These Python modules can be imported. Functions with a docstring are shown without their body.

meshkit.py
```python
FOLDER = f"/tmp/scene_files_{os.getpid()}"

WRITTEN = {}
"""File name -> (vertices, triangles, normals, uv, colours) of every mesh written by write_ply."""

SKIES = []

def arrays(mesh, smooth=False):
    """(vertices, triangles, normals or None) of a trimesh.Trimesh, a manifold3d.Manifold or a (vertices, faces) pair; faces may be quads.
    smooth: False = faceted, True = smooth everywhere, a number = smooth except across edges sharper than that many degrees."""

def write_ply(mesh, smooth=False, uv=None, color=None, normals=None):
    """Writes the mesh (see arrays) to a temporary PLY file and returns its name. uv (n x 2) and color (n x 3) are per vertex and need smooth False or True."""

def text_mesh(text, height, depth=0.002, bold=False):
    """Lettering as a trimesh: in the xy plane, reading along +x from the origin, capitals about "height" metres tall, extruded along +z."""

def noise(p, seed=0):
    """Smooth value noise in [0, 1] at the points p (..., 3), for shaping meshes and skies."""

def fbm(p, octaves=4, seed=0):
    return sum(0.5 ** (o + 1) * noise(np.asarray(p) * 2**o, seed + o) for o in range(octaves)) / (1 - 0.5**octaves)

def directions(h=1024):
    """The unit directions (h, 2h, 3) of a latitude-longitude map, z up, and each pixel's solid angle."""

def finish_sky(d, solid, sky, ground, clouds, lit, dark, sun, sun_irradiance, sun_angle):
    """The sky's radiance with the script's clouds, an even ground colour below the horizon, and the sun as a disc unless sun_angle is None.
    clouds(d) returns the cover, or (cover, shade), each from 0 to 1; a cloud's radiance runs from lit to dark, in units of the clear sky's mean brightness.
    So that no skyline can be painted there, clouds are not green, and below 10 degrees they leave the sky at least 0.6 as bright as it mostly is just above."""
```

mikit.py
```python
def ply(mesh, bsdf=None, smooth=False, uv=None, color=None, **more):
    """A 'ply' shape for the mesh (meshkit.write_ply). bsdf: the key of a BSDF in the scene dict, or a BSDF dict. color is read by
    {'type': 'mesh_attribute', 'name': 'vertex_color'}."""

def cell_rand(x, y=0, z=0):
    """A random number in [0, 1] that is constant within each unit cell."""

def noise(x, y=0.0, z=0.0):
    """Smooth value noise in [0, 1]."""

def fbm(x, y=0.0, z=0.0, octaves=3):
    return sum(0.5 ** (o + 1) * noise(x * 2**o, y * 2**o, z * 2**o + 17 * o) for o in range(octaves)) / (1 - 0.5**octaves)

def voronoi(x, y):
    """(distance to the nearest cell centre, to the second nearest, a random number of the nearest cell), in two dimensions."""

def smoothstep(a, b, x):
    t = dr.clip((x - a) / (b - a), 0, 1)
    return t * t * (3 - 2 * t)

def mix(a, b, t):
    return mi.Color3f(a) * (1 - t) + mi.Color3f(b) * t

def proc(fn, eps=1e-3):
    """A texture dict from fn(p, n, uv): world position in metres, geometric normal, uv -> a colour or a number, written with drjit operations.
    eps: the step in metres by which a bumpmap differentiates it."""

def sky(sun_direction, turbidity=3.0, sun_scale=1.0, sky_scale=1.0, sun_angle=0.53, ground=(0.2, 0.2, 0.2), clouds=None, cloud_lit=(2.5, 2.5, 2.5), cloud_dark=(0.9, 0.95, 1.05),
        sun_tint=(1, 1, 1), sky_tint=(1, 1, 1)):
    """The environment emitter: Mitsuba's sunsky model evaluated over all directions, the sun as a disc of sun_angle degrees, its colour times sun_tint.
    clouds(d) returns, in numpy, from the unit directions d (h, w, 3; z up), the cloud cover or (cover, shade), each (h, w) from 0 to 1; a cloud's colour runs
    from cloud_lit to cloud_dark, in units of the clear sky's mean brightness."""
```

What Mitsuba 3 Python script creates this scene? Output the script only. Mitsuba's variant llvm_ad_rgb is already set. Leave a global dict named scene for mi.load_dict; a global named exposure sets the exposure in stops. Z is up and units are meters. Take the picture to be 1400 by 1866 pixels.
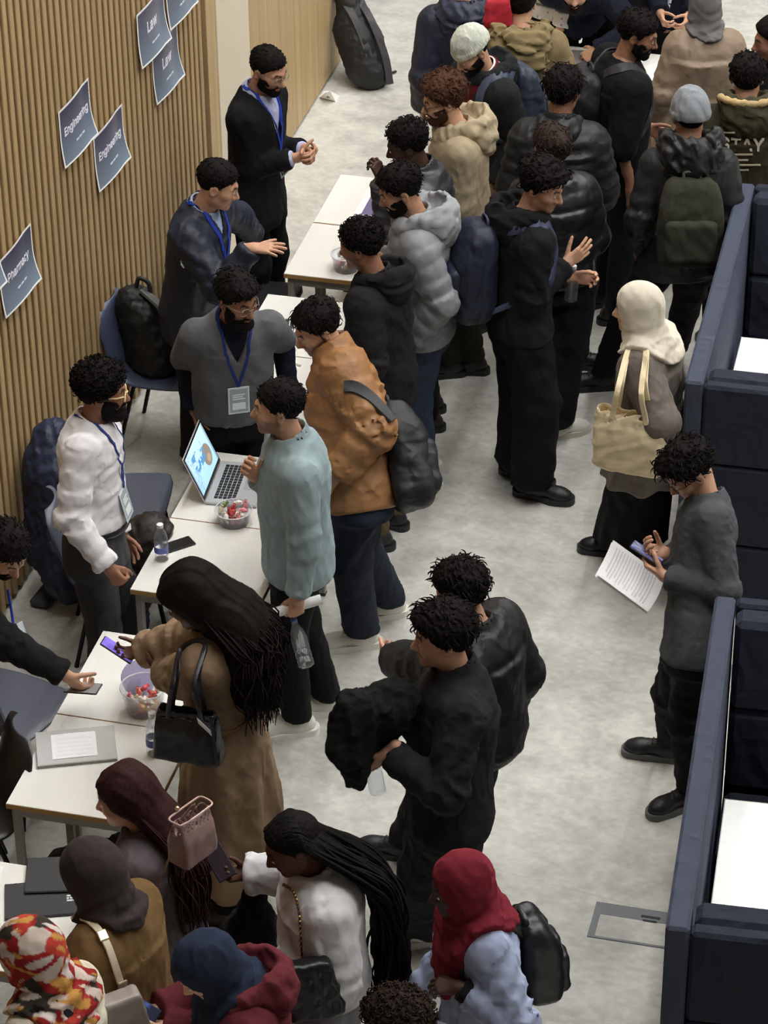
import math
import numpy as np
import trimesh
import mitsuba as mi
import drjit as dr
import meshkit
import mikit
from mikit import proc, noise, fbm, voronoi, cell_rand, smoothstep, mix

T = mi.ScalarTransform4f
scene, labels = {}, {}

# ------------------------------------------------------------------ camera, lights, exposure
FOCAL, PITCH, ROLL, YAW, CAM_H = 5250.4, 0.579376, -0.0115418, -0.2495644, 8.0848
cam_pos = np.array([0, 0, CAM_H])
cam_fwd = np.array([math.sin(YAW) * math.cos(PITCH), math.cos(YAW) * math.cos(PITCH), -math.sin(PITCH)])
_r0 = np.array([math.cos(YAW), -math.sin(YAW), 0])
_u0 = np.cross(_r0, cam_fwd)
cam_right = _r0 * math.cos(ROLL) + _u0 * math.sin(ROLL)
cam_up = -_r0 * math.sin(ROLL) + _u0 * math.cos(ROLL)
scene['camera'] = {'type': 'perspective', 'fov': math.degrees(2 * math.atan(700 / FOCAL)), 'fov_axis': 'x', 'near_clip': 0.1, 'far_clip': 100.0,
                   'to_world': T().look_at(origin=cam_pos.tolist(), target=(cam_pos + cam_fwd).tolist(), up=cam_up.tolist())}
exposure = 2.3
LAMP_RADIANCE = 11.0
AMBIENT = 0.02
SCREEN_GLOW = 0.30
scene['ambient'] = {'type': 'constant', 'radiance': {'type': 'rgb', 'value': [AMBIENT, AMBIENT, AMBIENT * 1.02]}}


def at(x, y, z):
    """The point at height z of the place that the photograph shows at (x, y); used to lay the hall out in metres."""
    d = cam_right * (x - 700) - cam_up * (y - 933) + cam_fwd * FOCAL
    return cam_pos + d * ((z - CAM_H) / d[2])


def lin(c):
    c = np.asarray(c, float) / 255.0
    return np.where(c <= 0.04045, c / 12.92, ((c + 0.055) / 1.055) ** 2.4)


# ------------------------------------------------------------------ materials (colour per vertex, shared by all things)
VC = {'type': 'mesh_attribute', 'name': 'vertex_color'}


def mat(name, rough, spec=0.5, metallic=0.0, bump=None, **kw):
    b = {'type': 'principled', 'base_color': VC, 'roughness': rough, 'specular': spec, 'metallic': metallic, **kw}
    if bump:
        b = {'type': 'bumpmap', 'arbitrary': proc(crumple, 0.003), 'scale': bump, 'bsdf': b}
    scene[name] = {'type': 'twosided', 'bsdf': b}


def crumple(p, n, uv):
    """Small creases of worn cloth, as a height."""
    wx = 0.5 * (noise(p.x * 7, p.y * 7, p.z * 5) - 0.5)
    a = noise(p.x * 13 + wx * 3, p.y * 13 - wx * 3, p.z * 5 + 3 + wx * 2)
    b = noise(p.x * 27 + 5 + wx * 4, p.y * 27 + wx * 3, p.z * 12 - wx * 3)
    return (1 - 2 * dr.abs(a - 0.5)) + 0.5 * (1 - 2 * dr.abs(b - 0.5))




mat('mat_cloth', 0.92, 0.2, bump=0.010, sheen=0.15)
mat('mat_nylon', 0.55, 0.40, bump=0.008)
mat('mat_leather', 0.38, 0.5)
mat('mat_skin', 0.5, 0.35)
mat('mat_hair', 0.70, 0.08)
mat('mat_plastic', 0.35, 0.5)
mat('mat_paper', 0.8, 0.2)
mat('mat_metal', 0.35, 0.5, 0.9)
mat('mat_paint', 0.6, 0.3)
mat('mat_laminate', 0.32, 0.5)
mat('mat_shoe', 0.45, 0.45)
scene['mat_glass'] = {'type': 'thindielectric', 'int_ior': 1.33}
scene['mat_clear'] = {'type': 'principledthin', 'base_color': {'type': 'rgb', 'value': [0.93, 0.95, 0.98]}, 'roughness': 0.12, 'spec_trans': 0.95, 'eta': 1.4, 'diff_trans': 0.5}
scene['mat_water'] = {'type': 'dielectric', 'int_ior': 1.33}


def floor_col(p, n, uv):
    a = fbm(p.x * 1.3 + 3, p.y * 1.3, 0.0, 4)
    b = fbm(p.x * 6.0, p.y * 9.0, 3.0, 4)
    c = fbm(p.x * 34.0, p.y * 46.0, 8.0, 3)
    v = 0.80 + 0.26 * (a - 0.5) + 0.34 * (b - 0.5) + 0.22 * (c - 0.5)
    stain = smoothstep(0.60, 0.74, fbm(p.x * 2.2 + 11, p.y * 3.1 + 5, 1.0, 4))
    pale = smoothstep(0.62, 0.75, fbm(p.x * 5.2 + 1, p.y * 4.1 + 9, 7.0, 4))
    v = v * (1 - 0.10 * stain) + 0.07 * pale
    u1 = dr.abs(p.x * 0.16 + (p.y - 9.05) + 0.012 * (fbm(p.x * 5, 3.0, 1.0) - 0.5))
    u2 = dr.abs(p.x * 0.16 + (p.y - 14.05) + 0.012 * (fbm(p.x * 5, 7.0, 1.0) - 0.5))
    v = v * (1 - 0.10 * (1 - smoothstep(0.002, 0.006, u1)) - 0.10 * (1 - smoothstep(0.002, 0.006, u2)))
    speck = smoothstep(0.965, 0.985, noise(p.x * 7.3, p.y * 7.3, 2.2))
    v = v * (1 - 0.25 * speck * smoothstep(0.6, 0.8, noise(p.x * 60, p.y * 60, 1.0)))
    return mi.Color3f(0.60, 0.59, 0.545) * v


scene['mat_floor'] = {'type': 'twosided', 'bsdf': {'type': 'principled', 'base_color': proc(floor_col), 'roughness': 0.42, 'specular': 0.4}}


def oak_col(p, n, uv):
    k = cell_rand(dr.floor(p.y / 0.083), 1.0, 2.0)
    g = fbm(p.y * 190.0 + p.x * 160 + 40 * k, p.z * 3.0, k * 9.0, 3)
    g2 = fbm(p.y * 30.0 + 7 * k, p.z * 0.9, 5.0, 2)
    v = 0.82 + 0.34 * (g - 0.5) + 0.22 * (g2 - 0.5) + 0.10 * (k - 0.5)
    return mi.Color3f(0.47, 0.325, 0.165) * v


scene['mat_oak'] = {'type': 'twosided', 'bsdf': {'type': 'principled', 'base_color': proc(oak_col), 'roughness': 0.55, 'specular': 0.3}}


def panel_col(p, n, uv):
    g = fbm(p.y * 120.0, p.z * 2.0, 4.0, 3)
    g2 = fbm(p.y * 22.0, p.z * 0.6, 9.0, 3)
    v = 0.85 + 0.30 * (g - 0.5) + 0.28 * (g2 - 0.5)
    return mi.Color3f(0.52, 0.37, 0.19) * v


scene['mat_panel'] = {'type': 'twosided', 'bsdf': {'type': 'principled', 'base_color': proc(panel_col), 'roughness': 0.5, 'specular': 0.35}}


def screen_col(p, n, uv):
    x, y = uv.x, uv.y
    base = mix((0.36, 0.60, 0.80), (0.50, 0.70, 0.84), y)
    pane = smoothstep(0.02, 0.05, x) * (1 - smoothstep(0.94, 0.97, x))
    r = dr.sqrt(dr.square((x - 0.72) * 1.5) + dr.square(y - 0.40))
    blob = (1 - smoothstep(0.24, 0.27, r)) * smoothstep(0.0, 0.5, fbm(x * 9, y * 9, 1.0) + 0.25)
    c = mix(base, (0.22, 0.15, 0.09), blob * 0.9)
    blob2 = (1 - smoothstep(0.08, 0.12, dr.sqrt(dr.square((x - 0.74) * 1.3) + dr.square(y - 0.30))))
    c = mix(c, (0.42, 0.33, 0.22), blob2 * 0.8)
    sky_ = smoothstep(0.52, 0.6, fbm(x * 13 + 3, y * 11, 3.0)) * (1 - smoothstep(0.55, 0.6, dr.abs(x - 0.42) * 2.2)) * (1 - smoothstep(0.2, 0.24, dr.abs(y - 0.6)))
    c = mix(c, (0.08, 0.26, 0.50), sky_)
    line = smoothstep(0.5, 0.62, noise(x * 60, y * 26, 3.0)) * (1 - smoothstep(0.2, 0.24, x)) * smoothstep(0.05, 0.08, x)
    c = mix(c, (0.20, 0.38, 0.6), line * 0.7)
    return c * (0.55 + 0.45 * pane)


scene['mat_screen'] = {'type': 'twosided', 'bsdf': {'type': 'principled', 'base_color': proc(screen_col), 'roughness': 0.25, 'specular': 0.4}}


# ------------------------------------------------------------------ helpers: naming, entries
def numbered(key):
    if key not in _used:
        _used[key] = 0
        return key
    _used[key] += 1
    return f'{key}_{_used[key]:03d}'


_used = {}


def thing(name, label, cat, group=None):
    key = numbered(name)
    labels[key] = {'label': label, 'category': cat}
    if group:
        labels[key]['group'] = group
    return key


def colors(mesh, col):
    n = len(mesh.vertices)
    if callable(col):
        return np.clip(np.asarray(col(np.asarray(mesh.vertices))), 0, 1)
    return np.tile(np.asarray(col, float), (n, 1))


def put(key, mesh, m, col=None, smooth=False, label=None, kind=None, uv=None, **kw):
    """One entry of the scene; smooth: False, True or an angle."""
    if isinstance(mesh, (list, tuple)):
        mesh = trimesh.util.concatenate(mesh)
    if smooth is not False and smooth is not True:
        mesh = trimesh.graph.smooth_shade(mesh, angle=np.radians(smooth), facet_minarea=None)
        smooth = True
    if smooth is False and col is not None:
        mesh = trimesh.Trimesh(mesh.vertices, mesh.faces, process=False)
    scene[key] = mikit.ply(mesh, m, smooth=smooth, uv=uv, color=None if col is None else colors(mesh, col), **kw)
    if label or kind:
        d = labels.setdefault(key, {})
        if label:
            d['label'] = label
        if kind:
            d['kind'] = kind
    return key


def part(parent, name, mesh, m, col=None, smooth=False, label=None, kind=None, **kw):
    return put(numbered(parent + '__' + name), mesh, m, col, smooth, label, kind, **kw)


def struct(name, mesh, m, col=None, smooth=False, label=None):
    put(name, mesh, m, col, smooth)
    labels[name] = {'kind': 'structure'}
    if label:
        labels[name]['label'] = label
    _used[name] = 0
    return name


def box(lo, hi, bevel=0.0):
    lo, hi = np.minimum(lo, hi).astype(float), np.maximum(lo, hi).astype(float)
    if bevel <= 0:
        m = trimesh.creation.box(extents=hi - lo)
        m.apply_translation((lo + hi) / 2)
        return m
    b = min(bevel, 0.45 * float((hi - lo).min()))
    pts = []
    for sx in (0, 1):
        for sy in (0, 1):
            for sz in (0, 1):
                c = np.where([sx, sy, sz], hi, lo)
                s = np.where([sx, sy, sz], -1, 1) * b
                pts += [c + s * [0, 1, 1], c + s * [1, 0, 1], c + s * [1, 1, 0]]
    return trimesh.convex.convex_hull(np.array(pts))


def frame_matrix(origin, x, y, z):
    m = np.eye(4)
    m[:3, 0], m[:3, 1], m[:3, 2], m[:3, 3] = x, y, z, origin
    return m


def moved(mesh, m):
    mesh = mesh.copy()
    mesh.apply_transform(m)
    return mesh


def rotz(deg, origin=(0, 0, 0)):
    m = trimesh.transformations.rotation_matrix(math.radians(deg), [0, 0, 1])
    m[:3, 3] = origin
    return m


def smoothpath(pts, n=8):
    """A Catmull-Rom curve through the points."""
    p = np.asarray(pts, float)
    q = np.vstack([2 * p[0] - p[1], p, 2 * p[-1] - p[-2]])
    out = []
    for i in range(len(p) - 1):
        a, b, c, d = q[i:i + 4]
        t = np.linspace(0, 1, n, endpoint=False)[:, None]
        out.append(0.5 * (2 * b + (c - a) * t + (2 * a - 5 * b + 4 * c - d) * t ** 2 + (3 * b - a - 3 * c + d) * t ** 3))
    return np.vstack(out + [p[-1:]])


def tube(points, radii, sides=8, caps=True):
    p = np.asarray(points, float)
    t = np.gradient(p, axis=0)
    t /= np.linalg.norm(t, axis=1, keepdims=True) + 1e-12
    a = np.cross(t[0], [0.3, 0.2, 0.9])
    if np.linalg.norm(a) < 1e-3:
        a = np.cross(t[0], [1, 0, 0])
    A = []
    for k in range(len(p)):
        a = a - t[k] * (a @ t[k])
        a = a / (np.linalg.norm(a) + 1e-12)
        A.append(a)
    A = np.array(A)
    B = np.cross(t, A)
    ang = np.arange(sides) * 2 * np.pi / sides
    r = np.broadcast_to(radii, (len(p),))[:, None, None]
    v = (p[:, None] + r * (np.cos(ang)[None, :, None] * A[:, None] + np.sin(ang)[None, :, None] * B[:, None])).reshape(-1, 3)
    i, j = np.meshgrid(np.arange(len(p) - 1), np.arange(sides), indexing='ij')
    q = np.stack([i * sides + j, i * sides + (j + 1) % sides, (i + 1) * sides + (j + 1) % sides, (i + 1) * sides + j], -1).reshape(-1, 4)
    f = np.vstack([q[:, [0, 1, 2]], q[:, [0, 2, 3]]])
    if caps:
        n = len(v)
        v = np.vstack([v, p[:1], p[-1:]])
        k = np.arange(sides)
        f = np.vstack([f, np.stack([(k + 1) % sides, k, k * 0 + n], 1), np.stack([k + (len(p) - 1) * sides, (k + 1) % sides + (len(p) - 1) * sides, k * 0 + n + 1], 1)])
    return trimesh.Trimesh(v, f, process=False)


def ribbon(points, normals, width, thick):
    """A flat strap along points: width across, thickness along the normals."""
    p, n = np.asarray(points, float), np.asarray(normals, float)
    t = np.gradient(p, axis=0)
    t /= np.linalg.norm(t, axis=1, keepdims=True) + 1e-12
    s = np.cross(t, n)
    s /= np.linalg.norm(s, axis=1, keepdims=True) + 1e-12
    n = np.cross(s, t)
    w, h = np.broadcast_to(width, (len(p),))[:, None] / 2, thick / 2
    ring = np.stack([p + s * w - n * h, p + s * w * 0.9 + n * h, p - s * w * 0.9 + n * h, p - s * w - n * h], 1)
    v = ring.reshape(-1, 3)
    i, j = np.meshgrid(np.arange(len(p) - 1), np.arange(4), indexing='ij')
    q = np.stack([i * 4 + j, (i + 1) * 4 + j, (i + 1) * 4 + (j + 1) % 4, i * 4 + (j + 1) % 4], -1).reshape(-1, 4)
    f = np.vstack([q[:, [0, 1, 2]], q[:, [0, 2, 3]], [[0, 1, 2], [0, 2, 3]], np.array([[2, 1, 0], [3, 2, 0]]) + 4 * (len(p) - 1)])
    m = trimesh.Trimesh(v, f, process=False)
    return m


def lathe(profile, sections=20):
    return trimesh.creation.revolve(np.asarray(profile, float), sections=sections)


# ------------------------------------------------------------------ implicit shapes and their meshing
_EDGES = [((0, 0, 0), (1, 0, 0)), ((0, 1, 0), (1, 1, 0)), ((0, 0, 1), (1, 0, 1)), ((0, 1, 1), (1, 1, 1)),
          ((0, 0, 0), (0, 1, 0)), ((1, 0, 0), (1, 1, 0)), ((0, 0, 1), (0, 1, 1)), ((1, 0, 1), (1, 1, 1)),
          ((0, 0, 0), (0, 0, 1)), ((1, 0, 0), (1, 0, 1)), ((0, 1, 0), (0, 1, 1)), ((1, 1, 0), (1, 1, 1))]


def surface(f, lo, hi, h, blk=7, margin=0.05):
    """A closed mesh of f = 0 between lo and hi (f < 0 inside), by surface nets on a sparse grid of step h."""
    lo, hi = np.asarray(lo, float), np.asarray(hi, float)
    nb = np.maximum(np.ceil((hi - lo) / (h * blk)).astype(int), 1)
    n = nb * blk + 1
    gi = np.stack(np.meshgrid(*[np.arange(k) for k in nb], indexing='ij'), -1).reshape(-1, 3)
    cen = (lo + (gi * blk + blk / 2) * h).astype(np.float32)
    d = f(cen)
    act = np.abs(d) < blk * h * 0.87 * 1.25 + margin
    F = np.full(n, 1.0, np.float32)
    for g in gi[(~act) & (d < 0)]:
        s = g * blk
        F[s[0]:s[0] + blk + 1, s[1]:s[1] + blk + 1, s[2]:s[2] + blk + 1] = -1.0
    loc = np.stack(np.meshgrid(*[np.arange(blk + 1)] * 3, indexing='ij'), -1).reshape(-1, 3)
    ga = gi[act]
    if len(ga) == 0:
        raise ValueError('empty surface')
    for c in range(0, len(ga), 400):
        idx = (ga[c:c + 400, None] * blk + loc[None]).reshape(-1, 3)
        F[idx[:, 0], idx[:, 1], idx[:, 2]] = f((lo + idx * h).astype(np.float32))
    F[0], F[-1] = np.maximum(F[0], 1e-4), np.maximum(F[-1], 1e-4)
    F[:, 0], F[:, -1] = np.maximum(F[:, 0], 1e-4), np.maximum(F[:, -1], 1e-4)
    F[:, :, 0], F[:, :, -1] = np.maximum(F[:, :, 0], 1e-4), np.maximum(F[:, :, -1], 1e-4)
    s = F < 0
    cnt = np.zeros(n - 1, np.int8)
    for a in (0, 1):
        for b in (0, 1):
            for c in (0, 1):
                cnt += s[a:n[0] - 1 + a, b:n[1] - 1 + b, c:n[2] - 1 + c]
    cells = np.argwhere((cnt > 0) & (cnt < 8))
    vid = np.full(n - 1, -1, np.int64)
    vid[tuple(cells.T)] = np.arange(len(cells))
    acc, num = np.zeros((len(cells), 3)), np.zeros(len(cells))
    for e0, e1 in _EDGES:
        e0, e1 = np.array(e0), np.array(e1)
        f0, f1 = F[tuple((cells + e0).T)], F[tuple((cells + e1).T)]
        cr = (f0 < 0) != (f1 < 0)
        t = np.where(cr, f0 / np.where(cr, f0 - f1, 1), 0)
        acc += np.where(cr[:, None], e0 + (e1 - e0) * t[:, None], 0)
        num += cr
    v = lo + (cells + acc / num[:, None]) * h
    quads = []
    for ax in range(3):
        sl0, sl1 = [slice(1, -1)] * 3, [slice(1, -1)] * 3
        sl0[ax], sl1[ax] = slice(0, -1), slice(1, None)
        a, b = s[tuple(sl0)], s[tuple(sl1)]
        e = np.argwhere(a != b)
        if len(e) == 0:
            continue
        inside = a[tuple(e.T)]
        off = np.ones(3, int)
        off[ax] = 0
        e = e + off
        u, w = [k for k in range(3) if k != ax]
        if ax == 1:
            u, w = w, u
        def cell(du, dw):
            q = e.copy()
            q[:, u] += du
            q[:, w] += dw
            return vid[tuple(q.T)]
        q = np.stack([cell(-1, -1), cell(0, -1), cell(0, 0), cell(-1, 0)], 1)
        quads.append(np.where(inside[:, None], q, q[:, ::-1]))
    q = np.vstack(quads)
    return trimesh.Trimesh(v, np.vstack([q[:, [0, 1, 2]], q[:, [0, 2, 3]]]), process=False)


def clip01(x):
    return np.minimum(np.maximum(x, 0), 1)


def sstep(a, b, x):
    t = clip01((x - a) / (b - a))
    return t * t * (3 - 2 * t)


def smin(a, b, k):
    h = np.maximum(k - np.abs(a - b), 0) / k
    return np.minimum(a, b) - h * h * k * 0.25


def smax(a, b, k):
    return -smin(-a, -b, k)


def cone(p, a, b, ra, rb):
    """Distance to a tapered capsule; also the place along it, 0 to 1."""
    a, b = np.asarray(a, np.float32), np.asarray(b, np.float32)
    ab = b - a
    t = clip01((p - a) @ ab / max(float(ab @ ab), 1e-9))
    d = p - a - t[:, None] * ab
    return np.sqrt((d * d).sum(1)) - (ra + (rb - ra) * t), t


def capsule(p, a, b, ra, rb=None):
    return cone(p, a, b, ra, ra if rb is None else rb)[0]


def ellipsoid(p, c, r):
    q = p - np.asarray(c, np.float32)
    r = np.asarray(r, np.float32)
    k0 = np.sqrt(((q / r) ** 2).sum(1))
    k1 = np.sqrt(((q / (r * r)) ** 2).sum(1)) + 1e-9
    return k0 * (k0 - 1) / k1


def ball(p, c, r):
    q = p - np.asarray(c, np.float32)
    return np.sqrt((q * q).sum(1)) - r


def rbox(p, c, half, r):
    q = np.abs(p - np.asarray(c, np.float32)) - (np.asarray(half, np.float32) - r)
    return np.sqrt((np.maximum(q, 0) ** 2).sum(1)) + np.minimum(q.max(1), 0) - r


def waves(p, scale, seed, warp=1.6):
    """Smooth irregular folds between -1 and 1 of about that wavelength."""
    g = np.random.default_rng(seed)
    k = g.normal(size=(4, 3))
    k = (k / np.linalg.norm(k, axis=1, keepdims=True) * 2 * np.pi / scale).astype(np.float32)
    ph = g.uniform(0, 6.28, 4).astype(np.float32)
    a = np.sin(p @ (k[0] * 0.55) + ph[0])
    b = np.sin(p @ (k[1] * 0.6) + ph[1] + warp * a)
    c = np.sin(p @ k[2] + ph[2] + warp * b)
    d = np.sin(p @ k[3] + ph[3] + warp * a)
    return 0.5 * c + 0.5 * d


def unit(v):
    v = np.asarray(v, float)
    return v / (np.linalg.norm(v) + 1e-12)


def heading(deg):
    """A level direction, by its angle from the photograph's rightward direction (90 = away from the camera)."""
    a = math.radians(deg) - YAW
    return np.array([math.cos(a), math.sin(a), 0.0])
# ------------------------------------------------------------------ the hall
X0, X1, Y0, Y1, ZC = -4.70, 9.0, -4.0, 26.0, 11.5
WHITE = lin((226, 222, 212))
struct('floor', box((X0 - 0.3, Y0, -0.12), (X1, Y1, 0)), 'mat_floor')
struct('ceiling', box((X0 - 0.3, Y0, ZC), (X1, Y1, ZC + 0.1)), 'mat_paint', lin((200, 200, 198)))
struct('wall_back', box((X0 - 0.3, Y1, 0), (X1, Y1 + 0.15, ZC)), 'mat_paint', lin((150, 147, 140)))
struct('wall_right', box((X1, Y0, 0), (X1 + 0.15, Y1, ZC)), 'mat_paint', lin((150, 147, 140)))
struct('wall_front', box((X0 - 0.3, Y0 - 0.15, 0), (X1, Y0, ZC)), 'mat_paint', lin((150, 147, 140)))
struct('wall_left', box((X0 - 0.3, Y0, 0), (X0, 14.23, ZC)), 'mat_paint', lin((96, 70, 40)))
PITCH_S = 0.083
slat = None
for k in range(int((14.20 - 8.0) / PITCH_S)):
    y = 14.20 - (k + 1) * PITCH_S
    s = box((X0, y, 0.03), (X0 + 0.075, y + 0.050, 4.6), 0.004)
    part('wall_left', 'slat', s, 'mat_oak')
struct('trim_1', box((X0 - 0.3, 14.225, 0.0), (X0 + 0.085, 14.40, 4.6), 0.003), 'mat_panel')
struct('wall_column', box((X0 - 0.3, 14.40, 0), (X0 + 0.09, 15.02, ZC), 0.004), 'mat_paint', lin((214, 203, 182)))
struct('wall_panelled', box((X0 - 0.3, 15.02, 0), (X0, 17.32, ZC)), 'mat_paint', lin((120, 90, 55)))
for k in range(4):
    part('wall_panelled', 'panel', box((X0, 15.025 + k * 0.575, 0.02), (X0 + 0.03, 15.025 + (k + 1) * 0.575 - 0.004, 4.6), 0.003), 'mat_panel')
struct('wall_recess', box((X0 - 1.6, 17.32, 0), (X0 - 1.5, Y1, ZC)), 'mat_paint', lin((150, 147, 140)))
struct('floor_recess', box((X0 - 1.6, 17.32, -0.12), (X0 - 0.3, Y1, 0)), 'mat_floor')
struct('ceiling_recess', box((X0 - 1.6, 17.32, ZC), (X0 - 0.3, Y1, ZC + 0.1)), 'mat_paint', lin((225, 225, 222)))
# rows of ceiling lamps
for i, x in enumerate((-3.6, -0.4, 2.8, 6.0)):
    for j, y in enumerate((8.5, 12.5, 16.5, 20.5)):
        k = thing('ceiling_lamp', 'long white linear lamp under the hall ceiling', 'ceiling lamp', 'rows of ceiling lamps')
        part(k, 'housing', box((x - 0.16, y - 1.85, ZC - 0.14), (x + 0.16, y + 1.85, ZC - 0.02), 0.01), 'mat_paint', lin((230, 230, 230)))
        m = trimesh.Trimesh([[x - 0.14, y - 1.8, ZC - 0.145], [x + 0.14, y - 1.8, ZC - 0.145], [x + 0.14, y + 1.8, ZC - 0.145], [x - 0.14, y + 1.8, ZC - 0.145]], [[0, 2, 1], [0, 3, 2]], process=False)
        scene[k + '__diffuser'] = mikit.ply(m, {'type': 'diffuse'}, emitter={'type': 'area', 'radiance': {'type': 'rgb', 'value': [LAMP_RADIANCE, LAMP_RADIANCE * 0.995, LAMP_RADIANCE * 0.965]}})

# floor boxes let into the floor
STEEL = lin((120, 124, 126))


def floor_box(y0, y1, x0, x1, lab):
    k = thing('floor_box', lab, 'floor box')
    part(k, 'frame', [box((x0, y1 - 0.075, 0), (x1, y1, 0.004)), box((x0, y0, 0), (x1, y0 + 0.012, 0.004)), box((x0, y0, 0), (x0 + 0.03, y1, 0.004)), box((x1 - 0.012, y0, 0), (x1, y1, 0.004))], 'mat_paint', STEEL)
    part(k, 'lid', box((x0 + 0.03, y0 + 0.012, 0), (x1 - 0.012, y1 - 0.075, 0.003)), 'mat_floor')
    part(k, 'handle_slot', [box((x0 + 0.20, y1 - 0.055, 0.004), (x0 + 0.28, y1 - 0.042, 0.006)), box((x0 + 0.21, y1 - 0.078, 0.004), (x0 + 0.27, y1 - 0.068, 0.006))], 'mat_paint', lin((50, 52, 54)))


floor_box(9.02, 9.245, -1.445, -1.10, 'steel framed floor box lid beside the corner of the nearer booth')
floor_box(10.86, 11.06, -1.46, -1.12, 'small grey floor box mostly hidden behind the legs of the phone reader')

# ------------------------------------------------------------------ desks
TOP, LIP = lin((222, 220, 214)), lin((176, 138, 88))
LEG = lin((150, 150, 144))


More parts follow.
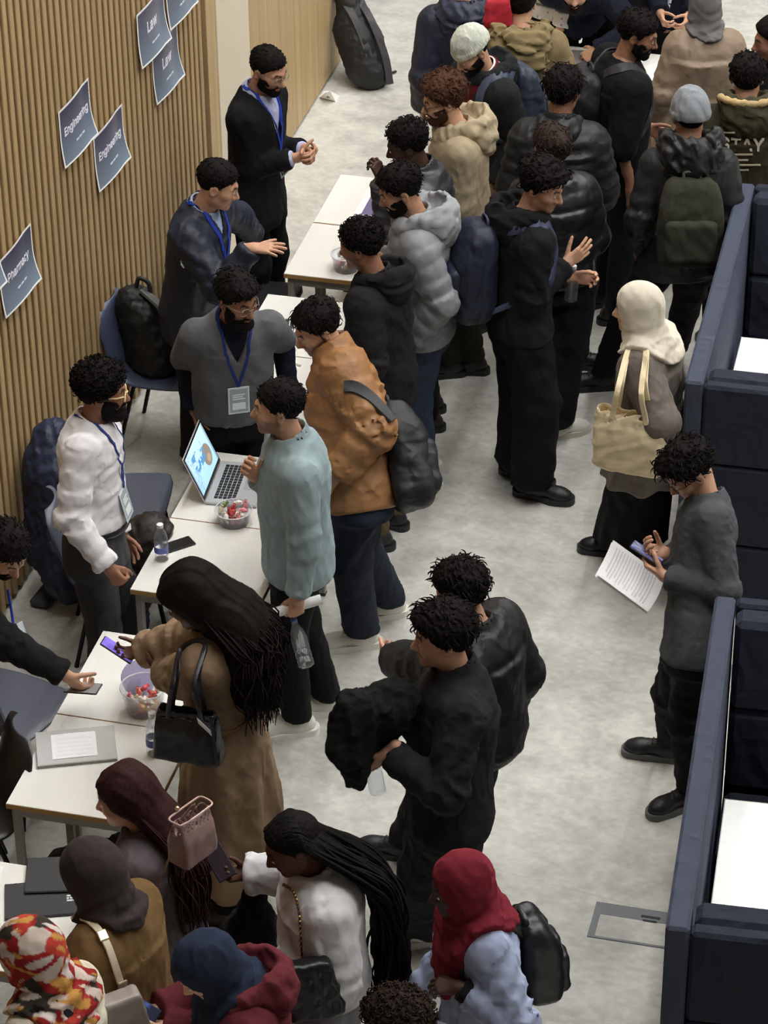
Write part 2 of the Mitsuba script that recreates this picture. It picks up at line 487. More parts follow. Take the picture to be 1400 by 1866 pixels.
def desk(x, y, lab, w=0.6, d=0.6):
    k = thing('desk', lab, 'table', 'white square desks in rows')
    part(k, 'tabletop', [box((x + 0.006, y + 0.006, 0.704), (x + w - 0.006, y + d - 0.006, 0.7275)), box((x + 0.001, y + 0.001, 0.7262), (x + w - 0.001, y + d - 0.001, 0.730), 0.001)], 'mat_laminate', TOP)
    for a, b in (((x, y, 0.703), (x + w, y + 0.006, 0.7268)), ((x, y + d - 0.006, 0.703), (x + w, y + d, 0.7268)), ((x, y + 0.006, 0.703), (x + 0.006, y + d - 0.006, 0.7268)), ((x + w - 0.006, y + 0.006, 0.703), (x + w, y + d - 0.006, 0.7268))):
        part(k, 'edge_strip', box(a, b, 0.001), 'mat_paint', LIP)
    part(k, 'apron', [box((x + 0.03, y + 0.02, 0.655), (x + w - 0.03, y + 0.04, 0.704)), box((x + 0.03, y + d - 0.04, 0.655), (x + w - 0.03, y + d - 0.02, 0.704)),
                      box((x + 0.02, y + 0.04, 0.655), (x + 0.04, y + d - 0.04, 0.704)), box((x + w - 0.04, y + 0.04, 0.655), (x + w - 0.02, y + d - 0.04, 0.704))], 'mat_paint', LEG)
    for sx in (0, 1):
        for sy in (0, 1):
            cx, cy = x + (0.033 if sx == 0 else w - 0.033), y + (0.033 if sy == 0 else d - 0.033)
            part(k, 'leg', box((cx - 0.017, cy - 0.017, 0.012), (cx + 0.017, cy + 0.017, 0.704), 0.004), 'mat_paint', LEG)
            part(k, 'foot', box((cx - 0.018, cy - 0.018, 0), (cx + 0.018, cy + 0.018, 0.014), 0.003), 'mat_plastic', lin((40, 40, 40)))


desk(-3.75, 8.455, 'white desk with the grey laptop and paper on it, beside the black chair back', d=0.615)
desk(-3.75, 9.075, 'white desk with the bowl of sweets on it, in front of the long haired woman', d=0.615)
desk(-3.735, 10.02, 'white desk with a black phone and water bottle, beside the white shirt')
desk(-3.735, 10.625, 'white desk carrying the open silver laptop with the blue screen')
desk(-3.88, 11.59, 'white desk corner showing between the light blue sweater and the orange puffer jacket')
desk(-3.88, 12.195, 'white desk with keyboard and cables, behind the man in the grey vest')
desk(-3.86, 13.03, 'white desk with a tub of sweets at its edge, below the suited man')
desk(-3.86, 13.64, 'white desk with a purple sheet on it, farthest of the left row')
desk(-4.43, 7.51, 'white desk cut off by the left edge below the reaching man')
desk(-3.82, 7.51, 'white desk under the black folders, by the brown headscarf')
desk(-3.37, 15.66, 'white desk under the leaning hand, beyond the olive parka')
desk(-2.76, 15.05, 'white desk glimpsed behind the grey beanie')
desk(-2.76, 15.66, 'white desk behind the black t-shirt man, beside the tan coat')


# ------------------------------------------------------------------ chairs: a moulded shell on black legs
def chair(pos, deg, lab, col):
    """Faces the photograph's direction deg."""
    f = heading(deg)
    r = np.array([f[1], -f[0], 0])
    M = frame_matrix([pos[0], pos[1], 0], r, f, [0, 0, 1])
    k = thing('plastic_chair', lab, 'chair')
    n, m = 22, 13
    prof = smoothpath([[0.24, 0.425], [0.20, 0.452], [0.05, 0.445], [-0.14, 0.438], [-0.205, 0.475], [-0.225, 0.56], [-0.26, 0.70], [-0.29, 0.83]], 4)
    wid = np.interp(np.linspace(0, 1, len(prof)), [0, 0.08, 0.3, 0.55, 0.7, 0.88, 0.96, 1], [0.17, 0.21, 0.225, 0.19, 0.205, 0.20, 0.17, 0.10])
    u = np.linspace(-1, 1, m)
    tang = np.gradient(prof, axis=0)
    nrm = np.stack([-tang[:, 1], tang[:, 0]], 1)
    nrm /= np.linalg.norm(nrm, axis=1, keepdims=True)
    sg = np.interp(np.linspace(0, 1, len(prof)), [0, 0.45, 0.6, 1], [0.012, 0.02, 0.03, 0.045])
    def sheet(off):
        v = np.zeros((len(prof), m, 3))
        v[..., 0] = wid[:, None] * u[None]
        b = sg[:, None] * (np.abs(u[None]) ** 2.4) * -1 + off
        v[..., 1] = prof[:, None, 0] - nrm[:, None, 0] * b
        v[..., 2] = prof[:, None, 1] - nrm[:, None, 1] * b
        return v.reshape(-1, 3)
    a, b = sheet(0.0), sheet(0.012)
    N = len(prof)
    i, j = np.meshgrid(np.arange(N - 1), np.arange(m - 1), indexing='ij')
    q = np.stack([i * m + j, i * m + j + 1, (i + 1) * m + j + 1, (i + 1) * m + j], -1).reshape(-1, 4)
    rim = [jj for jj in range(m)] + [ii * m + m - 1 for ii in range(1, N)] + [(N - 1) * m + jj for jj in range(m - 2, -1, -1)] + [ii * m for ii in range(N - 2, 0, -1)]
    rim = np.array(rim)
    rn = np.roll(rim, -1)
    qq = np.vstack([q, q[:, ::-1] + N * m, np.stack([rn, rim, rim + N * m, rn + N * m], 1)])
    sh = trimesh.Trimesh(np.vstack([a, b]), np.vstack([qq[:, [0, 1, 2]], qq[:, [0, 2, 3]]]), process=False)
    sh.fix_normals()
    sh.apply_transform(M)
    part(k, 'shell', sh, 'mat_plastic', col, smooth=40)
    for sx in (-1, 1):
        for (y0, y1) in ((0.16, 0.22), (-0.14, -0.24)):
            part(k, 'leg', moved(tube([[sx * 0.15, y0 * 0.7, 0.425], [sx * 0.185, y0, 0.40], [sx * 0.215, y1, 0.0]], 0.011, 8), M), 'mat_metal', lin((38, 38, 40)), smooth=40)
    part(k, 'frame', [moved(tube([[-0.15, y, 0.425], [0.15, y, 0.425]], 0.01, 6), M) for y in (0.112, -0.098)], 'mat_metal', lin((38, 38, 40)), smooth=40)
    return k, M


NAVYP, BLACKP, GREYP = lin((66, 74, 96)), lin((34, 34, 37)), lin((84, 88, 102))
C1 = chair((-4.32, 12.42), -15, 'navy plastic chair against the slatted wall with a black rucksack on it', NAVYP)
C2 = chair((-4.18, 11.16), -5, 'grey blue plastic chair with a navy puffer over its back, behind the white shirt', GREYP)
C3 = chair((-3.99, 10.62), 4, 'plastic chair beside the desk under a dark brown coat', GREYP)
C4 = chair((-4.10, 13.22), -15, 'black plastic chair tucked at the desk below the suited man', BLACKP)
C5 = chair((-4.12, 9.42), 60, 'grey blue plastic chair seat showing under the outstretched black sleeve', GREYP)
C6 = chair((-4.08, 8.66), 200, 'black plastic chair with its rounded back against the nearest white desk', BLACKP)

# ------------------------------------------------------------------ booths: two high-backed settees, a side screen and a table
NAVY = lin((42, 46, 58))
NAVY_S = lin((66, 71, 86))


def booth(origin, deg, lab):
    """origin: the outer near corner of the side screen on the floor; deg turns its axis from the hall's length."""
    M = rotz(deg, (origin[0], origin[1], 0))
    k = thing('booth', lab, 'booth seating')
    H, Ln, Wd, th = 1.30, 2.08, 1.75, 0.085
    add = lambda n, lo, hi, b=0.02, c=NAVY, m='mat_cloth', s=30: part(k, n, moved(box(lo, hi, b), M), m, c, smooth=False)
    add('side_screen', (0, 0, 0.04), (th, Ln, H), 0.012, NAVY_S)
    for nm, ya, yb, far in (('near', 0.0, 0.17, 0), ('far', Ln - 0.17, Ln, 1)):
        # outer back panels
        yo = (ya - 0.0, ya + 0.07) if not far else (yb - 0.07, yb)
        yi = (ya + 0.07, yb) if not far else (ya, yb - 0.07)
        zs = (0.06, 0.42, 0.86, H - 0.012) if not far else (0.06, 0.42, 0.86, H + 0.01)
        for z0, z1 in zip(zs[:-1], zs[1:]):
            add('back_panel', (th + 0.006, yo[0], z0 + 0.003), (Wd, yo[1], z1 - 0.003), 0.014)
        for z0, z1 in ((0.45, 0.86), (0.86, zs[-1])):
            add('back_cushion', (th + 0.012, yi[0] - (0.03 if far else 0), z0 + 0.003), (Wd - 0.01, yi[1] + (0 if far else 0.03), z1 - 0.004), 0.025)
        ys = (yb + 0.03, yb + 0.47) if not far else (ya - 0.47, ya - 0.03)
        add('seat_cushion', (th + 0.012, ys[0], 0.30), (Wd - 0.01, ys[1], 0.46), 0.03)
        add('seat_base', (th + 0.012, ys[0], 0.06), (Wd - 0.01, ys[1] - 0.02, 0.30), 0.01)
    for y in (0.05, Ln - 0.05):
        for x in (0.06, Wd - 0.06):
            part(k, 'foot', moved(box((x - 0.02, y - 0.02, 0), (x + 0.02, y + 0.02, 0.065)), M), 'mat_metal', lin((60, 60, 62)))
    t = thing('booth_table', lab.replace('navy booth with high padded backs', 'white table inside the navy booth'), 'table')
    part(t, 'tabletop', moved(box((th + 0.035, 0.62, 0.712), (Wd - 0.05, 1.46, 0.735), 0.004), M), 'mat_laminate', lin((246, 246, 244)))
    for y in (0.617, 1.458):
        part(t, 'edge_strip', moved(box((th + 0.033, y, 0.709), (Wd - 0.05, y + 0.005, 0.733)), M), 'mat_paint', lin((150, 148, 136)))
    part(t, 'pedestal', moved(box((0.85, 0.98, 0.03), (0.95, 1.10, 0.712), 0.01), M), 'mat_metal', lin((90, 92, 96)))
    part(t, 'base_plate', moved(box((0.60, 0.80, 0.0), (1.20, 1.28, 0.03), 0.006), M), 'mat_metal', lin((90, 92, 96)))
    return k


booth((-0.953, 7.681), 3.6, 'navy booth with high padded backs, nearest the lower right corner')
booth((-1.475, 11.431), 1.2, 'navy booth with high padded backs, farther one beyond the man reading his phone')


# ------------------------------------------------------------------ posters on the slatted wall
def poster(y0, y1, z0, z1, lab, word, sub, curl=(0.02, 0.035), off=0.08, size=0.043, wx=0.10):
    """A curling landscape sheet: y0..y1 along the wall."""
    k = thing('poster', lab, 'poster')
    n, m = 15, 11
    W, Hh = y1 - y0, z1 - z0
    def bend(a, b):
        return X0 + off + curl[0] * np.sin(np.pi * a) * 0.6 + curl[1] * np.maximum(0, 1 - b * 1.6) ** 2 * (0.4 + 0.6 * a) + 0.012 * np.maximum(0, a - 0.8) / 0.2
    def place(a, b, d=0.0):
        a, b = np.asarray(a, float), np.asarray(b, float)
        return np.stack([bend(a, b) + d, y0 + W * a, z0 + Hh * b], -1)
    def sheet(a0, a1, b0, b1, d, th=0.0012):
        a, b = np.meshgrid(np.linspace(a0, a1, n), np.linspace(b0, b1, m), indexing='ij')
        f, g = place(a, b, d).reshape(-1, 3), place(a, b, d - th).reshape(-1, 3)
        i, j = np.meshgrid(np.arange(n - 1), np.arange(m - 1), indexing='ij')
        q = np.stack([i * m + j, (i + 1) * m + j, (i + 1) * m + j + 1, i * m + j + 1], -1).reshape(-1, 4)
        rim = np.array([jj for jj in range(m)] + [ii * m + m - 1 for ii in range(1, n)] + [(n - 1) * m + jj for jj in range(m - 2, -1, -1)] + [ii * m for ii in range(n - 2, 0, -1)])
        rn = np.roll(rim, -1)
        qq = np.vstack([q, q[:, ::-1] + n * m, np.stack([rim, rn, rn + n * m, rim + n * m], 1)])
        return trimesh.Trimesh(np.vstack([f, g]), np.vstack([qq[:, [0, 1, 2]], qq[:, [0, 2, 3]]]), process=False)
    part(k, 'sheet', sheet(0, 1, 0, 1, 0), 'mat_paper', lin((222, 222, 220)), smooth=50)
    top, bot = lin((72, 66, 90)), lin((116, 130, 146))
    def grad(v):
        b = np.clip((v[:, 2] - z0) / Hh, 0, 1)[:, None]
        a = np.clip((v[:, 1] - y0) / W, 0, 1)[:, None]
        return (top * b + bot * (1 - b)) * (0.92 + 0.25 * a * (1 - b))
    part(k, 'print', sheet(0.03, 0.97, 0.035, 0.965, 0.0016), 'mat_laminate', grad, smooth=50)
    def letters(text, h, a, b, bold):
        t = meshkit.text_mesh(text, h, 0.001, bold)
        v = np.asarray(t.vertices)
        t = trimesh.Trimesh(place(a + v[:, 0] / W, b + v[:, 1] / Hh, 0.0022 + v[:, 2]), np.asarray(t.faces), process=False)
        return t
    part(k, 'lettering', letters(word, size, wx, 0.50, True), 'mat_paper', lin((222, 220, 232)))
    # the small line below is only strokes at this size
    part(k, 'small_print', [sheet(0.40 + 0.10 * q, 0.48 + 0.10 * q, 0.245, 0.275, 0.0024, 0.0006) for q in range(3)], 'mat_paper', lin((188, 198, 208)))


poster(11.875, 12.285, 1.825, 2.125, 'grey poster with a long white word, upper left of the middle pair', 'Engineering', '')
poster(12.325, 12.745, 1.475, 1.775, 'grey poster with a long white word, lower right of the middle pair', 'Engineering', '')
poster(10.965, 11.375, 1.490, 1.785, 'curling grey poster alone low at the left edge of the photo', 'Pharmacy', '', wx=0.18)
poster(10.53, 10.95, 1.70, 2.0, 'sliver of a grey poster cut off by the left edge of the photo', 'Pharmacy', '')
poster(13.05, 13.465, 1.83, 2.13, 'grey poster with a short white word, upper left of the cluster of three', 'Law', '', size=0.06, wx=0.28, off=0.092)
poster(13.29, 13.695, 1.515, 1.812, 'grey poster with a short white word, lowest of the cluster of three', 'Law', '', size=0.06, wx=0.30, off=0.079)
poster(13.52, 13.925, 1.845, 2.145, 'grey poster cut off by the top edge, right one of the cluster of three', 'Law', '', size=0.06, wx=0.28, off=0.098)
# ------------------------------------------------------------------ people: heads, hands, shoes
def head_sdf(p):
    x = np.abs(p[:, 0])
    q = np.stack([x, p[:, 1], p[:, 2]], 1)
    d = ellipsoid(p, (0, -0.018, 0.030), (0.076, 0.098, 0.088))
    d = smin(d, ellipsoid(p, (0, 0.022, -0.035), (0.062, 0.068, 0.080)), 0.03)
    d = smin(d, capsule(q, (0.046, 0.0, -0.066), (0.012, 0.068, -0.097), 0.018, 0.017), 0.03)
    d = smin(d, ball(p, (0, 0.074, -0.098), 0.017), 0.025)
    d = smin(d, capsule(q, (0.010, 0.085, 0.021), (0.046, 0.068, 0.020), 0.011, 0.009), 0.02)
    d = smin(d, ball(q, (0.044, 0.058, -0.022), 0.022), 0.03)
    d = smax(d, -ball(q, (0.032, 0.105, 0.001), 0.021), 0.014)
    d = smin(d, ball(q, (0.031, 0.0745, 0.0), 0.0152), 0.004)
    d = smin(d, capsule(p, (0, 0.084, 0.012), (0, 0.112, -0.033), 0.008, 0.012), 0.012)
    d = smin(d, ball(q, (0.012, 0.097, -0.038), 0.0095), 0.008)
    d = smin(d, capsule(q, (0.0, 0.0915, -0.060), (0.020, 0.082, -0.063), 0.0075, 0.005), 0.010)
    d = smin(d, capsule(q, (0.0, 0.089, -0.072), (0.017, 0.081, -0.069), 0.0085, 0.005), 0.010)
    d = smax(d, -capsule(q, (0.0, 0.1015, -0.0662), (0.022, 0.090, -0.0655), 0.0028, 0.002), 0.004)
    return d


def ears_sdf(p):
    q = np.stack([np.abs(p[:, 0]), p[:, 1], p[:, 2]], 1)
    e = ellipsoid(q - np.array([0, 0, 0], np.float32), (0.078, -0.014, -0.008), (0.011, 0.021, 0.032))
    return smax(e, -ellipsoid(q, (0.090, -0.010, -0.008), (0.010, 0.012, 0.020)), 0.006)


_hands = {}
HAND_POSES = {
    # per finger curl at the three joints (degrees), spread factor, thumb (out, toward palm, bend)
    'relaxed': ((28, 32, 22), 1.0, (38, 30, 18)), 'flat': ((8, 8, 5), 1.2, (42, 12, 8)), 'grip': ((52, 62, 38), 0.7, (30, 62, 30)),
    'fist': ((78, 92, 55), 0.5, (25, 70, 40)), 'hold': ((34, 46, 30), 0.9, (34, 52, 20)), 'point': ((40, 60, 40), 0.9, (40, 40, 20)), 'clasp': ((48, 55, 30), 0.7, (35, 40, 20)),
}


def hand_mesh(pose, h=0.0038):
    if (pose, h) in _hands:
        return _hands[pose, h]
    (c1, c2, c3), spread, (to, tp, tb) = HAND_POSES[pose]
    palm, fingers = [], []
    bx, by = (-0.0285, -0.0095, 0.0095, 0.0275), (0.088, 0.094, 0.090, 0.080)
    ln, rr = (0.072, 0.080, 0.074, 0.058), (0.0085, 0.0088, 0.0083, 0.0075)
    for i in range(4):
        base = np.array([bx[i], by[i], 0.0])
        palm.append(((bx[i] * 0.45, 0.005, -0.001), base, 0.0155, 0.0118))
        sp = math.radians((-9, -2.5, 3.5, 10)[i] * spread)
        a, p0 = 0.0, base
        extra = (0, 3, 6, 10)[i] * (0.4 if pose == 'flat' else 1)
        for seg, c in zip((0.46, 0.30, 0.24), (c1 + extra, c2, c3)):
            a += math.radians(c)
            dvec = np.array([math.sin(sp) * math.cos(a), math.cos(sp) * math.cos(a), -math.sin(a)])
            p1 = p0 + dvec * ln[i] * seg
            fingers.append((i, p0, p1, rr[i], rr[i] * 0.93))
            p0 = p1
    p0 = np.array([-0.020, 0.022, -0.008])
    az, dn = math.radians(to), math.radians(tp)
    dvec = unit([-math.sin(az) * math.cos(dn * 0.5), math.cos(az) * 0.9, -math.sin(dn) * 0.8])
    thumb = []
    for seg, r0, r1 in ((0.045, 0.0135, 0.0105), (0.033, 0.0105, 0.0095), (0.027, 0.0095, 0.0078)):
        p1 = p0 + dvec * seg
        thumb.append((p0, p1, r0, r1))
        p0 = p1
        dvec = unit(dvec + math.radians(tb) * np.array([0.55, 0.35, -0.25]))

    def f(p):
        s = p * np.array([1, 1, 1.12], np.float32)
        d = None
        for a, b, r0, r1 in palm:
            e = capsule(s, a, b, r0, r1)
            d = e if d is None else smin(d, e, 0.014)
        d = smin(d, capsule(p, (0, -0.045, 0), (0, 0.01, 0), 0.024, 0.0245), 0.02)
        for i in range(4):
            e = None
            for j, a, b, r0, r1 in fingers:
                if j == i:
                    g = capsule(p, a, b, r0, r1)
                    e = g if e is None else smin(e, g, 0.003)
            d = smin(d, e, 0.006)
        e = None
        for a, b, r0, r1 in thumb:
            g = capsule(p, a, b, r0, r1)
            e = g if e is None else smin(e, g, 0.004)
        return smin(d, e, 0.010)
    pts = np.array([q for _, a, b, _, _ in fingers for q in (a, b)] + [q for a, b, _, _ in thumb for q in (a, b)] + [[0, -0.07, 0], [0.03, 0, 0], [-0.03, 0, 0]])
    m = surface(f, pts.min(0) - 0.025, pts.max(0) + 0.025, h)
    _hands[pose, h] = m
    return m


def shoe_meshes(L=0.285):
    """(upper, sole, laces) of a right shoe, the ankle over the origin, the toe along +y."""
    k = L / 0.285
    from shapely.geometry import Point
    from shapely.ops import unary_union
    ys = np.linspace(-0.055, 0.165, 12)
    rs = np.interp(ys, [-0.055, 0.0, 0.06, 0.11, 0.165], [0.036, 0.036, 0.038, 0.047, 0.040])
    xs = np.interp(ys, [-0.055, 0.05, 0.12, 0.165], [0.0, -0.004, 0.0, -0.006])
    out = unary_union([Point(x, y).buffer(r, 8).union(Point(x2, y2).buffer(r2, 8)).convex_hull for (x, y, r, x2, y2, r2) in zip(xs, ys, rs, xs[1:], ys[1:], rs[1:])])
    sole = trimesh.util.concatenate([trimesh.creation.extrude_polygon(out.buffer(0.004), 0.030)])
    def f(p):
        d = capsule(p, (0, -0.045, 0.045), (0, 0.02, 0.045), 0.036, 0.037)
        d = smin(d, cone(p, (0, -0.01, 0.05), (0, -0.018, 0.10), 0.040, 0.043)[0], 0.03)
        d = smin(d, cone(p, (0, 0.02, 0.055), (0, 0.12, 0.040), 0.038, 0.036)[0], 0.03)
        d = smin(d, ellipsoid(p, (-0.004, 0.145, 0.034), (0.044, 0.055, 0.036)), 0.03)
        d = smax(d, 0.024 - p[:, 2], 0.006)
        return smax(d, p[:, 2] - 0.112, 0.008)
    up = surface(f, (-0.07, -0.10, 0.0), (0.07, 0.215, 0.13), 0.009)
    lace = trimesh.util.concatenate([tube([[-0.022, y, 0.094 - (y - 0.03) * 0.33], [0, y + 0.004, 0.100 - (y - 0.03) * 0.33], [0.022, y, 0.094 - (y - 0.03) * 0.33]], 0.0035, 5) for y in (0.035, 0.055, 0.075, 0.095)])
    for m in (up, sole, lace):
        m.apply_scale(k)
    return up, sole, lace


_shoe = shoe_meshes()
SHOES = {}


def shoe_ply(kind, which, col):
    key = (kind, which, tuple(np.round(col, 4)))
    if key not in SHOES:
        m = _shoe[{'upper': 0, 'sole': 1, 'laces': 2}[which]]
        sm = which == 'upper'
        if not sm:
            m = trimesh.graph.smooth_shade(m, angle=np.radians(45), facet_minarea=None)
        SHOES[key] = mikit.ply(m, 'mat_shoe', smooth=True, color=colors(m, col))
    return SHOES[key]


def to_manifold(m):
    import manifold3d as mf
    v = np.asarray(m.vertices, np.float32)
    return mf.Manifold(mf.Mesh(vert_properties=v, tri_verts=np.asarray(m.faces, np.uint32)))


def joined(meshes):
    """One closed surface of overlapping closed meshes (boolean union)."""
    try:
        tot = to_manifold(meshes[0])
        for m in meshes[1:]:
            tot = tot + to_manifold(m)
        q = tot.to_mesh()
        if len(q.tri_verts) > 200:
            return trimesh.Trimesh(q.vert_properties[:, :3], q.tri_verts, process=False)
    except Exception:
        pass
    return trimesh.util.concatenate(meshes)


def two_bone(a, b, l1, l2, pole):
    """The middle joint between a and b, bent towards pole; and b pulled into reach."""
    d = b - a
    n = np.linalg.norm(d)
    if n > (l1 + l2) * 0.995:
        b = a + d / n * (l1 + l2) * 0.995
        d, n = b - a, (l1 + l2) * 0.995
    n = max(n, abs(l1 - l2) * 1.1 + 0.02)
    u = d / np.linalg.norm(d)
    x = (l1 * l1 - l2 * l2 + n * n) / (2 * n)
    h = math.sqrt(max(l1 * l1 - x * x, 1e-6))
    w = np.asarray(pole, float) - u * (np.asarray(pole, float) @ u)
    w = unit(w) if np.linalg.norm(w) > 1e-4 else unit(np.cross(u, [0, 0, 1]))
    return a + u * x + w * h, b


def deep(col):
    """The cloth's own colour from its colour under these lamps."""
    col = np.asarray(col, float)
    return col * (0.62 if col.max() < 0.055 else 0.84 if col.max() < 0.55 else 0.96)


SKIN = {'light': lin((205, 160, 132)), 'tan': lin((190, 146, 120)), 'olive': lin((176, 132, 106)), 'brown': lin((146, 104, 82)), 'deep': lin((92, 60, 46)), 'dark': lin((66, 44, 36))}
BLACKHAIR, DARKBROWN = lin((22, 19, 19)), lin((44, 32, 26))
_S = [-1.5, -0.6, -0.25, 0.0, 0.2, 0.38, 0.6, 0.75, 0.84, 0.91, 0.965, 1.0, 1.06]
_HW = {'m': [.15, .165, .176, .170, .158, .150, .164, .176, .170, .142, .104, .085, .066], 'f': [.15, .165, .178, .172, .148, .130, .142, .152, .146, .122, .092, .075, .058]}
_D = {'m': [.12, .125, .128, .118, .112, .106, .112, .118, .112, .096, .080, .072, .062], 'f': [.12, .125, .130, .118, .106, .098, .115, .118, .105, .088, .074, .064, .055]}


def on_plane(x, y, point, normal):
    d = cam_right * (x - 700) - cam_up * (y - 933) + cam_fwd * FOCAL
    return cam_pos + d * (((point - cam_pos) @ normal) / (d @ normal))


def creases(p, B, scale, seed, stretch=0.45):
    """Cloth folds, longer along the spine than across."""
    q = p @ B
    q = np.stack([q[:, 0] + 0.35 * q[:, 2] * np.sin(2.0 * q[:, 2] + seed), q[:, 1] + 0.3 * q[:, 0], q[:, 2] * stretch], 1)
    a, b = waves(q, scale * 1.3, seed, 1.2), waves(q, scale * 0.75, seed + 1, 1.8)
    c = waves(q * np.array([1, 1, 1.6], np.float32), scale * 0.5, seed + 2, 1.8)
    return 0.5 * a + 1.1 * np.maximum(0, 0.45 - np.abs(b)) + 0.45 * np.maximum(0, 0.4 - np.abs(c))


class Person:
    def __init__(self, label, S, head, face, body=None, pitch=10, tilt=0, sex='m', z=None, lean=(0.03, 0), pelvis=None, ground=None, feet=None, R=None, L=None,
                 skin='olive', build=1.0, stubble=0.0, show=True, fine=True, lips=None, group=None, hairc=BLACKHAIR, seed=None, eyes=True, lower=True):
        self.key = thing('person', label, 'person', group)
        self.S, self.k, self.sex, self.build = S, S / 1.75, sex, build
        k = self.k
        self.kh = 0.5 + 0.5 * k
        self.seed = seed if seed is not None else len(labels) * 7 + 3
        body = face if body is None else body
        self.hc = at(head[0], head[1], z if z is not None else S * 0.932)
        if ground is not None:      # laid out by its trunk where the head is out of the picture
            self.hc = np.array([*at(*ground)[:2], S * 0.932])
        f0, up = heading(face), np.array([0, 0, 1.0])
        a, b = math.radians(pitch), math.radians(tilt)
        hf = f0 * math.cos(a) - up * math.sin(a)
        hr = unit(np.cross(hf, up))
        hu = np.cross(hr, hf)
        hr, hu = hr * math.cos(b) + hu * math.sin(b), -hr * math.sin(b) + hu * math.cos(b)
        self.hr, self.hf, self.hu = hr, hf, hu
        self.HB = np.stack([hr, hf, hu], 1)
        fb = heading(body)
        rb = np.cross(fb, up)
        pivot = self.hc + self.HB @ (np.array([0, -0.018, -0.062]) * self.kh)
        nb = pivot - up * 0.088 * k - fb * 0.035 * k
        self.pivot = pivot
        for _ in range(2):
            if pelvis is not None:
                pc = at(pelvis[0], pelvis[1], pelvis[2] if len(pelvis) > 2 else 0.535 * S)
            else:
                pc = nb - fb * lean[0] - rb * lean[1]
                pc[2] = 0.535 * S
            u = unit(nb - pc)
            nb = pivot - u * 0.088 * k - fb * 0.035 * k
        self.nb, self.pc, self.u = nb, pc, unit(nb - pc)
        self.r = unit(np.cross(fb, self.u))
        self.f = np.cross(self.u, self.r)
        self.B = np.stack([self.r, self.f, self.u], 1)
        self.Ln = float(np.linalg.norm(nb - pc))
        self.skin = SKIN[skin] if isinstance(skin, str) else skin
        self.hairc, self.stubble = hairc, stubble
        self.lips = lips if lips is not None else self.skin * np.array([0.92, 0.62, 0.60])
        self.nr = (0.056 if sex == 'm' else 0.048) * k
        # legs
        self.hip = [pc - up * 0.02 * k + s * self.r * 0.088 * k for s in (1, -1)]
        self.ankle, self.fdir = [], []
        for i, s in enumerate((1, -1)):
            if feet is not None and feet[i] is not None:
                g = at(feet[i][0], feet[i][1], 0.05)
                ang = feet[i][2] if len(feet[i]) > 2 else body
            else:
                g = pc + s * rb * 0.105 * k + fb * 0.0
                ang = body - s * 9
            d = heading(ang)
            if feet is not None and feet[i] is not None:
                g = g - d * 0.055
            self.ankle.append(np.array([g[0], g[1], 0.095 * k]))
            self.fdir.append(d)
        self.knee = []
        for i in (0, 1):
            hip = self.hip[i]
            kn, an = two_bone(hip, self.ankle[i], 0.235 * S, 0.235 * S, self.fdir[i] * 1.0 + fb * 0.4)
            self.knee.append(kn)
        self.mf = (self.ankle[0] + self.ankle[1]) / 2
        # arms
        w = (0.168 if sex == 'm' else 0.142) * k * build
        self.sh = [nb - self.u * 0.088 * k + s * self.r * w + self.f * 0.0 for s in (1, -1)]
        self.el, self.wr, self.hd, self.hpalm, self.hpose = [], [], [], [], []
        lu, lf = 0.168 * S, 0.148 * S
        for i, (s, spec) in enumerate(((1, R), (-1, L))):
            spec = dict(spec or {})
            if 'w' in spec:
                b_ = at(*spec['w'])
            elif 'sag' in spec:      # seen at (x, y), that far out from the shoulder
                b_ = on_plane(spec['sag'][0], spec['sag'][1], self.sh[i] + s * self.r * spec['sag'][2], self.r)
            elif 'cor' in spec:      # seen at (x, y), that far in front of the shoulder
                b_ = on_plane(spec['cor'][0], spec['cor'][1], self.sh[i] + self.f * spec['cor'][2], self.f)
            else:
                loc = spec.get('loc', (0.075, 0.06, -0.53 * k))
                b_ = self.sh[i] + s * self.r * loc[0] + self.f * loc[1] + self.u * loc[2]
            pole = spec.get('pole', (0.35, -1.0, -0.35))
            pole = s * self.r * pole[0] + self.f * pole[1] + self.u * pole[2]
            before = b_.copy()
            e, b_ = two_bone(self.sh[i], b_, lu, lf, pole)
            if np.linalg.norm(before - b_) > 0.08:
                print('reach', self.key, 'RL'[i], round(float(np.linalg.norm(before - b_)), 2))
            self.el.append(e)
            self.wr.append(b_)
            d = unit(b_ - e)
            if 'hd' in spec:
                q = spec['hd']
                d = unit(s * self.r * q[0] + self.f * q[1] + self.u * q[2])
            pn = spec.get('palm', (-1, 0.15, 0))
            pn = s * self.r * pn[0] + self.f * pn[1] + self.u * pn[2]
            pn = unit(pn - d * (pn @ d))
            self.hd.append(d)
            self.hpalm.append(pn)
            self.hpose.append(spec.get('hand', 'relaxed'))
        self.hasleg, self.fine = lower, fine
        self.garments, self.under = [], None
        self._body(show, fine, eyes)

    # ---------------------------------------------------------------- frames
    def loc(self, p):
        return ((p - self.hc.astype(np.float32)) @ self.HB.astype(np.float32)) / np.float32(self.kh)

    def from_head(self, v):
        return self.hc + (np.asarray(v) * self.kh) @ self.HB.T

    def from_body(self, v):
        """(right, forward, up) from the neck base."""
        return self.nb + np.asarray(v, float) @ self.B.T

    def hand_frame(self, i):
        z = -self.hpalm[i]
        y = self.hd[i]
        return frame_matrix(self.wr[i], np.cross(y, z), y, z)

    def grip(self, i, v):
        """A point in the hand's frame (thumb side is -x on the right hand, +x on the left), mirrored for the left."""
        v = np.array(v, float)
        if i == 1:
            v[0] = -v[0]
        m = self.hand_frame(i)
        return m[:3, 3] + m[:3, :3] @ v

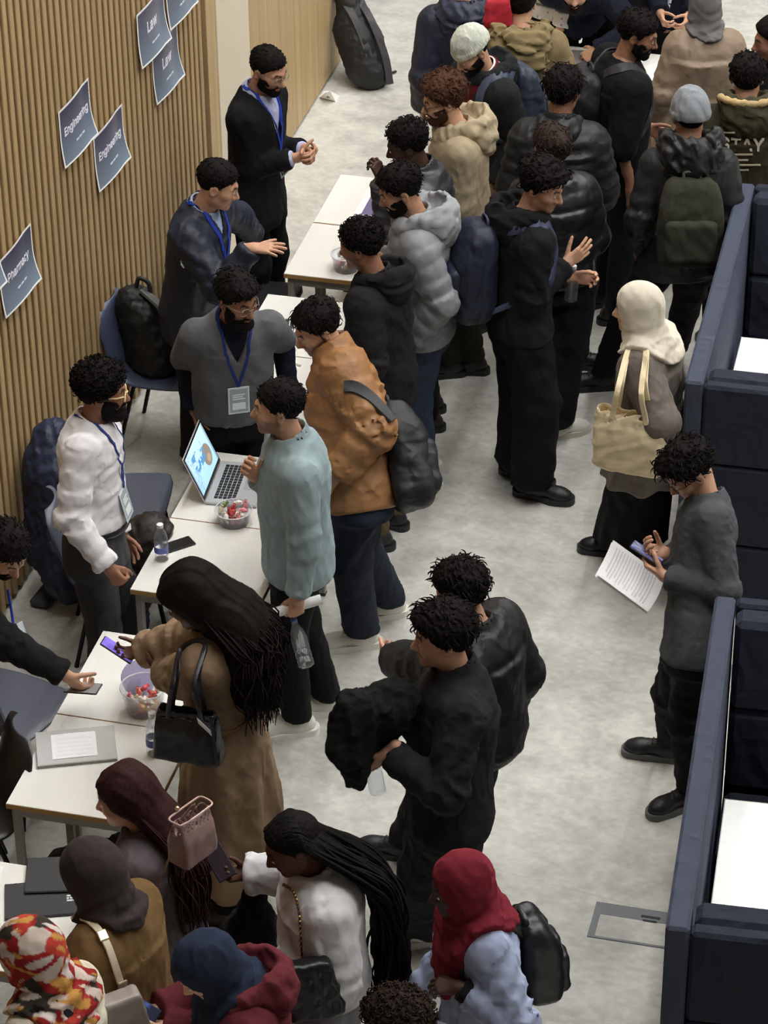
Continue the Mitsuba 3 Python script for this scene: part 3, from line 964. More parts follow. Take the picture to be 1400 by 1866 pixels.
    # ---------------------------------------------------------------- the body under the clothes
    def torso(self, p, t, lo, hi=1.02, straight=0.0, flare=0.0, depth=0.0, k=0.015, td=None):
        z = p[:, 2]
        pc, u = self.pc, self.u
        below = z < pc[2]
        tau = (pc[2] - z) / max(pc[2], 0.1)
        sx = (self.mf[0] - pc[0]) * tau + u[0] * (pc[2] - z) / u[2]
        sy = (self.mf[1] - pc[1]) * tau + u[1] * (pc[2] - z) / u[2]
        pp = p.copy()
        pp[:, 0] -= np.where(below, sx, 0)
        pp[:, 1] -= np.where(below, sy, 0)
        q = (pp - pc.astype(np.float32)) @ self.B.astype(np.float32)
        s = q[:, 2] / self.Ln
        kk = self.k * self.build
        hw = np.interp(s, _S, _HW[self.sex]) * kk
        d = np.interp(s, _S, _D[self.sex]) * kk
        if straight > 0:
            hw = np.where(s < 0.75, np.maximum(hw, straight * kk), hw)
        if depth > 0:
            d = np.where(s < 0.75, np.maximum(d, depth * kk), d)
        hw, d = hw + t, d + (t if td is None else td)
        fl = np.maximum(0.35 - s, 0) * flare
        hw, d = hw + fl, d + fl
        y0 = np.interp(s, [-0.2, 0, 0.35, 0.75, 1.0], [-0.004, -0.012, 0.004, -0.008, -0.012])
        v = (np.sqrt((q[:, 0] / hw) ** 2 + ((q[:, 1] - y0) / d) ** 2) - 1) * np.minimum(hw, d)
        v = smax(v, (lo - s) * self.Ln, k)
        return smax(v, (s - hi) * self.Ln, k), s, q

    def arm(self, p, i, t, r=(0.062, 0.047, 0.033), cut=1.0, lower=True, flat=None):
        kk = self.k * (0.6 + 0.4 * self.build)
        a, t1 = cone(p, self.sh[i], self.el[i], r[0] * kk + t, r[1] * kk + t)
        if not lower:
            return a, t1 * 0, t1
        w = self.el[i] + (self.wr[i] - self.el[i]) * cut
        b, t2 = cone(p, self.el[i], w, r[1] * kk + t, r[2] * kk + t * 0.8)
        if flat is not None:
            wd = unit(self.wr[i] - self.el[i])
            b = smax(b, (p - (self.el[i] + (self.wr[i] - self.el[i]) * flat).astype(np.float32)) @ wd.astype(np.float32), 0.006)
        return smin(a, b, 0.02), t1, t2

    def leg(self, p, i, t, r=(0.088, 0.058, 0.040), cut=1.0, flare=0.0):
        kk = self.k
        a, t1 = cone(p, self.hip[i], self.knee[i], r[0] * kk + t, r[1] * kk + t)
        b, t2 = cone(p, self.knee[i], self.knee[i] + (self.ankle[i] - self.knee[i]) * cut, r[1] * kk + t, r[2] * kk + t + flare)
        return smin(a, b, 0.03), t2

    def bounds(self, pts, pad):
        pts = np.array(pts)
        return pts.min(0) - pad, pts.max(0) + pad

    def _body(self, show, fine, eyes):
        def core(p):
            d = self.torso(p, -0.012, -0.25)[0]
            d = smin(d, capsule(p, self.nb, self.pivot, self.nr * 0.9, self.nr * 0.85), 0.03)
            for i in (0, 1):
                d = smin(d, self.arm(p, i, -0.009)[0], 0.03)
                if self.hasleg:
                    d = smin(d, self.leg(p, i, -0.010)[0], 0.03)
            return d
        pts = [self.nb, self.pivot, self.pc, *self.sh, *self.el, *self.wr, *(self.ankle if self.hasleg else []), *(self.knee if self.hasleg else [])]
        lo, hi = self.bounds(pts, 0.2)
        parts = [surface(core, lo, hi, 0.030, blk=5)]
        hf = lambda p: smin(smin(head_sdf(self.loc(p)), ears_sdf(self.loc(p)), 0.006) * self.kh, capsule(p, self.pivot + (self.pivot - self.nb) * 0.1, self.nb - self.u * 0.03, self.nr * 0.98, self.nr * 1.08), 0.022)
        pts = [self.from_head([sx * 0.1, sy, sz]) for sx in (-1, 1) for sy in (-0.13, 0.13) for sz in (-0.13, 0.13)] + [self.nb - 0.07, self.nb + 0.07]
        lo, hi = self.bounds(pts, 0.01)
        parts.append(surface(hf, lo, hi, 0.0067 if fine else 0.011, margin=0.02))
        for i in (0, 1):
            m = hand_mesh(self.hpose[i], 0.0054 if fine else 0.0085).copy()
            m.apply_scale(self.k * (1.0 if self.sex == 'm' else 0.93))
            if i == 1:
                m.vertices[:, 0] *= -1
                m.invert()
            m.apply_transform(self.hand_frame(i))
            parts.append(m)
            if fine:
                g = lambda p, i=i: self.arm(p, i, 0.0)[0]
                lo, hi = self.bounds([self.el[i], self.wr[i]], 0.09)
        m = joined(parts)
        self.body_key = part(self.key, 'body', m, 'mat_skin', self._paint, smooth=True)
        if eyes:
            for s in (-1, 1):
                e = trimesh.creation.icosphere(2, 0.0128)
                v = np.asarray(e.vertices)
                def ec(_, v=v):
                    c = np.tile(lin((215, 208, 200)), (len(v), 1))
                    ang = np.hypot(v[:, 0], v[:, 2] + 0.002) / 0.0128
                    c[(ang < 0.52) & (v[:, 1] > 0)] = lin((40, 26, 18))
                    c[v[:, 2] > 0.0050] = self.skin * 0.75
                    c[v[:, 2] < -0.0062] = self.skin * 0.9
                    return c
                w = trimesh.Trimesh(self.from_head(v + np.array([s * 0.0312, 0.0788, 0.0])), e.faces, process=False)
                part(self.key, 'eye', w, 'mat_skin', ec, smooth=True)

    def _paint(self, v):
        c = np.tile(self.skin, (len(v), 1))
        q = self.loc(v.astype(np.float32)).astype(float)
        x, y, z = np.abs(q[:, 0]), q[:, 1], q[:, 2]
        near = (np.abs(q[:, 2]) < 0.14) & (x < 0.1) & (np.abs(y) < 0.14)
        c *= (1 + 0.06 * waves(v.astype(np.float32), 0.05, self.seed))[:, None]
        def blend(w, col):
            w = np.where(near, w, 0)[:, None]
            c[:] = c * (1 - w) + np.asarray(col) * w
        blend(0.18 * sstep(0.03, 0.0, np.hypot(x - 0.042, z + 0.03)) * (y > 0.04), self.skin * np.array([1.1, 0.75, 0.7]))
        if self.stubble > 0:
            w = sstep(-0.022, -0.045, z + 0.25 * np.maximum(0.03 - y, 0)) * sstep(-0.02, 0.01, y) * (1 - 0.0 * x)
            w = np.maximum(w * (z > -0.135), sstep(0.072, 0.062, np.abs(y + 0.0) + 0.06) * (x > 0.06) * (z < 0.03) * (z > -0.06))
            blend(self.stubble * w, self.hairc)
        blend(0.8 * (y > 0.07) * sstep(0.026, 0.02, x) * sstep(0.0125, 0.009, np.abs(z + 0.0658)), self.lips)
        arch = 0.0225 + 0.006 * sstep(0.012, 0.035, x) - 0.010 * sstep(0.036, 0.055, x)
        blend(0.9 * (y > 0.045) * sstep(0.010, 0.014, x) * sstep(0.054, 0.048, x) * sstep(0.0068, 0.0045, np.abs(z - arch)), self.hairc)
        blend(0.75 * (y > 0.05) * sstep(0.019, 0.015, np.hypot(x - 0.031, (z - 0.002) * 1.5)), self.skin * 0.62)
        return np.clip(c, 0, 1)

    # ---------------------------------------------------------------- hair and headwear (in the head's frame)
    def _head_part(self, name, f, h, m, col, lo=(-0.15, -0.18, -0.16), hi=(0.15, 0.16, 0.20), label=None, color_fn=None):
        s = surface(lambda p: f(p), lo, hi, h, margin=0.02)
        base = np.asarray(s.vertices).copy()
        s.vertices = self.from_head(base)
        c = (lambda v: color_fn(base)) if color_fn else (lambda v: np.asarray(col) * (1 + 0.22 * waves(base.astype(np.float32) * np.array([1, 1, 0.5], np.float32), 0.012, 5))[:, None])
        return part(self.key, name, s, m, c, smooth=True, label=label)

    def hair(self, top=0.022, side=0.006, curl=0.004, scale=0.022, front=0.070, nape=-0.085, quiff=0.0, h=0.0072, col=None, label=None, temple=0.0, bun=False, tufts=None, curly=False):
        col = self.hairc if col is None else col
        sd = self.seed

        def f(p):
            z, y = p[:, 2], p[:, 1]
            cut = np.interp(y, [-0.115, -0.06, -0.03, 0.004, 0.016, 0.05, 0.085, 0.12], [nape, nape + 0.012, -0.02, -0.026, 0.010, 0.044, front, front + 0.012]) + temple * sstep(0.03, 0.06, y) * sstep(0.03, 0.06, np.abs(p[:, 0]))
            edge = sstep(-0.004, 0.030, z - cut)
            th = (side + (top - side) * sstep(0.0, 0.085, z)) * (0.22 + 0.78 * edge)
            d = ellipsoid(p, (0, -0.018, 0.030), (0.0765, 0.0985, 0.0885)) - th
            if quiff > 0:
                d = smin(d, ellipsoid(p, (0.005, 0.056, 0.098), (0.058, 0.045, 0.02 + quiff)), 0.03)
            d = d - curl * edge * (waves(p, scale, sd, 2.2) + 0.4 * waves(p, scale * 0.5, sd + 1, 2.2))
            d = smax(d, cut - z, 0.006)
            if bun:
                d = smin(d, ball(p, (0, -0.115, 0.06), 0.045) - 0.004 * waves(p, 0.02, sd), 0.01)
            return d
        if tufts is None:
            tufts = (320 if top >= 0.014 else 260 if top >= 0.009 else 0) if self.fine else 0
        if tufts:
            self._tufts(f, cutf=None, n=tufts, col=col, curly=curly, top=top, side=side)
        return self._head_part('hair', f, h, 'mat_hair', col, label=label)

    def _tufts(self, f, cutf, n, col, curly, top, side):
        """Locks lying on the hair, so that its surface and outline break up; one part, past counting."""
        g = np.random.default_rng(self.seed + 90)
        d = g.normal(size=(n * 3, 3))
        d[:, 2] = np.abs(d[:, 2]) * 1.1 - 0.35
        d /= np.linalg.norm(d, axis=1, keepdims=True)
        p = np.array([0, -0.018, 0.030]) + d * 0.16
        for _ in range(14):
            p = p - d * np.clip(f(p.astype(np.float32)), -0.02, 0.05)[:, None] * 0.9
        v = np.abs(f(p.astype(np.float32)))
        e = np.float32(0.004)
        q32 = p.astype(np.float32)
        nn = np.stack([f(q32 + e * a) - f(q32 - e * a) for a in np.eye(3, dtype=np.float32)], 1).astype(float)
        nn = unit_rows(nn)
        ok = np.where((v < 0.004) & ((nn * d).sum(1) > 0.6))[0][:n]
        out = []
        L0 = 0.012 + 0.75 * top
        for k in ok:
            o, m = p[k], nn[k]
            flow = np.array([0.7 * o[0] * 8, 1.6 * sstep(-0.05, 0.05, o[1]) * sstep(0.05, 0.11, o[2]) - 0.7, -1.1 + 1.0 * sstep(0.05, 0.11, o[2])]) + g.normal(size=3) * 0.55
            t = unit(flow - m * (flow @ m))
            if curly:
                b = np.cross(m, t)
                r = g.uniform(0.004, 0.0075)
                a = np.linspace(-0.6, 4.4, 8)
                c = o + m * (0.001 + r * (1 - np.cos(a)) * 0.8)[:, None] + t * (r * np.sin(a))[:, None] + b * (0.0028 * a)[:, None]
                rad = 0.0026
            else:
                L = L0 * g.uniform(0.6, 1.25)
                s_ = np.linspace(0, 1, 6)[:, None]
                c = o - m * 0.003 + t * L * s_ + m * (min(0.010, 0.25 * L0) * np.sin(s_ * 2.6) * g.uniform(0.5, 1.4)) - m * (L * L * 4.2) * s_ ** 2 + np.cross(m, t) * (g.normal() * 0.006) * s_ ** 2
                rad = g.uniform(0.0022, 0.0038) * np.array([0.7, 1, 1, 0.9, 0.7, 0.25])
            out.append(tube(self.from_head(c), rad, 3, caps=False))
        if out:
            part(self.key, 'hair_locks', trimesh.util.concatenate(out), 'mat_hair', np.asarray(col) * 1.15, smooth=True, kind='stuff')

    def beard(self, t=0.007, full=1.0, curl=0.0015, col=None):
        col = self.hairc if col is None else col

        def f(p):
            x, y, z = np.abs(p[:, 0]), p[:, 1], p[:, 2]
            d = head_sdf(p) - t - 0.006 * full * sstep(-0.07, -0.11, z) - curl * waves(p, 0.014, self.seed, 2.0)
            line = np.interp(x, [0, 0.02, 0.032, 0.05, 0.060, 0.068, 0.08], [-0.046, -0.049, -0.060, -0.066, -0.056, -0.02, 0.004])
            d = smax(d, z - line, 0.006)
            back = np.interp(z, [-0.12, -0.07, -0.02, 0.02], [0.005, -0.005, 0.000, 0.008])
            d = smax(d, back - y, 0.008)
            d = smax(d, -ellipsoid(p, (0, 0.10, -0.0655), (0.025, 0.035, 0.0105)), 0.004)
            return smax(d, -ellipsoid(p, (0, 0.115, -0.03), (0.019, 0.03, 0.016)), 0.004)
        return self._head_part('beard', f, 0.0052, 'mat_hair', col, lo=(-0.10, -0.05, -0.15), hi=(0.10, 0.13, 0.04))

    def knit_cap(self, col, low=0.012, th=0.010, rim=True, slouch=0.0, name='cap', ribs=False):
        def f(p):
            d = ellipsoid(p, (0, -0.018 - slouch * 0.4, 0.032 + slouch * 0.5), (0.080 + th, 0.102 + th, 0.092 + th + slouch))
            cut = low + 0.05 * (p[:, 1] + 0.02)
            if rim:
                b = ellipsoid(p, (0, -0.018, 0.030), (0.085 + th, 0.107 + th, 0.097 + th))
                b = smax(smax(b, p[:, 2] - cut - 0.035, 0.008), cut - p[:, 2], 0.006)
                d = smin(smax(d, cut + 0.004 - p[:, 2], 0.006), b, 0.006)
            else:
                d = smax(d, cut - p[:, 2], 0.006)
            if ribs:
                d = d + 0.0018 * np.sin(np.arctan2(p[:, 0], p[:, 1] + 0.018) * 44)
            return d + 0.0025 * waves(p, 0.05, self.seed)
        return self._head_part(name, f, 0.0058, 'mat_cloth', col, color_fn=lambda v: np.asarray(col) * (1 + 0.12 * waves(v.astype(np.float32), 0.009, 3))[:, None])

    def glasses(self, col=lin((30, 30, 32)), r=0.0022, w=0.023, hh=0.019):
        ms = []
        for s in (-1, 1):
            t = np.linspace(0, 2 * np.pi, 21)
            ring = np.stack([s * 0.0325 + w * np.sign(np.cos(t)) * np.abs(np.cos(t)) ** 0.75, 0.1005 - 0.22 * np.abs(s * 0.0325 + w * np.cos(t)) * 0.6, -0.002 + hh * np.sign(np.sin(t)) * np.abs(np.sin(t)) ** 0.75], 1)
            ms.append(tube(self.from_head(ring), r, 6, caps=False))
            ms.append(tube(self.from_head([[s * 0.056, 0.090, 0.008], [s * 0.078, 0.055, 0.010], [s * 0.082, 0.0, 0.008], [s * 0.080, -0.028, -0.006]]), r, 6))
        ms.append(tube(self.from_head([[-0.011, 0.102, 0.004], [0, 0.106, 0.007], [0.011, 0.102, 0.004]]), r, 6))
        part(self.key, 'glasses', ms, 'mat_plastic', col, smooth=50)

    def hijab(self, col, drape=0.19, mat='mat_cloth', fold=0.005, face=(0.057, 0.060, 0.088), front=0.10, back=0.10, color_fn=None, loose=0.0, h=0.0098, low=0.0, name='headscarf', cover=False, nape=None):
        """A scarf round head and neck, spread on the shoulders."""
        sd = self.seed

        def f(p):
            q = self.loc(p)
            d = ellipsoid(q, (0, -0.022, 0.022), (0.094 + loose, 0.118 + loose, 0.118 + loose * 0.6)) * self.kh
            d = smin(d, cone(q, (0, -0.012, -0.06), (0, -0.012, -0.115), 0.083 + loose * 0.5, 0.080)[0] * self.kh, 0.05)
            b = (p - self.nb.astype(np.float32)) @ self.B.astype(np.float32)
            d = smin(d, cone(b, (0, 0.01, 0.06), (0, 0.01, -0.01), 0.085, 0.10)[0], 0.05)
            # the part spread over shoulders and chest lies on the clothes
            zz = b[:, 2]
            g = np.min([q_(p) for q_ in self.garments], 0) - 0.022 - 0.004 * waves(p, 0.10, sd + 5)
            depth = np.where(b[:, 1] > 0.01, front, back)
            ax = np.abs(b[:, 0])
            reach = depth * np.sqrt(np.maximum(0, 1 - (ax / drape) ** 2)) - 0.03
            g = smax(g, -reach - zz, 0.015)
            g = smax(g, ax - drape, 0.015)
            g = smax(g, zz - 0.10, 0.02)
            d = smin(d, g, 0.03)
            # folds that run round the neck and up to the crown
            ang = np.arctan2(q[:, 0], q[:, 1])
            near = sstep(-0.02, -0.09, q[:, 2])
            w1 = np.sin((q[:, 2] * 95 + 1.6 * np.cos(ang + 0.6)) + 1.2 * waves(p, 0.11, sd))
            d = d - fold * near * w1 - fold * 0.5 * waves(p, 0.085, sd + 2, 2.0)
            if not cover:
                hole = ellipsoid(q, (0, 0.105, -0.020), face) * self.kh
                d = smax(d, -hole, 0.012)
            return d
        lo, hi = self.bounds([self.hc, self.nb, self.from_body([0.2, 0.13, -drape - 0.12]), self.from_body([-0.2, -0.15, -drape - 0.06])], 0.19)
        s = surface(f, lo, hi, h, margin=0.03)
        self.scarf = f
        if color_fn is None:
            cf = lambda v: np.asarray(col) * (1 + 0.05 * waves(v.astype(np.float32), 0.03, 9))[:, None]
        else:
            cf = lambda v: color_fn(self.loc(v.astype(np.float32)))
        return part(self.key, name, s, mat, cf, smooth=True)

    # ---------------------------------------------------------------- clothes
    def top(self, col, t=0.014, hem=0.0, name='jumper', mat='mat_cloth', sleeve=1.0, straight=0.0, depth=0.0, flare=0.0, fold=0.005, scale=0.11, quilt=None, collar=0.22, cr=0.014,
            V=None, h=0.0122, color_fn=None, sleeves=True, cuff=0.004, bare=False, label=None, armr=(0.066, 0.052, 0.037), td=None, ripple=0.004, hi=1.02, neck=True):
        """hem: height above the pelvis along the spine, as a share of the spine's length (0 = hips, negative = longer)."""
        col = deep(col)
        sd = self.seed
        fl = flare
        h = h if self.fine else h * 1.4

        def f(p):
            d, s, q = self.torso(p, t, hem, hi, straight, fl, depth, td=td)
            if quilt:
                pit, amp = quilt
                d = d + amp * (1 - np.abs(np.sin(np.pi * q[:, 2] / pit)) ** 0.55)
            n = creases(p, self.B.astype(np.float32), scale, sd)
            lowband = sstep(hem + 0.02, hem + 0.10, s)
            d = d - fold * n * lowband
            # drag lines from the shoulders, gathers above the hem
            if hem > -0.36:
                d = d - fold * 0.35 * np.sin(q[:, 2] / 0.027 + 2.5 * n + 9 * q[:, 0]) * sstep(0.45, 0.0, s) * lowband
            else:
                d = d - fold * 1.1 * sstep(0.25, -0.5, s) * np.sin(np.arctan2(q[:, 0], q[:, 1]) * 9 + 1.6 * waves(p, 0.4, sd + 6))
            if self.under is not None and hem < 0.15:
                d = smin(d, smax(smax(self.under(p) - 0.008, (hem - s) * self.Ln, 0.01), (s - 0.3) * self.Ln, 0.02), 0.02)
            if sleeves:
                for i in (0, 1):
                    long = sleeve > 0.5
                    a, t1, t2 = self.arm(p, i, t, armr, cut=(sleeve if long else 1.0), lower=long, flat=sleeve * 0.97)
                    if long:
                        along = np.where(t2 > 0.001, 0.17 * self.S + t2 * 0.148 * self.S, t1 * 0.168 * self.S)
                        zone = np.exp(-((along - 0.165 * self.S) / 0.09) ** 2) + 0.5 * sstep(0.4, 0.9, t2) + 0.25
                        if quilt:
                            a = a + quilt[1] * (1 - np.abs(np.sin(np.pi * along / quilt[0])) ** 0.55)
                        a = a - ripple * zone * np.sin(along / 0.0115 * (0.7 + 0.5 * (scale / 0.11)) ** -1 + 2.8 * n) - fold * 0.45 * n
                        a = a - cuff * sstep(0.86, 0.90, t2)
                    else:
                        lim = sleeve * 2
                        a = smax(a, (t1 - lim) * 0.168 * self.S, 0.01) - fold * 0.6 * n
                    d = smin(d, a, 0.012 + 0.036 * (1 - sstep(0.10, 0.50, t1)) if long else 0.03)
            if collar > 0:
                c = capsule(p, self.nb - self.u * 0.01, self.nb + (self.pivot - self.nb) * collar, self.nr + cr + 0.022, self.nr + cr + 0.016)
                c = smax(c, (p - (self.nb + (self.pivot - self.nb) * collar).astype(np.float32)) @ unit(self.pivot - self.nb).astype(np.float32), 0.006)
                d = smin(d, c, 0.018)
            if neck:
                d = smax(d, -capsule(p, self.nb + self.u * 0.005, self.pivot + (self.pivot - self.nb), self.nr + 0.008 + 0.3 * cr, self.nr + 0.012 + 0.3 * cr), 0.008)
            if V:
                # the open front: half width at the neck, height share where it closes
                w0, s0 = V[:2]
                half = np.maximum(w0 * (s - s0) / (1.0 - s0), -1.0) 
                wedge = np.maximum(np.abs(q[:, 0]) - half, 0.02 - q[:, 1])
                d = smax(d, -wedge, 0.006)
            return d
        pts = [self.nb + self.u * 0.12, self.from_body([0.24, 0.2, 0]), self.from_body([-0.24, -0.2, 0]), *self.sh]
        bz = self.pc + self.u * hem * self.Ln if hem > -0.2 else self.pc * 1
        pts += [bz + 0.24, bz - np.array([0.24, 0.24, 0])]
        if hem < 0:
            z0 = self.pc[2] + hem * self.Ln
            pts += [np.array([self.mf[0] + s * 0.34, self.mf[1] + s * 0.34, z0]) for s in (-1, 1)]
        if sleeves:
            pts += [*self.el, *(self.wr if sleeve > 0.5 else self.el)]
        lo, hi_ = self.bounds(pts, 0.08 + t)
        m = surface(f, lo, hi_, h, margin=0.03)
        cf = color_fn if color_fn else (lambda v: np.asarray(col) * (1 + 0.07 * waves(v.astype(np.float32), 0.05, sd + 4))[:, None])
        if color_fn:
            cf = lambda v: color_fn(((v - self.pc) @ self.B) / np.array([1, 1, self.Ln]))
        self.garments.append(f)
        if bare:
            pass
        return part(self.key, name, m, mat, cf, smooth=True, label=label)

    def on(self, pts, d=0.006):
        """Points moved onto the outermost garment, d metres off it, and the surface's normals there."""
        p = np.asarray(pts, np.float32).copy()
        f = lambda q: np.min([g(q) for g in self.garments], 0)
        e = np.float32(0.012)
        for _ in range(4):
            v = f(p)
            g = np.stack([f(p + e * a) - f(p - e * a) for a in np.eye(3, dtype=np.float32)], 1)
            g /= np.linalg.norm(g, axis=1, keepdims=True) + 1e-9
            p = p - g * np.clip(v - d, -0.12, 0.12)[:, None]
        return p.astype(float), g.astype(float)

    def hit(self, x, y, d=0.01):
        """Where the clothes lie that the photograph shows at (x, y), d metres off the cloth, and the normal there."""
        ray = unit(cam_right * (x - 700) - cam_up * (y - 933) + cam_fwd * FOCAL)
        f = lambda q: np.min([g(q) for g in self.garments], 0)
        ts = np.arange(float(np.linalg.norm(self.nb - cam_pos)) - 0.9, float(np.linalg.norm(self.nb - cam_pos)) + 1.0, 0.006)
        v = f((cam_pos + ray * ts[:, None]).astype(np.float32))
        inside = np.where(v < 0.002)[0]
        t = float(ts[inside[0] if len(inside) else int(np.argmin(v))])
        p = (cam_pos + ray * t)[None].astype(np.float32)
        e = np.float32(0.02)
        g = np.stack([f(p + e * a) - f(p - e * a) for a in np.eye(3, dtype=np.float32)], 1)[0]
        n = unit(g)
        return p[0].astype(float) + n * d, n

    def trousers(self, col, t=0.016, r=(0.090, 0.064, 0.046), flare=0.0, mat='mat_cloth', fold=0.005, waist=0.22, cut=0.99, h=0.0195, name='trousers', hem_z=0.085):
        h = h if self.fine else 0.026
        col = deep(col)
        sd = self.seed + 20

        def f(p):
            d = self.torso(p, t * 0.7, -0.24, waist)[0]
            for i in (0, 1):
                a, t2 = self.leg(p, i, t, r, cut, flare)
                n = waves(p, 0.13, sd)
                a = a - fold * n - fold * 1.0 * sstep(0.55, 0.95, t2) * np.sin(t2 * 55 + 3 * n) - fold * 0.6 * np.exp(-(t2 / 0.12) ** 2) * np.sin(t2 * 80 + 3 * n)
                d = smin(d, a, 0.028)
            return smax(d, hem_z - p[:, 2], 0.01)
        self.under = f
        pts = [self.pc + self.u * waist * self.Ln, *self.hip, *self.knee, *self.ankle]
        lo, hi = self.bounds(pts, 0.16 + t + flare)
        lo[2] = max(lo[2], 0.02)
        m = surface(f, lo, hi, h, margin=0.04)
        return part(self.key, name, m, mat, lambda v: np.asarray(col) * (1 + 0.08 * waves(v.astype(np.float32), 0.07, sd))[:, None], smooth=True)

    def skirt(self, col, hem_z=0.08, w=0.20, d_=0.17, mat='mat_cloth', fold=0.006, name='skirt', h=0.016):
        col = deep(col)
        sd = self.seed + 30

        def f(p):
            z = p[:, 2]
            tau = np.clip((self.pc[2] + 0.08 - z) / (self.pc[2] + 0.08 - hem_z), 0, 1)
            c = self.pc[None, :2] + (self.mf - self.pc)[None, :2] * tau[:, None]
            q = (p[:, :2] - c) @ np.stack([self.r[:2], self.f[:2]], 1)
            hw, dd = 0.175 * self.k + (w - 0.175) * tau ** 0.8, 0.125 * self.k + (d_ - 0.125) * tau ** 0.8
            v = (np.sqrt((q[:, 0] / hw) ** 2 + (q[:, 1] / dd) ** 2) - 1) * np.minimum(hw, dd)
            ang = np.arctan2(q[:, 0], q[:, 1])
            v = v - fold * (0.3 + tau) * np.sin(ang * 11 + 1.5 * waves(p, 0.25, sd))
            return smax(smax(v, hem_z - z, 0.01), z - self.pc[2] - 0.10, 0.01)
        c = np.array([self.mf, self.pc])
        lo, hi = c.min(0) - [w + 0.05, w + 0.05, 0], c.max(0) + [w + 0.05, w + 0.05, 0.14]
        lo[2] = hem_z - 0.03
        return part(self.key, name, surface(f, lo, hi, h, margin=0.04), mat, col, smooth=True)

    def hood(self, col, size=1.0, mat='mat_cloth', fold=0.006, drop=0.0, fluffy=None, h=0.011, lift=0.0, back=0.0):
        """A hood lying on the back, open upwards."""
        col = deep(col)
        sd = self.seed + 40

        def f(p):
            b = ((p - (self.nb + self.u * lift).astype(np.float32)) @ self.B.astype(np.float32)) / np.float32(size * self.k)
            d = ellipsoid(b, (0, -0.105 - back, -0.035 - drop), (0.128, 0.085, 0.115 + drop))
            x, y, z = b[:, 0], b[:, 1], b[:, 2]
            rr = np.sqrt(x * x * 0.9 + (y + 0.02) ** 2 * 1.0)
            tz = z - 0.012 + 0.45 * np.maximum(y, -0.02)
            ring = np.sqrt((rr - 0.098) ** 2 + tz ** 2) - 0.034
            d = smin(d, ring, 0.05)
            d = smax(d, -ellipsoid(b, (0, -0.045 - back * 0.6, 0.075), (0.082, 0.088 + back * 0.6, 0.098)), 0.02)
            d = d - fold * waves(p, 0.075, sd, 2.0) - fold * 0.6 * np.sin(z * 70 + x * 22 + 2.5 * waves(p, 0.12, sd))
            return d * size * self.k
        pts = [self.from_body(np.array([sx * 0.19, sy, sz]) * size) for sx in (-1, 1) for sy in (-0.24 - back, 0.14) for sz in (-0.2 - drop, 0.13)]
        lo, hi = self.bounds(pts, 0.02)
        m = surface(f, lo, hi, h, margin=0.03)
        self.garments.append(f)
        return part(self.key, 'hood', m, mat, lambda v: np.asarray(col) * (1 + 0.07 * waves(v.astype(np.float32), 0.05, sd))[:, None], smooth=True)

    def flap_collar(self, col, mat='mat_cloth', w=0.028, tilt=0.5):
        """A folded shirt collar round the neck."""
        t = np.linspace(-2.75, 2.75, 25)
        r = self.nr + 0.017
        ax = unit(self.pivot - self.nb)
        rr = unit(np.cross(self.f, ax))
        ff = np.cross(ax, rr)
        c = self.nb + ax * 0.035
        dirs = np.sin(t)[:, None] * rr + -np.cos(t)[:, None] * ff
        p = c + dirs * r - ax * (0.020 * (1 - np.cos(t))[:, None] * 0.5)
        q = p + dirs * 0.012 - ax * w
        pts = (p + q) / 2
        nn = unit_rows(dirs * 0.9 + ax * 0.4)
        part(self.key, 'collar', ribbon(pts, nn, w + 0.006, 0.006), mat, col, smooth=60)

    def shoes(self, col, sole=None, laces=None, kind='sneaker', scale=1.0):
        sole = col if sole is None else sole
        for i in (0, 1):
            d = self.fdir[i]
            r = np.array([d[1], -d[0], 0])
            k = self.k * scale * 1.06
            M = frame_matrix([self.ankle[i][0], self.ankle[i][1], 0], r * k * (1 if i == 0 else 1), d * k, np.array([0, 0, 1.0]) * k)
            tw = T(M.tolist())
            key = numbered(self.key + '__shoe')
            scene[key] = {**shoe_ply(kind, 'upper', col), 'to_world': tw}
            scene[key + '__sole'] = {**shoe_ply(kind, 'sole', sole), 'to_world': tw}
            scene[key + '__laces'] = {**shoe_ply(kind, 'laces', sole if laces is None else laces), 'to_world': tw}

    def lanyard(self, col, length=0.33, card=True, width=0.012, at_=(0.0, 0.15), tilt=0.0, cardcol=None):
        """A ribbon round the neck with a badge on the chest."""
        end = self.from_body([at_[0], at_[1], -length])
        key = None
        for s in (-1, 1):
            pts = smoothpath([self.from_body([s * 0.055, -0.06, 0.045]), self.from_body([s * 0.075, 0.01, 0.01]), self.from_body([s * 0.065, 0.09, -0.07]), self.from_body([s * 0.035 + at_[0] * 0.5, 0.13, -0.6 * length]), end], 5)
            pts, n = self.on(pts, 0.004)
            part(self.key, 'lanyard', ribbon(pts, n, width, 0.003), 'mat_cloth', col, smooth=60)
        if card:
            c, n = self.on([self.from_body([at_[0], at_[1], -length - 0.075])], 0.014)
            c, n = c[0], unit(n[0] + np.array([0, 0, 0.25]))
            up = unit(np.array([0, 0, 1.0]) - n * n[2])
            x = np.cross(up, n)
            up = up * math.cos(tilt) + x * math.sin(tilt)
            x = np.cross(up, n)
            k = thing('name_badge', self.badge_label, 'badge')
            M = frame_matrix(c, x, up, n)
            part(k, 'holder', moved(box((-0.052, -0.074, -0.002), (0.052, 0.074, 0.002), 0.0015), M), 'mat_laminate', lin((196, 206, 210)))
            part(k, 'card', moved(box((-0.044, -0.064, 0.002), (0.044, 0.064, 0.0028)), M), 'mat_paper', lin((150, 160, 164)) if cardcol is None else cardcol)
            pr = [box((-0.030, 0.030 - 0.012 * q, 0.0028), (0.030 - 0.012 * (q % 2), 0.036 - 0.012 * q, 0.0033)) for q in range(3)] + [box((-0.032, -0.05, 0.0028), (0.032, -0.012, 0.0033))]
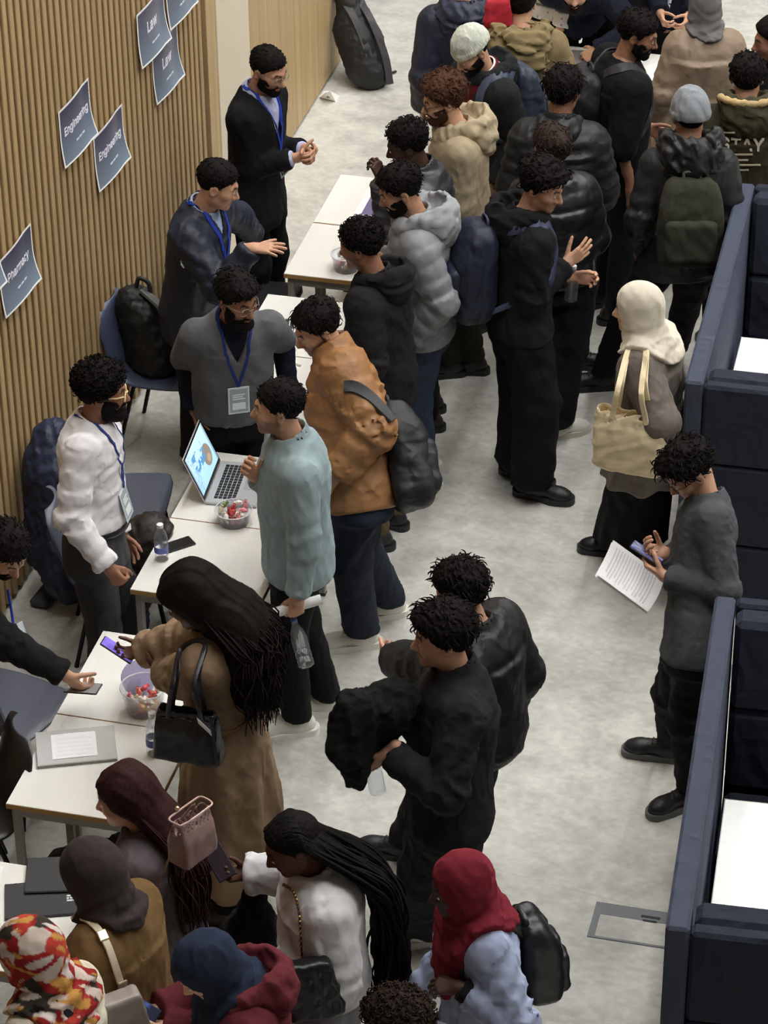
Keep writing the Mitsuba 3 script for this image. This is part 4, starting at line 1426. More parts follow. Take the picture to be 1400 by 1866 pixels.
            part(k, 'print', moved(trimesh.util.concatenate(pr), M), 'mat_paper', lin((214, 222, 224)), kind='stuff')


def unit_rows(a):
    return a / (np.linalg.norm(a, axis=1, keepdims=True) + 1e-12)


# ------------------------------------------------------------------ long hair, braids
def long_hair(p, path, col, wide=(0.085, 0.10, 0.10, 0.06), deep=0.6, strand=0.0035, freq=0.016, cap=0.020, face_half=0.058, h=0.0088, label=None, name='hair', puff=0.0):
    """Hair that falls along path (points in the body frame from the neck base) from the back of the head."""
    sd = p.seed
    pts = [p.from_head([0, -0.03, 0.05])] + [p.from_body(q) for q in path]
    pts = smoothpath(pts, 4)
    rad = np.interp(np.linspace(0, 1, len(pts)), np.linspace(0, 1, len(wide)), wide)
    sc = np.array([1, 1 / deep, 1], np.float32)

    def f(x):
        q = p.loc(x)
        d = (ellipsoid(q, (0, -0.020, 0.032), (0.079, 0.101, 0.091)) - cap) * p.kh
        cut = np.interp(q[:, 1], [-0.115, 0.0, 0.02, 0.05, 0.085, 0.12], [-0.13, -0.12, -0.03, 0.035, 0.068, 0.08])
        d = smax(d, (cut - q[:, 2]) * p.kh, 0.012)
        # the falling part, flattened front to back
        e = None
        B = p.B.astype(np.float32)
        xb = ((x - pts[0].astype(np.float32)) @ B) * sc
        pb = ((pts - pts[0]) @ p.B) * sc
        for k in range(len(pts) - 1):
            g = cone(xb, pb[k], pb[k + 1], rad[k], rad[k + 1])[0] * (0.5 + 0.5 * deep)
            e = g if e is None else np.minimum(e, g)
        face = ellipsoid(q, (0, 0.10, -0.03), (face_half, 0.10, 0.098)) * p.kh
        e = smax(e, -face, 0.015)
        d = smin(d, e, 0.04)
        low = waves(x, 0.20, sd)
        s1 = np.sin(xb[:, 0] / freq * 2 + 2.2 * low) + 0.6 * np.sin(xb[:, 0] / freq * 4.1 + 3.1 * low)
        d = d - strand * 0.45 * s1 - puff * waves(x, 0.14, sd + 7)
        return smax(d, -face + 0.004, 0.01)
    lo, hi = p.bounds([*pts, p.hc], 0.19)
    m = surface(f, lo, hi, h, margin=0.03)
    cc = np.asarray(col)
    cf = lambda v: cc * (1 + 0.30 * waves(v.astype(np.float32) * np.array([1, 1, 0.25], np.float32), 0.014, 5))[:, None]
    return part(p.key, name, m, 'mat_hair', cf, smooth=True, label=label)


def braids(p, n, path, spread, col, label, r=0.0068, name='braids', beads=0.16, sides=5, lay_d=0.05, out_=0.0, seed=11, lift=1.0):
    """Many thin braids; each is a strand of its own mesh joined into one part."""
    g = np.random.default_rng(seed)
    out = []
    for k in range(n):
        a = g.uniform(-1, 1)
        lay = g.uniform(0, 1)
        th = a * 1.9 + g.normal() * 0.05
        hgt = g.uniform(-0.02, 0.08) if abs(a) > 0.55 else g.uniform(0.0, 0.1)
        # root along the scalp, from the hairline back over the crown
        ro = out_ * 0.3
        r0 = [0.078 * math.sin(a * 1.2), 0.062 - 0.05 * abs(a) - 0.05 * lay, 0.100 - 0.055 * abs(a) ** 1.5]
        r1 = [0.090 * math.sin(a * 1.45), -0.03 - 0.02 * lay, 0.112 - 0.075 * abs(a) ** 1.3]
        r2 = [0.094 * math.sin(a * 1.35), -0.105 + 0.06 * abs(a), 0.035 - 0.03 * abs(a)]
        r0, r1, r2 = np.array(r0) * lift, np.array(r1) * (1 + 3 * ro) * lift, np.array(r2) * (1 + 4 * ro) * lift
        pts = [p.from_head(r0), p.from_head(r1), p.from_head(r2)]
        for i, q in enumerate(path):
            w = spread[i]
            pts.append(p.from_body([q[0] + w * (a + 0.25 * g.normal()), q[1] - out_ * (1 - a * a) - lay_d * lay * (i + 1) ** 0.5 + 0.02 * g.normal(), q[2] + (0.05 * g.normal() if i == len(path) - 1 else 0)]))
        c = smoothpath(pts, 9 if beads else 5)
        rr = r * (1 + beads * np.sin(np.arange(len(c)) * 2.4)) * np.interp(np.arange(len(c)), [0, 6, len(c) * 0.75, len(c)], [0.8, 1, 0.95, 0.4])
        out.append(tube(c, rr, sides, caps=False))
    part(p.key, name, trimesh.util.concatenate(out), 'mat_hair', col, smooth=True, label=label, kind='stuff')


# ------------------------------------------------------------------ bags and things carried
def backpack(p, label, col, off=(0.0, -0.20, -0.27), size=(0.30, 0.17, 0.46), roll=0.0, straps=(True, True), mat='mat_nylon', trim=None, lower_strap=True, gap=0.0):
    """A rucksack on the person's back; off: its middle from the neck base (right, forward, up)."""
    k = thing('backpack', label, 'backpack')
    col = deep(col)
    trim = np.asarray(col) * 1.6 if trim is None else trim
    w, d, h = np.array(size) / 2
    c = p.from_body(off)
    B = p.B
    ca, sa = math.cos(math.radians(roll)), math.sin(math.radians(roll))
    R = np.stack([B[:, 0] * ca + B[:, 2] * sa, B[:, 1], -B[:, 0] * sa + B[:, 2] * ca], 1)
    sd = p.seed + 60

    def f(x):
        q = (x - c.astype(np.float32)) @ R.astype(np.float32)
        z = q[:, 2] / h
        tp = 1 - 0.20 * sstep(0.3, 1.05, z) - 0.06 * sstep(-0.5, -1.0, z)
        qq = q.copy()
        qq[:, 0] /= tp
        qq[:, 1] = (q[:, 1] - 0.25 * d * sstep(0.2, 1.0, z)) / (1 - 0.30 * sstep(0.2, 1.0, z))
        e = rbox(qq, (0, 0, 0), (w, d, h), min(d, w) * 0.72)
        e = e + 0.004 * np.exp(-((q[:, 1] - 0.02) / 0.006) ** 2) * (np.abs(z) < 1.2)
        return (e - 0.006 * waves(x, 0.16, sd) - 0.003 * waves(x, 0.06, sd + 1)) * 0.85

    def g(x):
        q = (x - c.astype(np.float32)) @ R.astype(np.float32)
        e = rbox(q, (0, -d * 0.92, -0.28 * h), (w * 0.80, d * 0.42, h * 0.50), d * 0.36)
        return e - 0.004 * waves(x, 0.10, sd + 2)
    ext = float(np.linalg.norm([w, d, h])) + 0.08
    part(k, 'body', surface(f, c - ext, c + ext, 0.0105, margin=0.03), mat, lambda v: np.asarray(col) * (1 + 0.06 * waves(v.astype(np.float32), 0.05, sd))[:, None], smooth=True)
    part(k, 'front_pocket', surface(g, c - ext, c + ext, 0.0105, margin=0.03), mat, np.asarray(col) * 1.12, smooth=True)
    P = lambda v: c + np.asarray(v, float) @ R.T
    t = np.linspace(0, np.pi, 15)
    arch = [P([0.84 * w * math.cos(a) * 1.0, -d * (0.50 if math.sin(a) < 0.6 else 0.35), -0.05 * h + 0.86 * h * math.sin(a) ** 0.8]) for a in t]
    part(k, 'zip', tube(smoothpath(arch, 3), 0.004, 6), mat, np.asarray(col) * 0.5, smooth=60)
    part(k, 'handle', tube(smoothpath([P([-0.04, d * 0.5, h * 0.92]), P([-0.035, d * 0.55, h * 1.10]), P([0.035, d * 0.55, h * 1.10]), P([0.04, d * 0.5, h * 0.92])], 5), 0.009, 6), mat, trim, smooth=60)
    for s, on_ in zip((1, -1), straps):
        if not on_:
            continue
        sh = 0.105 * p.k
        q = [P([s * 0.35 * w, d * 0.8, h * 0.82]), p.from_body([s * sh, -0.06, 0.0]), p.from_body([s * sh * 1.05, 0.03, -0.01]), p.from_body([s * sh * 1.1, 0.12, -0.10]), p.from_body([s * sh * 1.25, 0.12, -0.22])]
        if lower_strap:
            q += [p.from_body([s * sh * 1.6, 0.02, -0.36]), P([s * 0.75 * w, d * 0.6, -h * 0.72])]
        c_ = smoothpath(q, 7)
        onp, n = p.on(c_, 0.007)
        far = np.linalg.norm(onp - c_, axis=1)
        keep = np.arange(len(c_)) > 2
        if lower_strap:
            keep &= np.arange(len(c_)) < len(c_) - 5
        pts = np.where(keep[:, None], onp, c_)
        for _ in range(2):
            pts[1:-1] = pts[1:-1] * 0.5 + (pts[:-2] + pts[2:]) * 0.25
        part(k, 'strap', ribbon(pts, n, np.interp(np.arange(len(pts)), [0, 8, len(pts) * 0.6, len(pts)], [0.045, 0.058, 0.05, 0.025]), 0.010), mat, trim, smooth=60)
    return k, P


def soft_bag(label, cat, c, R, size, col, mat='mat_cloth', fold=0.010, scale=0.12, open_top=True, sag=0.15, seed=5, name='bag', r=0.5, taper=0.12, h=0.009):
    """An upright soft bag: width, depth and height along the columns of R."""
    k = thing(name, label, cat)
    col = deep(col)
    w, d, hh = np.array(size) / 2
    c = np.asarray(c, float)

    def f(x):
        q = (x - c.astype(np.float32)) @ R.astype(np.float32)
        z = q[:, 2] / hh
        bulge = 1 - 0.55 * sstep(0.0, 1.0, z) * (1 if open_top else 0.4)
        e = np.stack([q[:, 0] / (1 - taper * z), q[:, 1] / bulge, q[:, 2] + sag * hh * (q[:, 0] / w) ** 2 * 0 - sag * hh * np.cos(q[:, 0] / w * 1.5) * (z > 0) * -0.5 * np.maximum(z, 0)], 1)
        v = rbox(e, (0, 0, 0), (w, d, hh), min(d, w, hh) * r)
        v = v - fold * (0.8 * (0.42 - np.abs(waves(x, scale, seed, 2.0))) + 0.4 * waves(x, scale * 0.5, seed + 1))
        if open_top:
            v = smax(v, -rbox(e, (0, 0, hh * 0.9), (w * 0.93, max(d * 0.72, 0.012), hh * 0.55), d * 0.4), 0.006)
        return v * 0.8
    ext = float(np.linalg.norm([w, d, hh])) + 0.05
    part(k, 'body', surface(f, c - ext, c + ext, h, margin=0.03), mat, lambda v: np.asarray(col) * (1 + 0.06 * waves(v.astype(np.float32), 0.06, seed))[:, None], smooth=True)
    return k, (lambda v: c + np.asarray(v, float) @ R.T)


def strap(k, pts, width, col, p=None, free=(0, 0), mat='mat_cloth', thick=0.006, d=0.006, normal=None, n=7, name='strap', round_=False):
    c = smoothpath(pts, n)
    if p is not None:
        o, nn = p.on(c, d)
        i = np.arange(len(c))
        keep = (i >= free[0] * n) & (i < len(c) - free[1] * n)
        c = np.where(keep[:, None], o, c)
        for _ in range(2):
            c[1:-1] = c[1:-1] * 0.5 + (c[:-2] + c[2:]) * 0.25
    else:
        nn = np.tile(normal, (len(c), 1))
    if round_:
        part(k, name, tube(c, width / 2, 8), mat, col, smooth=60)
    else:
        part(k, name, ribbon(c, nn, width, thick), mat, col, smooth=60)
    return c


def basis(y, z):
    """Columns x, y, z with z kept and y made square to it."""
    z = unit(z)
    y = np.asarray(y, float)
    y = unit(y - z * (y @ z))
    return np.stack([np.cross(y, z), y, z], 1)


def phone(c, R, label, screen=lin((88, 84, 190)), case=lin((24, 24, 27)), pattern=None):
    """Its length along R's y, its screen facing R's z."""
    k = thing('phone', label, 'phone')
    M = frame_matrix(c, R[:, 0], R[:, 1], R[:, 2])
    part(k, 'case', moved(box((-0.037, -0.076, -0.005), (0.037, 0.076, 0.003), 0.003), M), 'mat_plastic', case)
    s = box((-0.034, -0.072, 0.003), (0.034, 0.072, 0.0042))
    s = s.subdivide().subdivide().subdivide()
    base = np.asarray(s.vertices).copy()
    s.apply_transform(M)
    part(k, 'screen', s, 'mat_plastic', (lambda v: pattern(base)) if pattern else screen)
    part(k, 'camera', moved(box((-0.030, 0.045, -0.0075), (-0.006, 0.070, -0.005), 0.001), M), 'mat_plastic', lin((60, 60, 66)))
    return k


def bottle(c, R, label, cap=lin((60, 110, 170)), level=0.6, lab=None, hgt=0.21, r=0.032):
    """A clear drinks bottle, its base at c, upright along R's z."""
    k = thing('water_bottle', label, 'bottle')
    M = frame_matrix(c, R[:, 0], R[:, 1], R[:, 2])
    s = hgt / 0.21
    prof = [[0, 0], [0.024, 0.0], [r, 0.008], [r, 0.03], [r * 0.93, 0.036], [r, 0.042], [r, 0.062], [r * 0.93, 0.068], [r, 0.074], [r, 0.12], [r * 0.95, 0.135], [r * 0.72, 0.162], [0.0135, 0.185], [0.0135, 0.198], [0, 0.198]]
    prof = np.array(prof) * [1, s]
    part(k, 'bottle_wall', moved(lathe(prof, 24), M), 'mat_clear', smooth=40)
    part(k, 'cap', moved(lathe(np.array([[0, 0.192], [0.0155, 0.192], [0.0155, 0.209], [0.013, 0.211], [0, 0.211]]) * [1, s], 20), M), 'mat_plastic', cap, smooth=40)
    if lab is not None:
        part(k, 'wrapper', moved(lathe(np.array([[r * 0.99, 0.050], [r * 1.03, 0.050], [r * 1.03, 0.085], [r * 0.99, 0.085]]) * [1, s], 24), M), 'mat_plastic', lab, smooth=40)
    return k


def paper(label, corner, u, v, bend=0.0, n=None, print_lines=0, name='paper_sheet', col=lin((236, 236, 238)), ink=lin((150, 152, 158)), cat='paper'):
    """A sheet from its corner along u and v (metres), bowed by bend along its normal."""
    k = thing(name, label, cat)
    u, v = np.asarray(u, float), np.asarray(v, float)
    n = unit(np.cross(u, v))
    def pt(a, b, d=0.0):
        a, b = np.asarray(a, float)[..., None], np.asarray(b, float)[..., None]
        return np.asarray(corner) + u * a + v * b + n * (bend * np.sin(np.pi * a) * (0.4 + 0.6 * b) + d)
    def sheet(a0, a1, b0, b1, d, th, m=9):
        a, b = np.meshgrid(np.linspace(a0, a1, m), np.linspace(b0, b1, m), indexing='ij')
        f, g = pt(a, b, d).reshape(-1, 3), pt(a, b, d - th).reshape(-1, 3)
        i, j = np.meshgrid(np.arange(m - 1), np.arange(m - 1), indexing='ij')
        q = np.stack([i * m + j, (i + 1) * m + j, (i + 1) * m + j + 1, i * m + j + 1], -1).reshape(-1, 4)
        rim = np.array([*range(m), *[ii * m + m - 1 for ii in range(1, m)], *[(m - 1) * m + jj for jj in range(m - 2, -1, -1)], *[ii * m for ii in range(m - 2, 0, -1)]])
        rn = np.roll(rim, -1)
        qq = np.vstack([q, q[:, ::-1] + m * m, np.stack([rim, rn, rn + m * m, rim + m * m], 1)])
        return trimesh.Trimesh(np.vstack([f, g]), np.vstack([qq[:, [0, 1, 2]], qq[:, [0, 2, 3]]]), process=False)
    part(k, 'sheet', sheet(0, 1, 0, 1, 0.0, 0.001), 'mat_paper', col, smooth=50)
    if print_lines:
        part(k, 'print', [sheet(0.10, 0.90 - 0.1 * (q % 3 == 0), 0.10 + 0.8 * q / print_lines, 0.10 + 0.8 * (q + 0.45) / print_lines, 0.0008, 0.0004, 5) for q in range(print_lines)], 'mat_paper', ink, smooth=50, kind='stuff')
    return k
# ------------------------------------------------------------------ the people
UPV = np.array([0, 0, 1.0])
BLK, BLK2, CHAR = lin((23, 23, 25)), lin((31, 31, 34)), lin((42, 43, 46))
WSHOE = lin((212, 209, 200))
LANY = lin((38, 50, 112))

# -- the man in the suit at the back of the desk row
p = Person('bearded man in a black suit with a blue lanyard, hands clasped, by the pale column', 1.80, (490, 127), -38, -25, pitch=20, R=dict(sag=(538, 288, -0.12), hand='clasp', hd=(-0.5, 0.85, 0.1), palm=(-0.8, 0, 0.4)),
           L=dict(sag=(556, 272, -0.13), hand='clasp', hd=(-0.6, 0.8, 0.0), palm=(-0.8, -0.3, -0.2)), skin='olive', stubble=0.4)
p.trousers(BLK)
p.top(lin((166, 170, 200)), t=0.006, hem=0.0, fold=0.003, collar=0.30, cr=0.004, name='shirt', armr=(0.060, 0.046, 0.034), sleeve=0.98)
p.top(lin((24, 24, 28)), t=0.020, hem=-0.36, straight=0.165, depth=0.120, fold=0.004, collar=0.16, V=(0.085, 0.52), name='suit_jacket', sleeve=0.93)
p.flap_collar(lin((168, 172, 204)))
p.hair(top=0.010, side=0.003, curl=0.0015)
p.beard(t=0.0035, full=0.7)
p.glasses(lin((120, 116, 112)), r=0.0013)
p.badge_label = 'name badge on the suited man\'s chest above his clasped hands'
p.lanyard(lin((40, 60, 150)), 0.31, width=0.018, cardcol=lin((60, 62, 70)))
p.shoes(BLK)

# -- navy jacket
p = Person('clean shaven man in a navy jacket, hand flat out, behind the vest wearer', 1.76, (398, 336), -4, -22, pitch=22, lean=(0.08, 0), R=dict(sag=(458, 452, -0.04), hand='flat', hd=(-0.15, 0.95, 0.25), palm=(-0.3, 0.2, -0.9), pole=(0.4, -0.6, -0.8)),
           L=dict(w=(499, 452, 0.86), hand='relaxed', hd=(0, 0.35, -0.95), palm=(-0.2, -1, 0), pole=(0.6, 0.2, 0.5)), skin='tan')
p.trousers(BLK)
p.top(lin((150, 166, 196)), t=0.006, hem=0.1, fold=0.003, collar=0.34, cr=0.004, name='shirt', sleeves=False)
p.top(lin((38, 44, 62)), t=0.024, hem=-0.30, straight=0.175, depth=0.125, fold=0.007, collar=0.30, V=(0.05, 0.70), mat='mat_nylon', name='jacket', ripple=0.007)
p.flap_collar(lin((176, 184, 204)))
k_ = p.key
for q, wd in (((0.222, 0.02, -0.19), 0.05), ((0.09, 0.2, -0.20), 0.022)):
    c, n = p.on([p.from_body(q)], 0.002)
    x = unit(np.cross(UPV, n[0]))
    M = frame_matrix(c[0], x, np.cross(n[0], x), n[0])
    part(k_, 'logo', [moved(box((-wd + 0.28 * wd * j, -0.012 + 0.006 * (j % 2), -0.004), (-wd + 0.28 * wd * j + 0.2 * wd, 0.010 + 0.005 * ((j + 1) % 2), 0.002)), M) for j in range(7)], 'mat_paper', lin((190, 196, 200)), kind='stuff')
p.hair(top=0.012, side=0.002, curl=0.0015, nape=-0.06)
p.badge_label = 'dark name badge on the navy jacket'
p.lanyard(lin((40, 60, 150)), 0.26, card=False, width=0.022)

# -- grey vest
p = Person('bearded man in glasses and a grey knitted vest with a badge, between two desks', 1.70, (433, 545), -48, -78, pitch=14, z=1.575, lean=(0.10, 0), R=dict(cor=(354, 745, 0.0), hand='relaxed', pole=(0.2, -1, 0)),
           L=dict(cor=(528, 712, -0.02), pole=(0.25, -1, 0)), skin='brown', stubble=0.5, build=1.06)
p.trousers(lin((24, 24, 27)))
p.top(lin((30, 34, 52)), t=0.008, hem=0.1, fold=0.004, collar=0.38, cr=0.004, name='shirt', ripple=0.005)
p.top(lin((98, 99, 102)), t=0.020, hem=-0.06, straight=0.172, depth=0.125, fold=0.004, collar=0.12, sleeve=0.11, V=(0.07, 0.66), name='knitted_vest')
p.flap_collar(lin((42, 44, 56)))
p.hair(top=0.026, side=0.006, curl=0.004, front=0.060, quiff=0.006)
p.beard(t=0.005, full=2.4, curl=0.002)
p.glasses(lin((150, 140, 130)), r=0.0016)
p.badge_label = 'clear name badge on the front of the grey knitted vest'
p.lanyard(LANY, 0.30, width=0.014)

# -- white shirt
p = Person('bearded man in a white shirt and gold rimmed glasses by the slatted wall', 1.76, (188, 712), 4, -10, pitch=8, z=1.63, lean=(0.02, 0), pelvis=(174, 985), build=1.06,
           R=dict(sag=(196, 1032, 0.075), hand='fist', pole=(0.3, -1, -0.2), palm=(-1, 0.3, 0)), L=dict(loc=(0.06, 0.05, -0.52)), skin='brown')
p.trousers(lin((66, 66, 68)), t=0.014)
p.top(lin((214, 211, 214)), t=0.016, hem=0.14, straight=0.150, fold=0.010, scale=0.12, ripple=0.008, collar=0.2, name='shirt')
p.flap_collar(lin((216, 213, 216)))
part(p.key, 'belt', tube([p.pc + p.u * 0.13 * p.Ln * 1 + (0.178 * math.cos(a) * p.r + 0.135 * math.sin(a) * p.f) * p.k for a in np.linspace(0, 2 * np.pi, 33)], 0.016, 6, caps=False), 'mat_leather', BLK, smooth=60)
p.hair(top=0.034, side=0.014, curl=0.005, scale=0.014, curly=True, tufts=700)
p.beard(t=0.006, full=2.6, curl=0.003)
p.glasses(lin((222, 200, 150)), r=0.0034)
p.badge_label = 'name badge hanging against the white shirt'
p.lanyard(lin((44, 58, 118)), 0.30)
p.shoes(lin((30, 28, 27)))

# -- bottom left, reaching over the desk
p = Person('man in a black jacket with a badge reaching over the desk from the left edge', 1.76, (10, 1003), -48, -8, pitch=42, z=1.42, lean=(0.32, 0.0), R=dict(w=(142, 1246, 0.92), hand='hold', hd=(-0.25, 0.9, -0.3), palm=(-0.9, 0.1, 0.4), pole=(0.6, -0.4, -0.7)), L=dict(loc=(0.1, 0.15, -0.45)), skin='tan', stubble=0.35, lips=None)
p.trousers(lin((44, 44, 48)))
p.top(lin((30, 30, 32)), t=0.018, hem=-0.1, straight=0.165, fold=0.007, collar=0.3, name='jacket', ripple=0.007)
p.hair(top=0.020, side=0.006, curl=0.004)
p.beard(t=0.004, full=0.4)
p.badge_label = 'clear name badge hanging from the leaning man at the left edge'
p.lanyard(lin((36, 56, 150)), 0.24, width=0.022, at_=(0.04, 0.16), card=False)
c = at(34, 1170, 1.06)
k = thing('name_badge', p.badge_label, 'badge')
x_, n_ = unit(heading(-70) + UPV * 0.1), unit(heading(-10) * 0.8 + UPV * 0.35 + heading(270) * 0.5)
y_ = unit(UPV - n_ * n_[2]); x_ = np.cross(y_, n_)
M = frame_matrix(c, x_, y_, n_)
part(k, 'holder', moved(box((-0.052, -0.074, -0.002), (0.052, 0.074, 0.002), 0.0015), M), 'mat_laminate', lin((190, 198, 202)))
part(k, 'card', moved(box((-0.044, -0.064, 0.002), (0.044, 0.064, 0.0028)), M), 'mat_paper', lin((206, 212, 216)))
part(k, 'cord', tube(smoothpath([c + y_ * 0.074, at(22, 1120, 1.16), at(14, 1075, 1.26)], 5), 0.006, 6), 'mat_cloth', lin((36, 56, 150)), smooth=60)
P_REACH = p

# -- the woman in the tan coat
p = Person('woman with very long dark hair in a tan trench coat, looking at her phone', 1.70, (348, 1092), 168, 165, pitch=28, sex='f', R=dict(w=(225, 1196, 0.98), hand='hold', hd=(-0.2, 0.9, -0.2), palm=(-0.4, 0.2, 0.8), pole=(0.7, -0.4, -0.5)),
           L=dict(w=(297, 1228, 1.00), hand='hold', hd=(-0.5, 0.8, 0.2), palm=(-0.2, 0.2, 0.9), pole=(0.7, -0.7, -0.6)), skin='deep', hairc=lin((24, 19, 18)))
p.trousers(BLK)
p.top(lin((142, 118, 94)), t=0.026, hem=-1.20, straight=0.165, depth=0.12, flare=0.055, fold=0.010, scale=0.16, collar=0.3, name='trench_coat', ripple=0.009, armr=(0.075, 0.068, 0.052))
c_ = part(p.key, 'belt', tube([p.pc + p.u * 0.30 * p.Ln + (0.196 * math.cos(a) * p.r + 0.150 * math.sin(a) * p.f) * p.k for a in np.linspace(0, 2 * np.pi, 33)], 0.014, 6, caps=False), 'mat_cloth', lin((128, 98, 70)), smooth=60)
long_hair(p, [(0, -0.12, 0.03), (0.0, -0.15, -0.08), (0.0, -0.15, -0.19), (0.0, -0.14, -0.25)], lin((24, 19, 18)), wide=(0.11, 0.15, 0.17, 0.16, 0.10), cap=0.040, puff=0.004, strand=0.005, label='very long thick dark hair')
braids(p, 330, [(0, -0.14, 0.02), (0.0, -0.165, -0.08), (0.0, -0.16, -0.20), (0.0, -0.14, -0.32)], (0.13, 0.16, 0.16, 0.12), lin((28, 22, 21)), None, r=0.0038, name='hair_locks', beads=0, sides=4, lay_d=0.015, out_=0.065, seed=12)
p.shoes(lin((60, 48, 40)))
P_TAN = p

# -- light blue jumper
p = Person('man in a light blue jumper holding a rolled paper and a bottle, beside the desks', 1.80, (506, 742), 178, 190, pitch=4, lean=(0.0, 0),
           feet=[(575, 1282, 188), (520, 1322, 190)], L=dict(sag=(543, 1098, 0.09), hand='grip', pole=(0.5, -0.9, 0), palm=(-1, 0.2, 0)), R=dict(sag=(467, 868, -0.16), hand='hold', pole=(0.3, -0.6, -0.8), hd=(-0.2, 0.5, 0.8), palm=(-0.8, -0.3, 0.3)), skin='tan', stubble=0.55, build=1.08)
p.trousers(lin((27, 27, 30)), t=0.022)
p.top(lin((146, 164, 168)), t=0.018, hem=-0.20, straight=0.172, depth=0.125, fold=0.006, collar=0.45, name='jumper', cr=0.010)
p.hair(top=0.015, side=0.003, curl=0.003, scale=0.016)
p.shoes(WSHOE, lin((226, 224, 218)))
P_TEAL = p

# -- orange puffer
p = Person('dark haired man in an orange brown puffer jacket with one backpack strap on', 1.80, (577, 597), 200, 188, pitch=26, z=1.64, pelvis=(652, 905), lean=(0.1, 0), feet=[(688, 1108, 192), (638, 1163, 188)], L=dict(sag=(612, 868, 0.02), pole=(0.5, -0.9, -0.2), hd=(-0.2, 0.7, -0.6)), R=dict(sag=(560, 820, -0.05)), skin='tan', stubble=0.6, build=1.05)
p.trousers(lin((44, 51, 66)), t=0.024, r=(0.092, 0.07, 0.058))
p.top(lin((154, 110, 70)), t=0.036, hem=-0.10, straight=0.175, depth=0.135, fold=0.011, scale=0.15, collar=0.75, cr=0.022, name='puffer_jacket', ripple=0.010, mat='mat_nylon', armr=(0.072, 0.062, 0.048))
p.hair(top=0.022, side=0.007, curl=0.004, scale=0.02)
p.shoes(WSHOE, lin((222, 220, 212)))
backpack(p, 'black backpack hanging from one shoulder of the orange puffer jacket', lin((38, 38, 42)), off=(-0.09, -0.24, -0.50), size=(0.30, 0.19, 0.50), roll=-8, straps=(False, False), lower_strap=False)
hits = [p.hit(*q, 0.010) for q in ((628, 704), (648, 706), (672, 722), (694, 744), (714, 766))]
part('backpack', 'strap', ribbon(smoothpath([h[0] for h in hits], 6), unit_rows(smoothpath([h[1] for h in hits], 6)), 0.055, 0.011), 'mat_nylon', lin((46, 46, 50)), smooth=60)

# -- black jacket with hood
p = Person('man in a plain black hooded jacket with tight curls, back turned, beside the sweets tub', 1.76, (657, 446), 158, 158, pitch=16, L=dict(loc=(0.06, 0.12, -0.48)), R=dict(loc=(0.02, 0.25, -0.38)), skin='brown', stubble=0.4)
p.trousers(lin((96, 80, 58)), t=0.022)
p.top(lin((38, 37, 39)), t=0.028, hem=-0.28, straight=0.18, depth=0.125, fold=0.008, collar=0.3, name='jacket', ripple=0.008)
p.hood(lin((36, 35, 37)), 1.0)
p.hair(top=0.016, side=0.008, curl=0.004, scale=0.012, curly=True, tufts=600)
p.shoes(BLK2)

# -- light grey puffer
p = Person('bearded man in a light grey quilted jacket with a pale grey hood', 1.80, (728, 346), 186, 180, pitch=24, L=dict(sag=(752, 618, 0.04), pole=(0.4, -1, 0)), R=dict(sag=(690, 470, -0.1)), skin='olive', stubble=0.5)
p.trousers(lin((54, 64, 82)), t=0.022)
p.top(lin((134, 137, 141)), t=0.034, hem=-0.16, straight=0.172, depth=0.125, fold=0.007, quilt=(0.085, 0.012), collar=0.3, name='quilted_jacket', mat='mat_nylon')
p.hood(lin((154, 157, 161)), 1.12)
p.hair(top=0.022, side=0.006, curl=0.003, scale=0.02)
p.beard(t=0.0035, full=0.6)
p.shoes(WSHOE)

# -- black puffer, dark skin
p = Person('man with dark skin and short black hair in a glossy charcoal puffer, hand raised', 1.74, (741, 262), 178, 178, pitch=20, z=1.64, L=dict(sag=(697, 330, -0.10), hand='point', hd=(-0.3, 0.3, 0.9), palm=(-0.5, 0.5, 0), pole=(0.1, -0.4, -1)), R=dict(loc=(0, 0.2, -0.4)), skin='dark')
p.trousers(BLK)
p.top(lin((52, 52, 58)), t=0.036, hem=-0.14, straight=0.175, fold=0.008, quilt=(0.075, 0.014), collar=0.45, name='puffer_jacket', mat='mat_leather')
p.hair(top=0.018, side=0.010, curl=0.004, scale=0.012, curly=True)
p.shoes(BLK)

# -- beige hoodie
p = Person('man with auburn hair and glasses in a long beige hoodie', 1.79, (806, 182), 190, 182, pitch=14, z=1.63, feet=[(800, 670, 185), (842, 662, 170)], L=dict(sag=(755, 400, -0.05)), R=dict(loc=(0, 0.25, -0.4)), skin='light', stubble=0.3, hairc=lin((66, 46, 36)))
p.trousers(lin((50, 46, 38)), t=0.024)
p.top(lin((170, 154, 128)), t=0.028, hem=-0.42, straight=0.182, depth=0.128, fold=0.006, collar=0.18, name='hoodie')
p.hood(lin((184, 168, 140)), 1.12, fold=0.008, drop=0.01)
p.hair(top=0.040, side=0.012, curl=0.007, scale=0.020, col=lin((70, 47, 36)))
p.beard(t=0.0035, full=0.6)
p.glasses(lin((60, 50, 46)))
p.shoes(lin((34, 33, 33)))

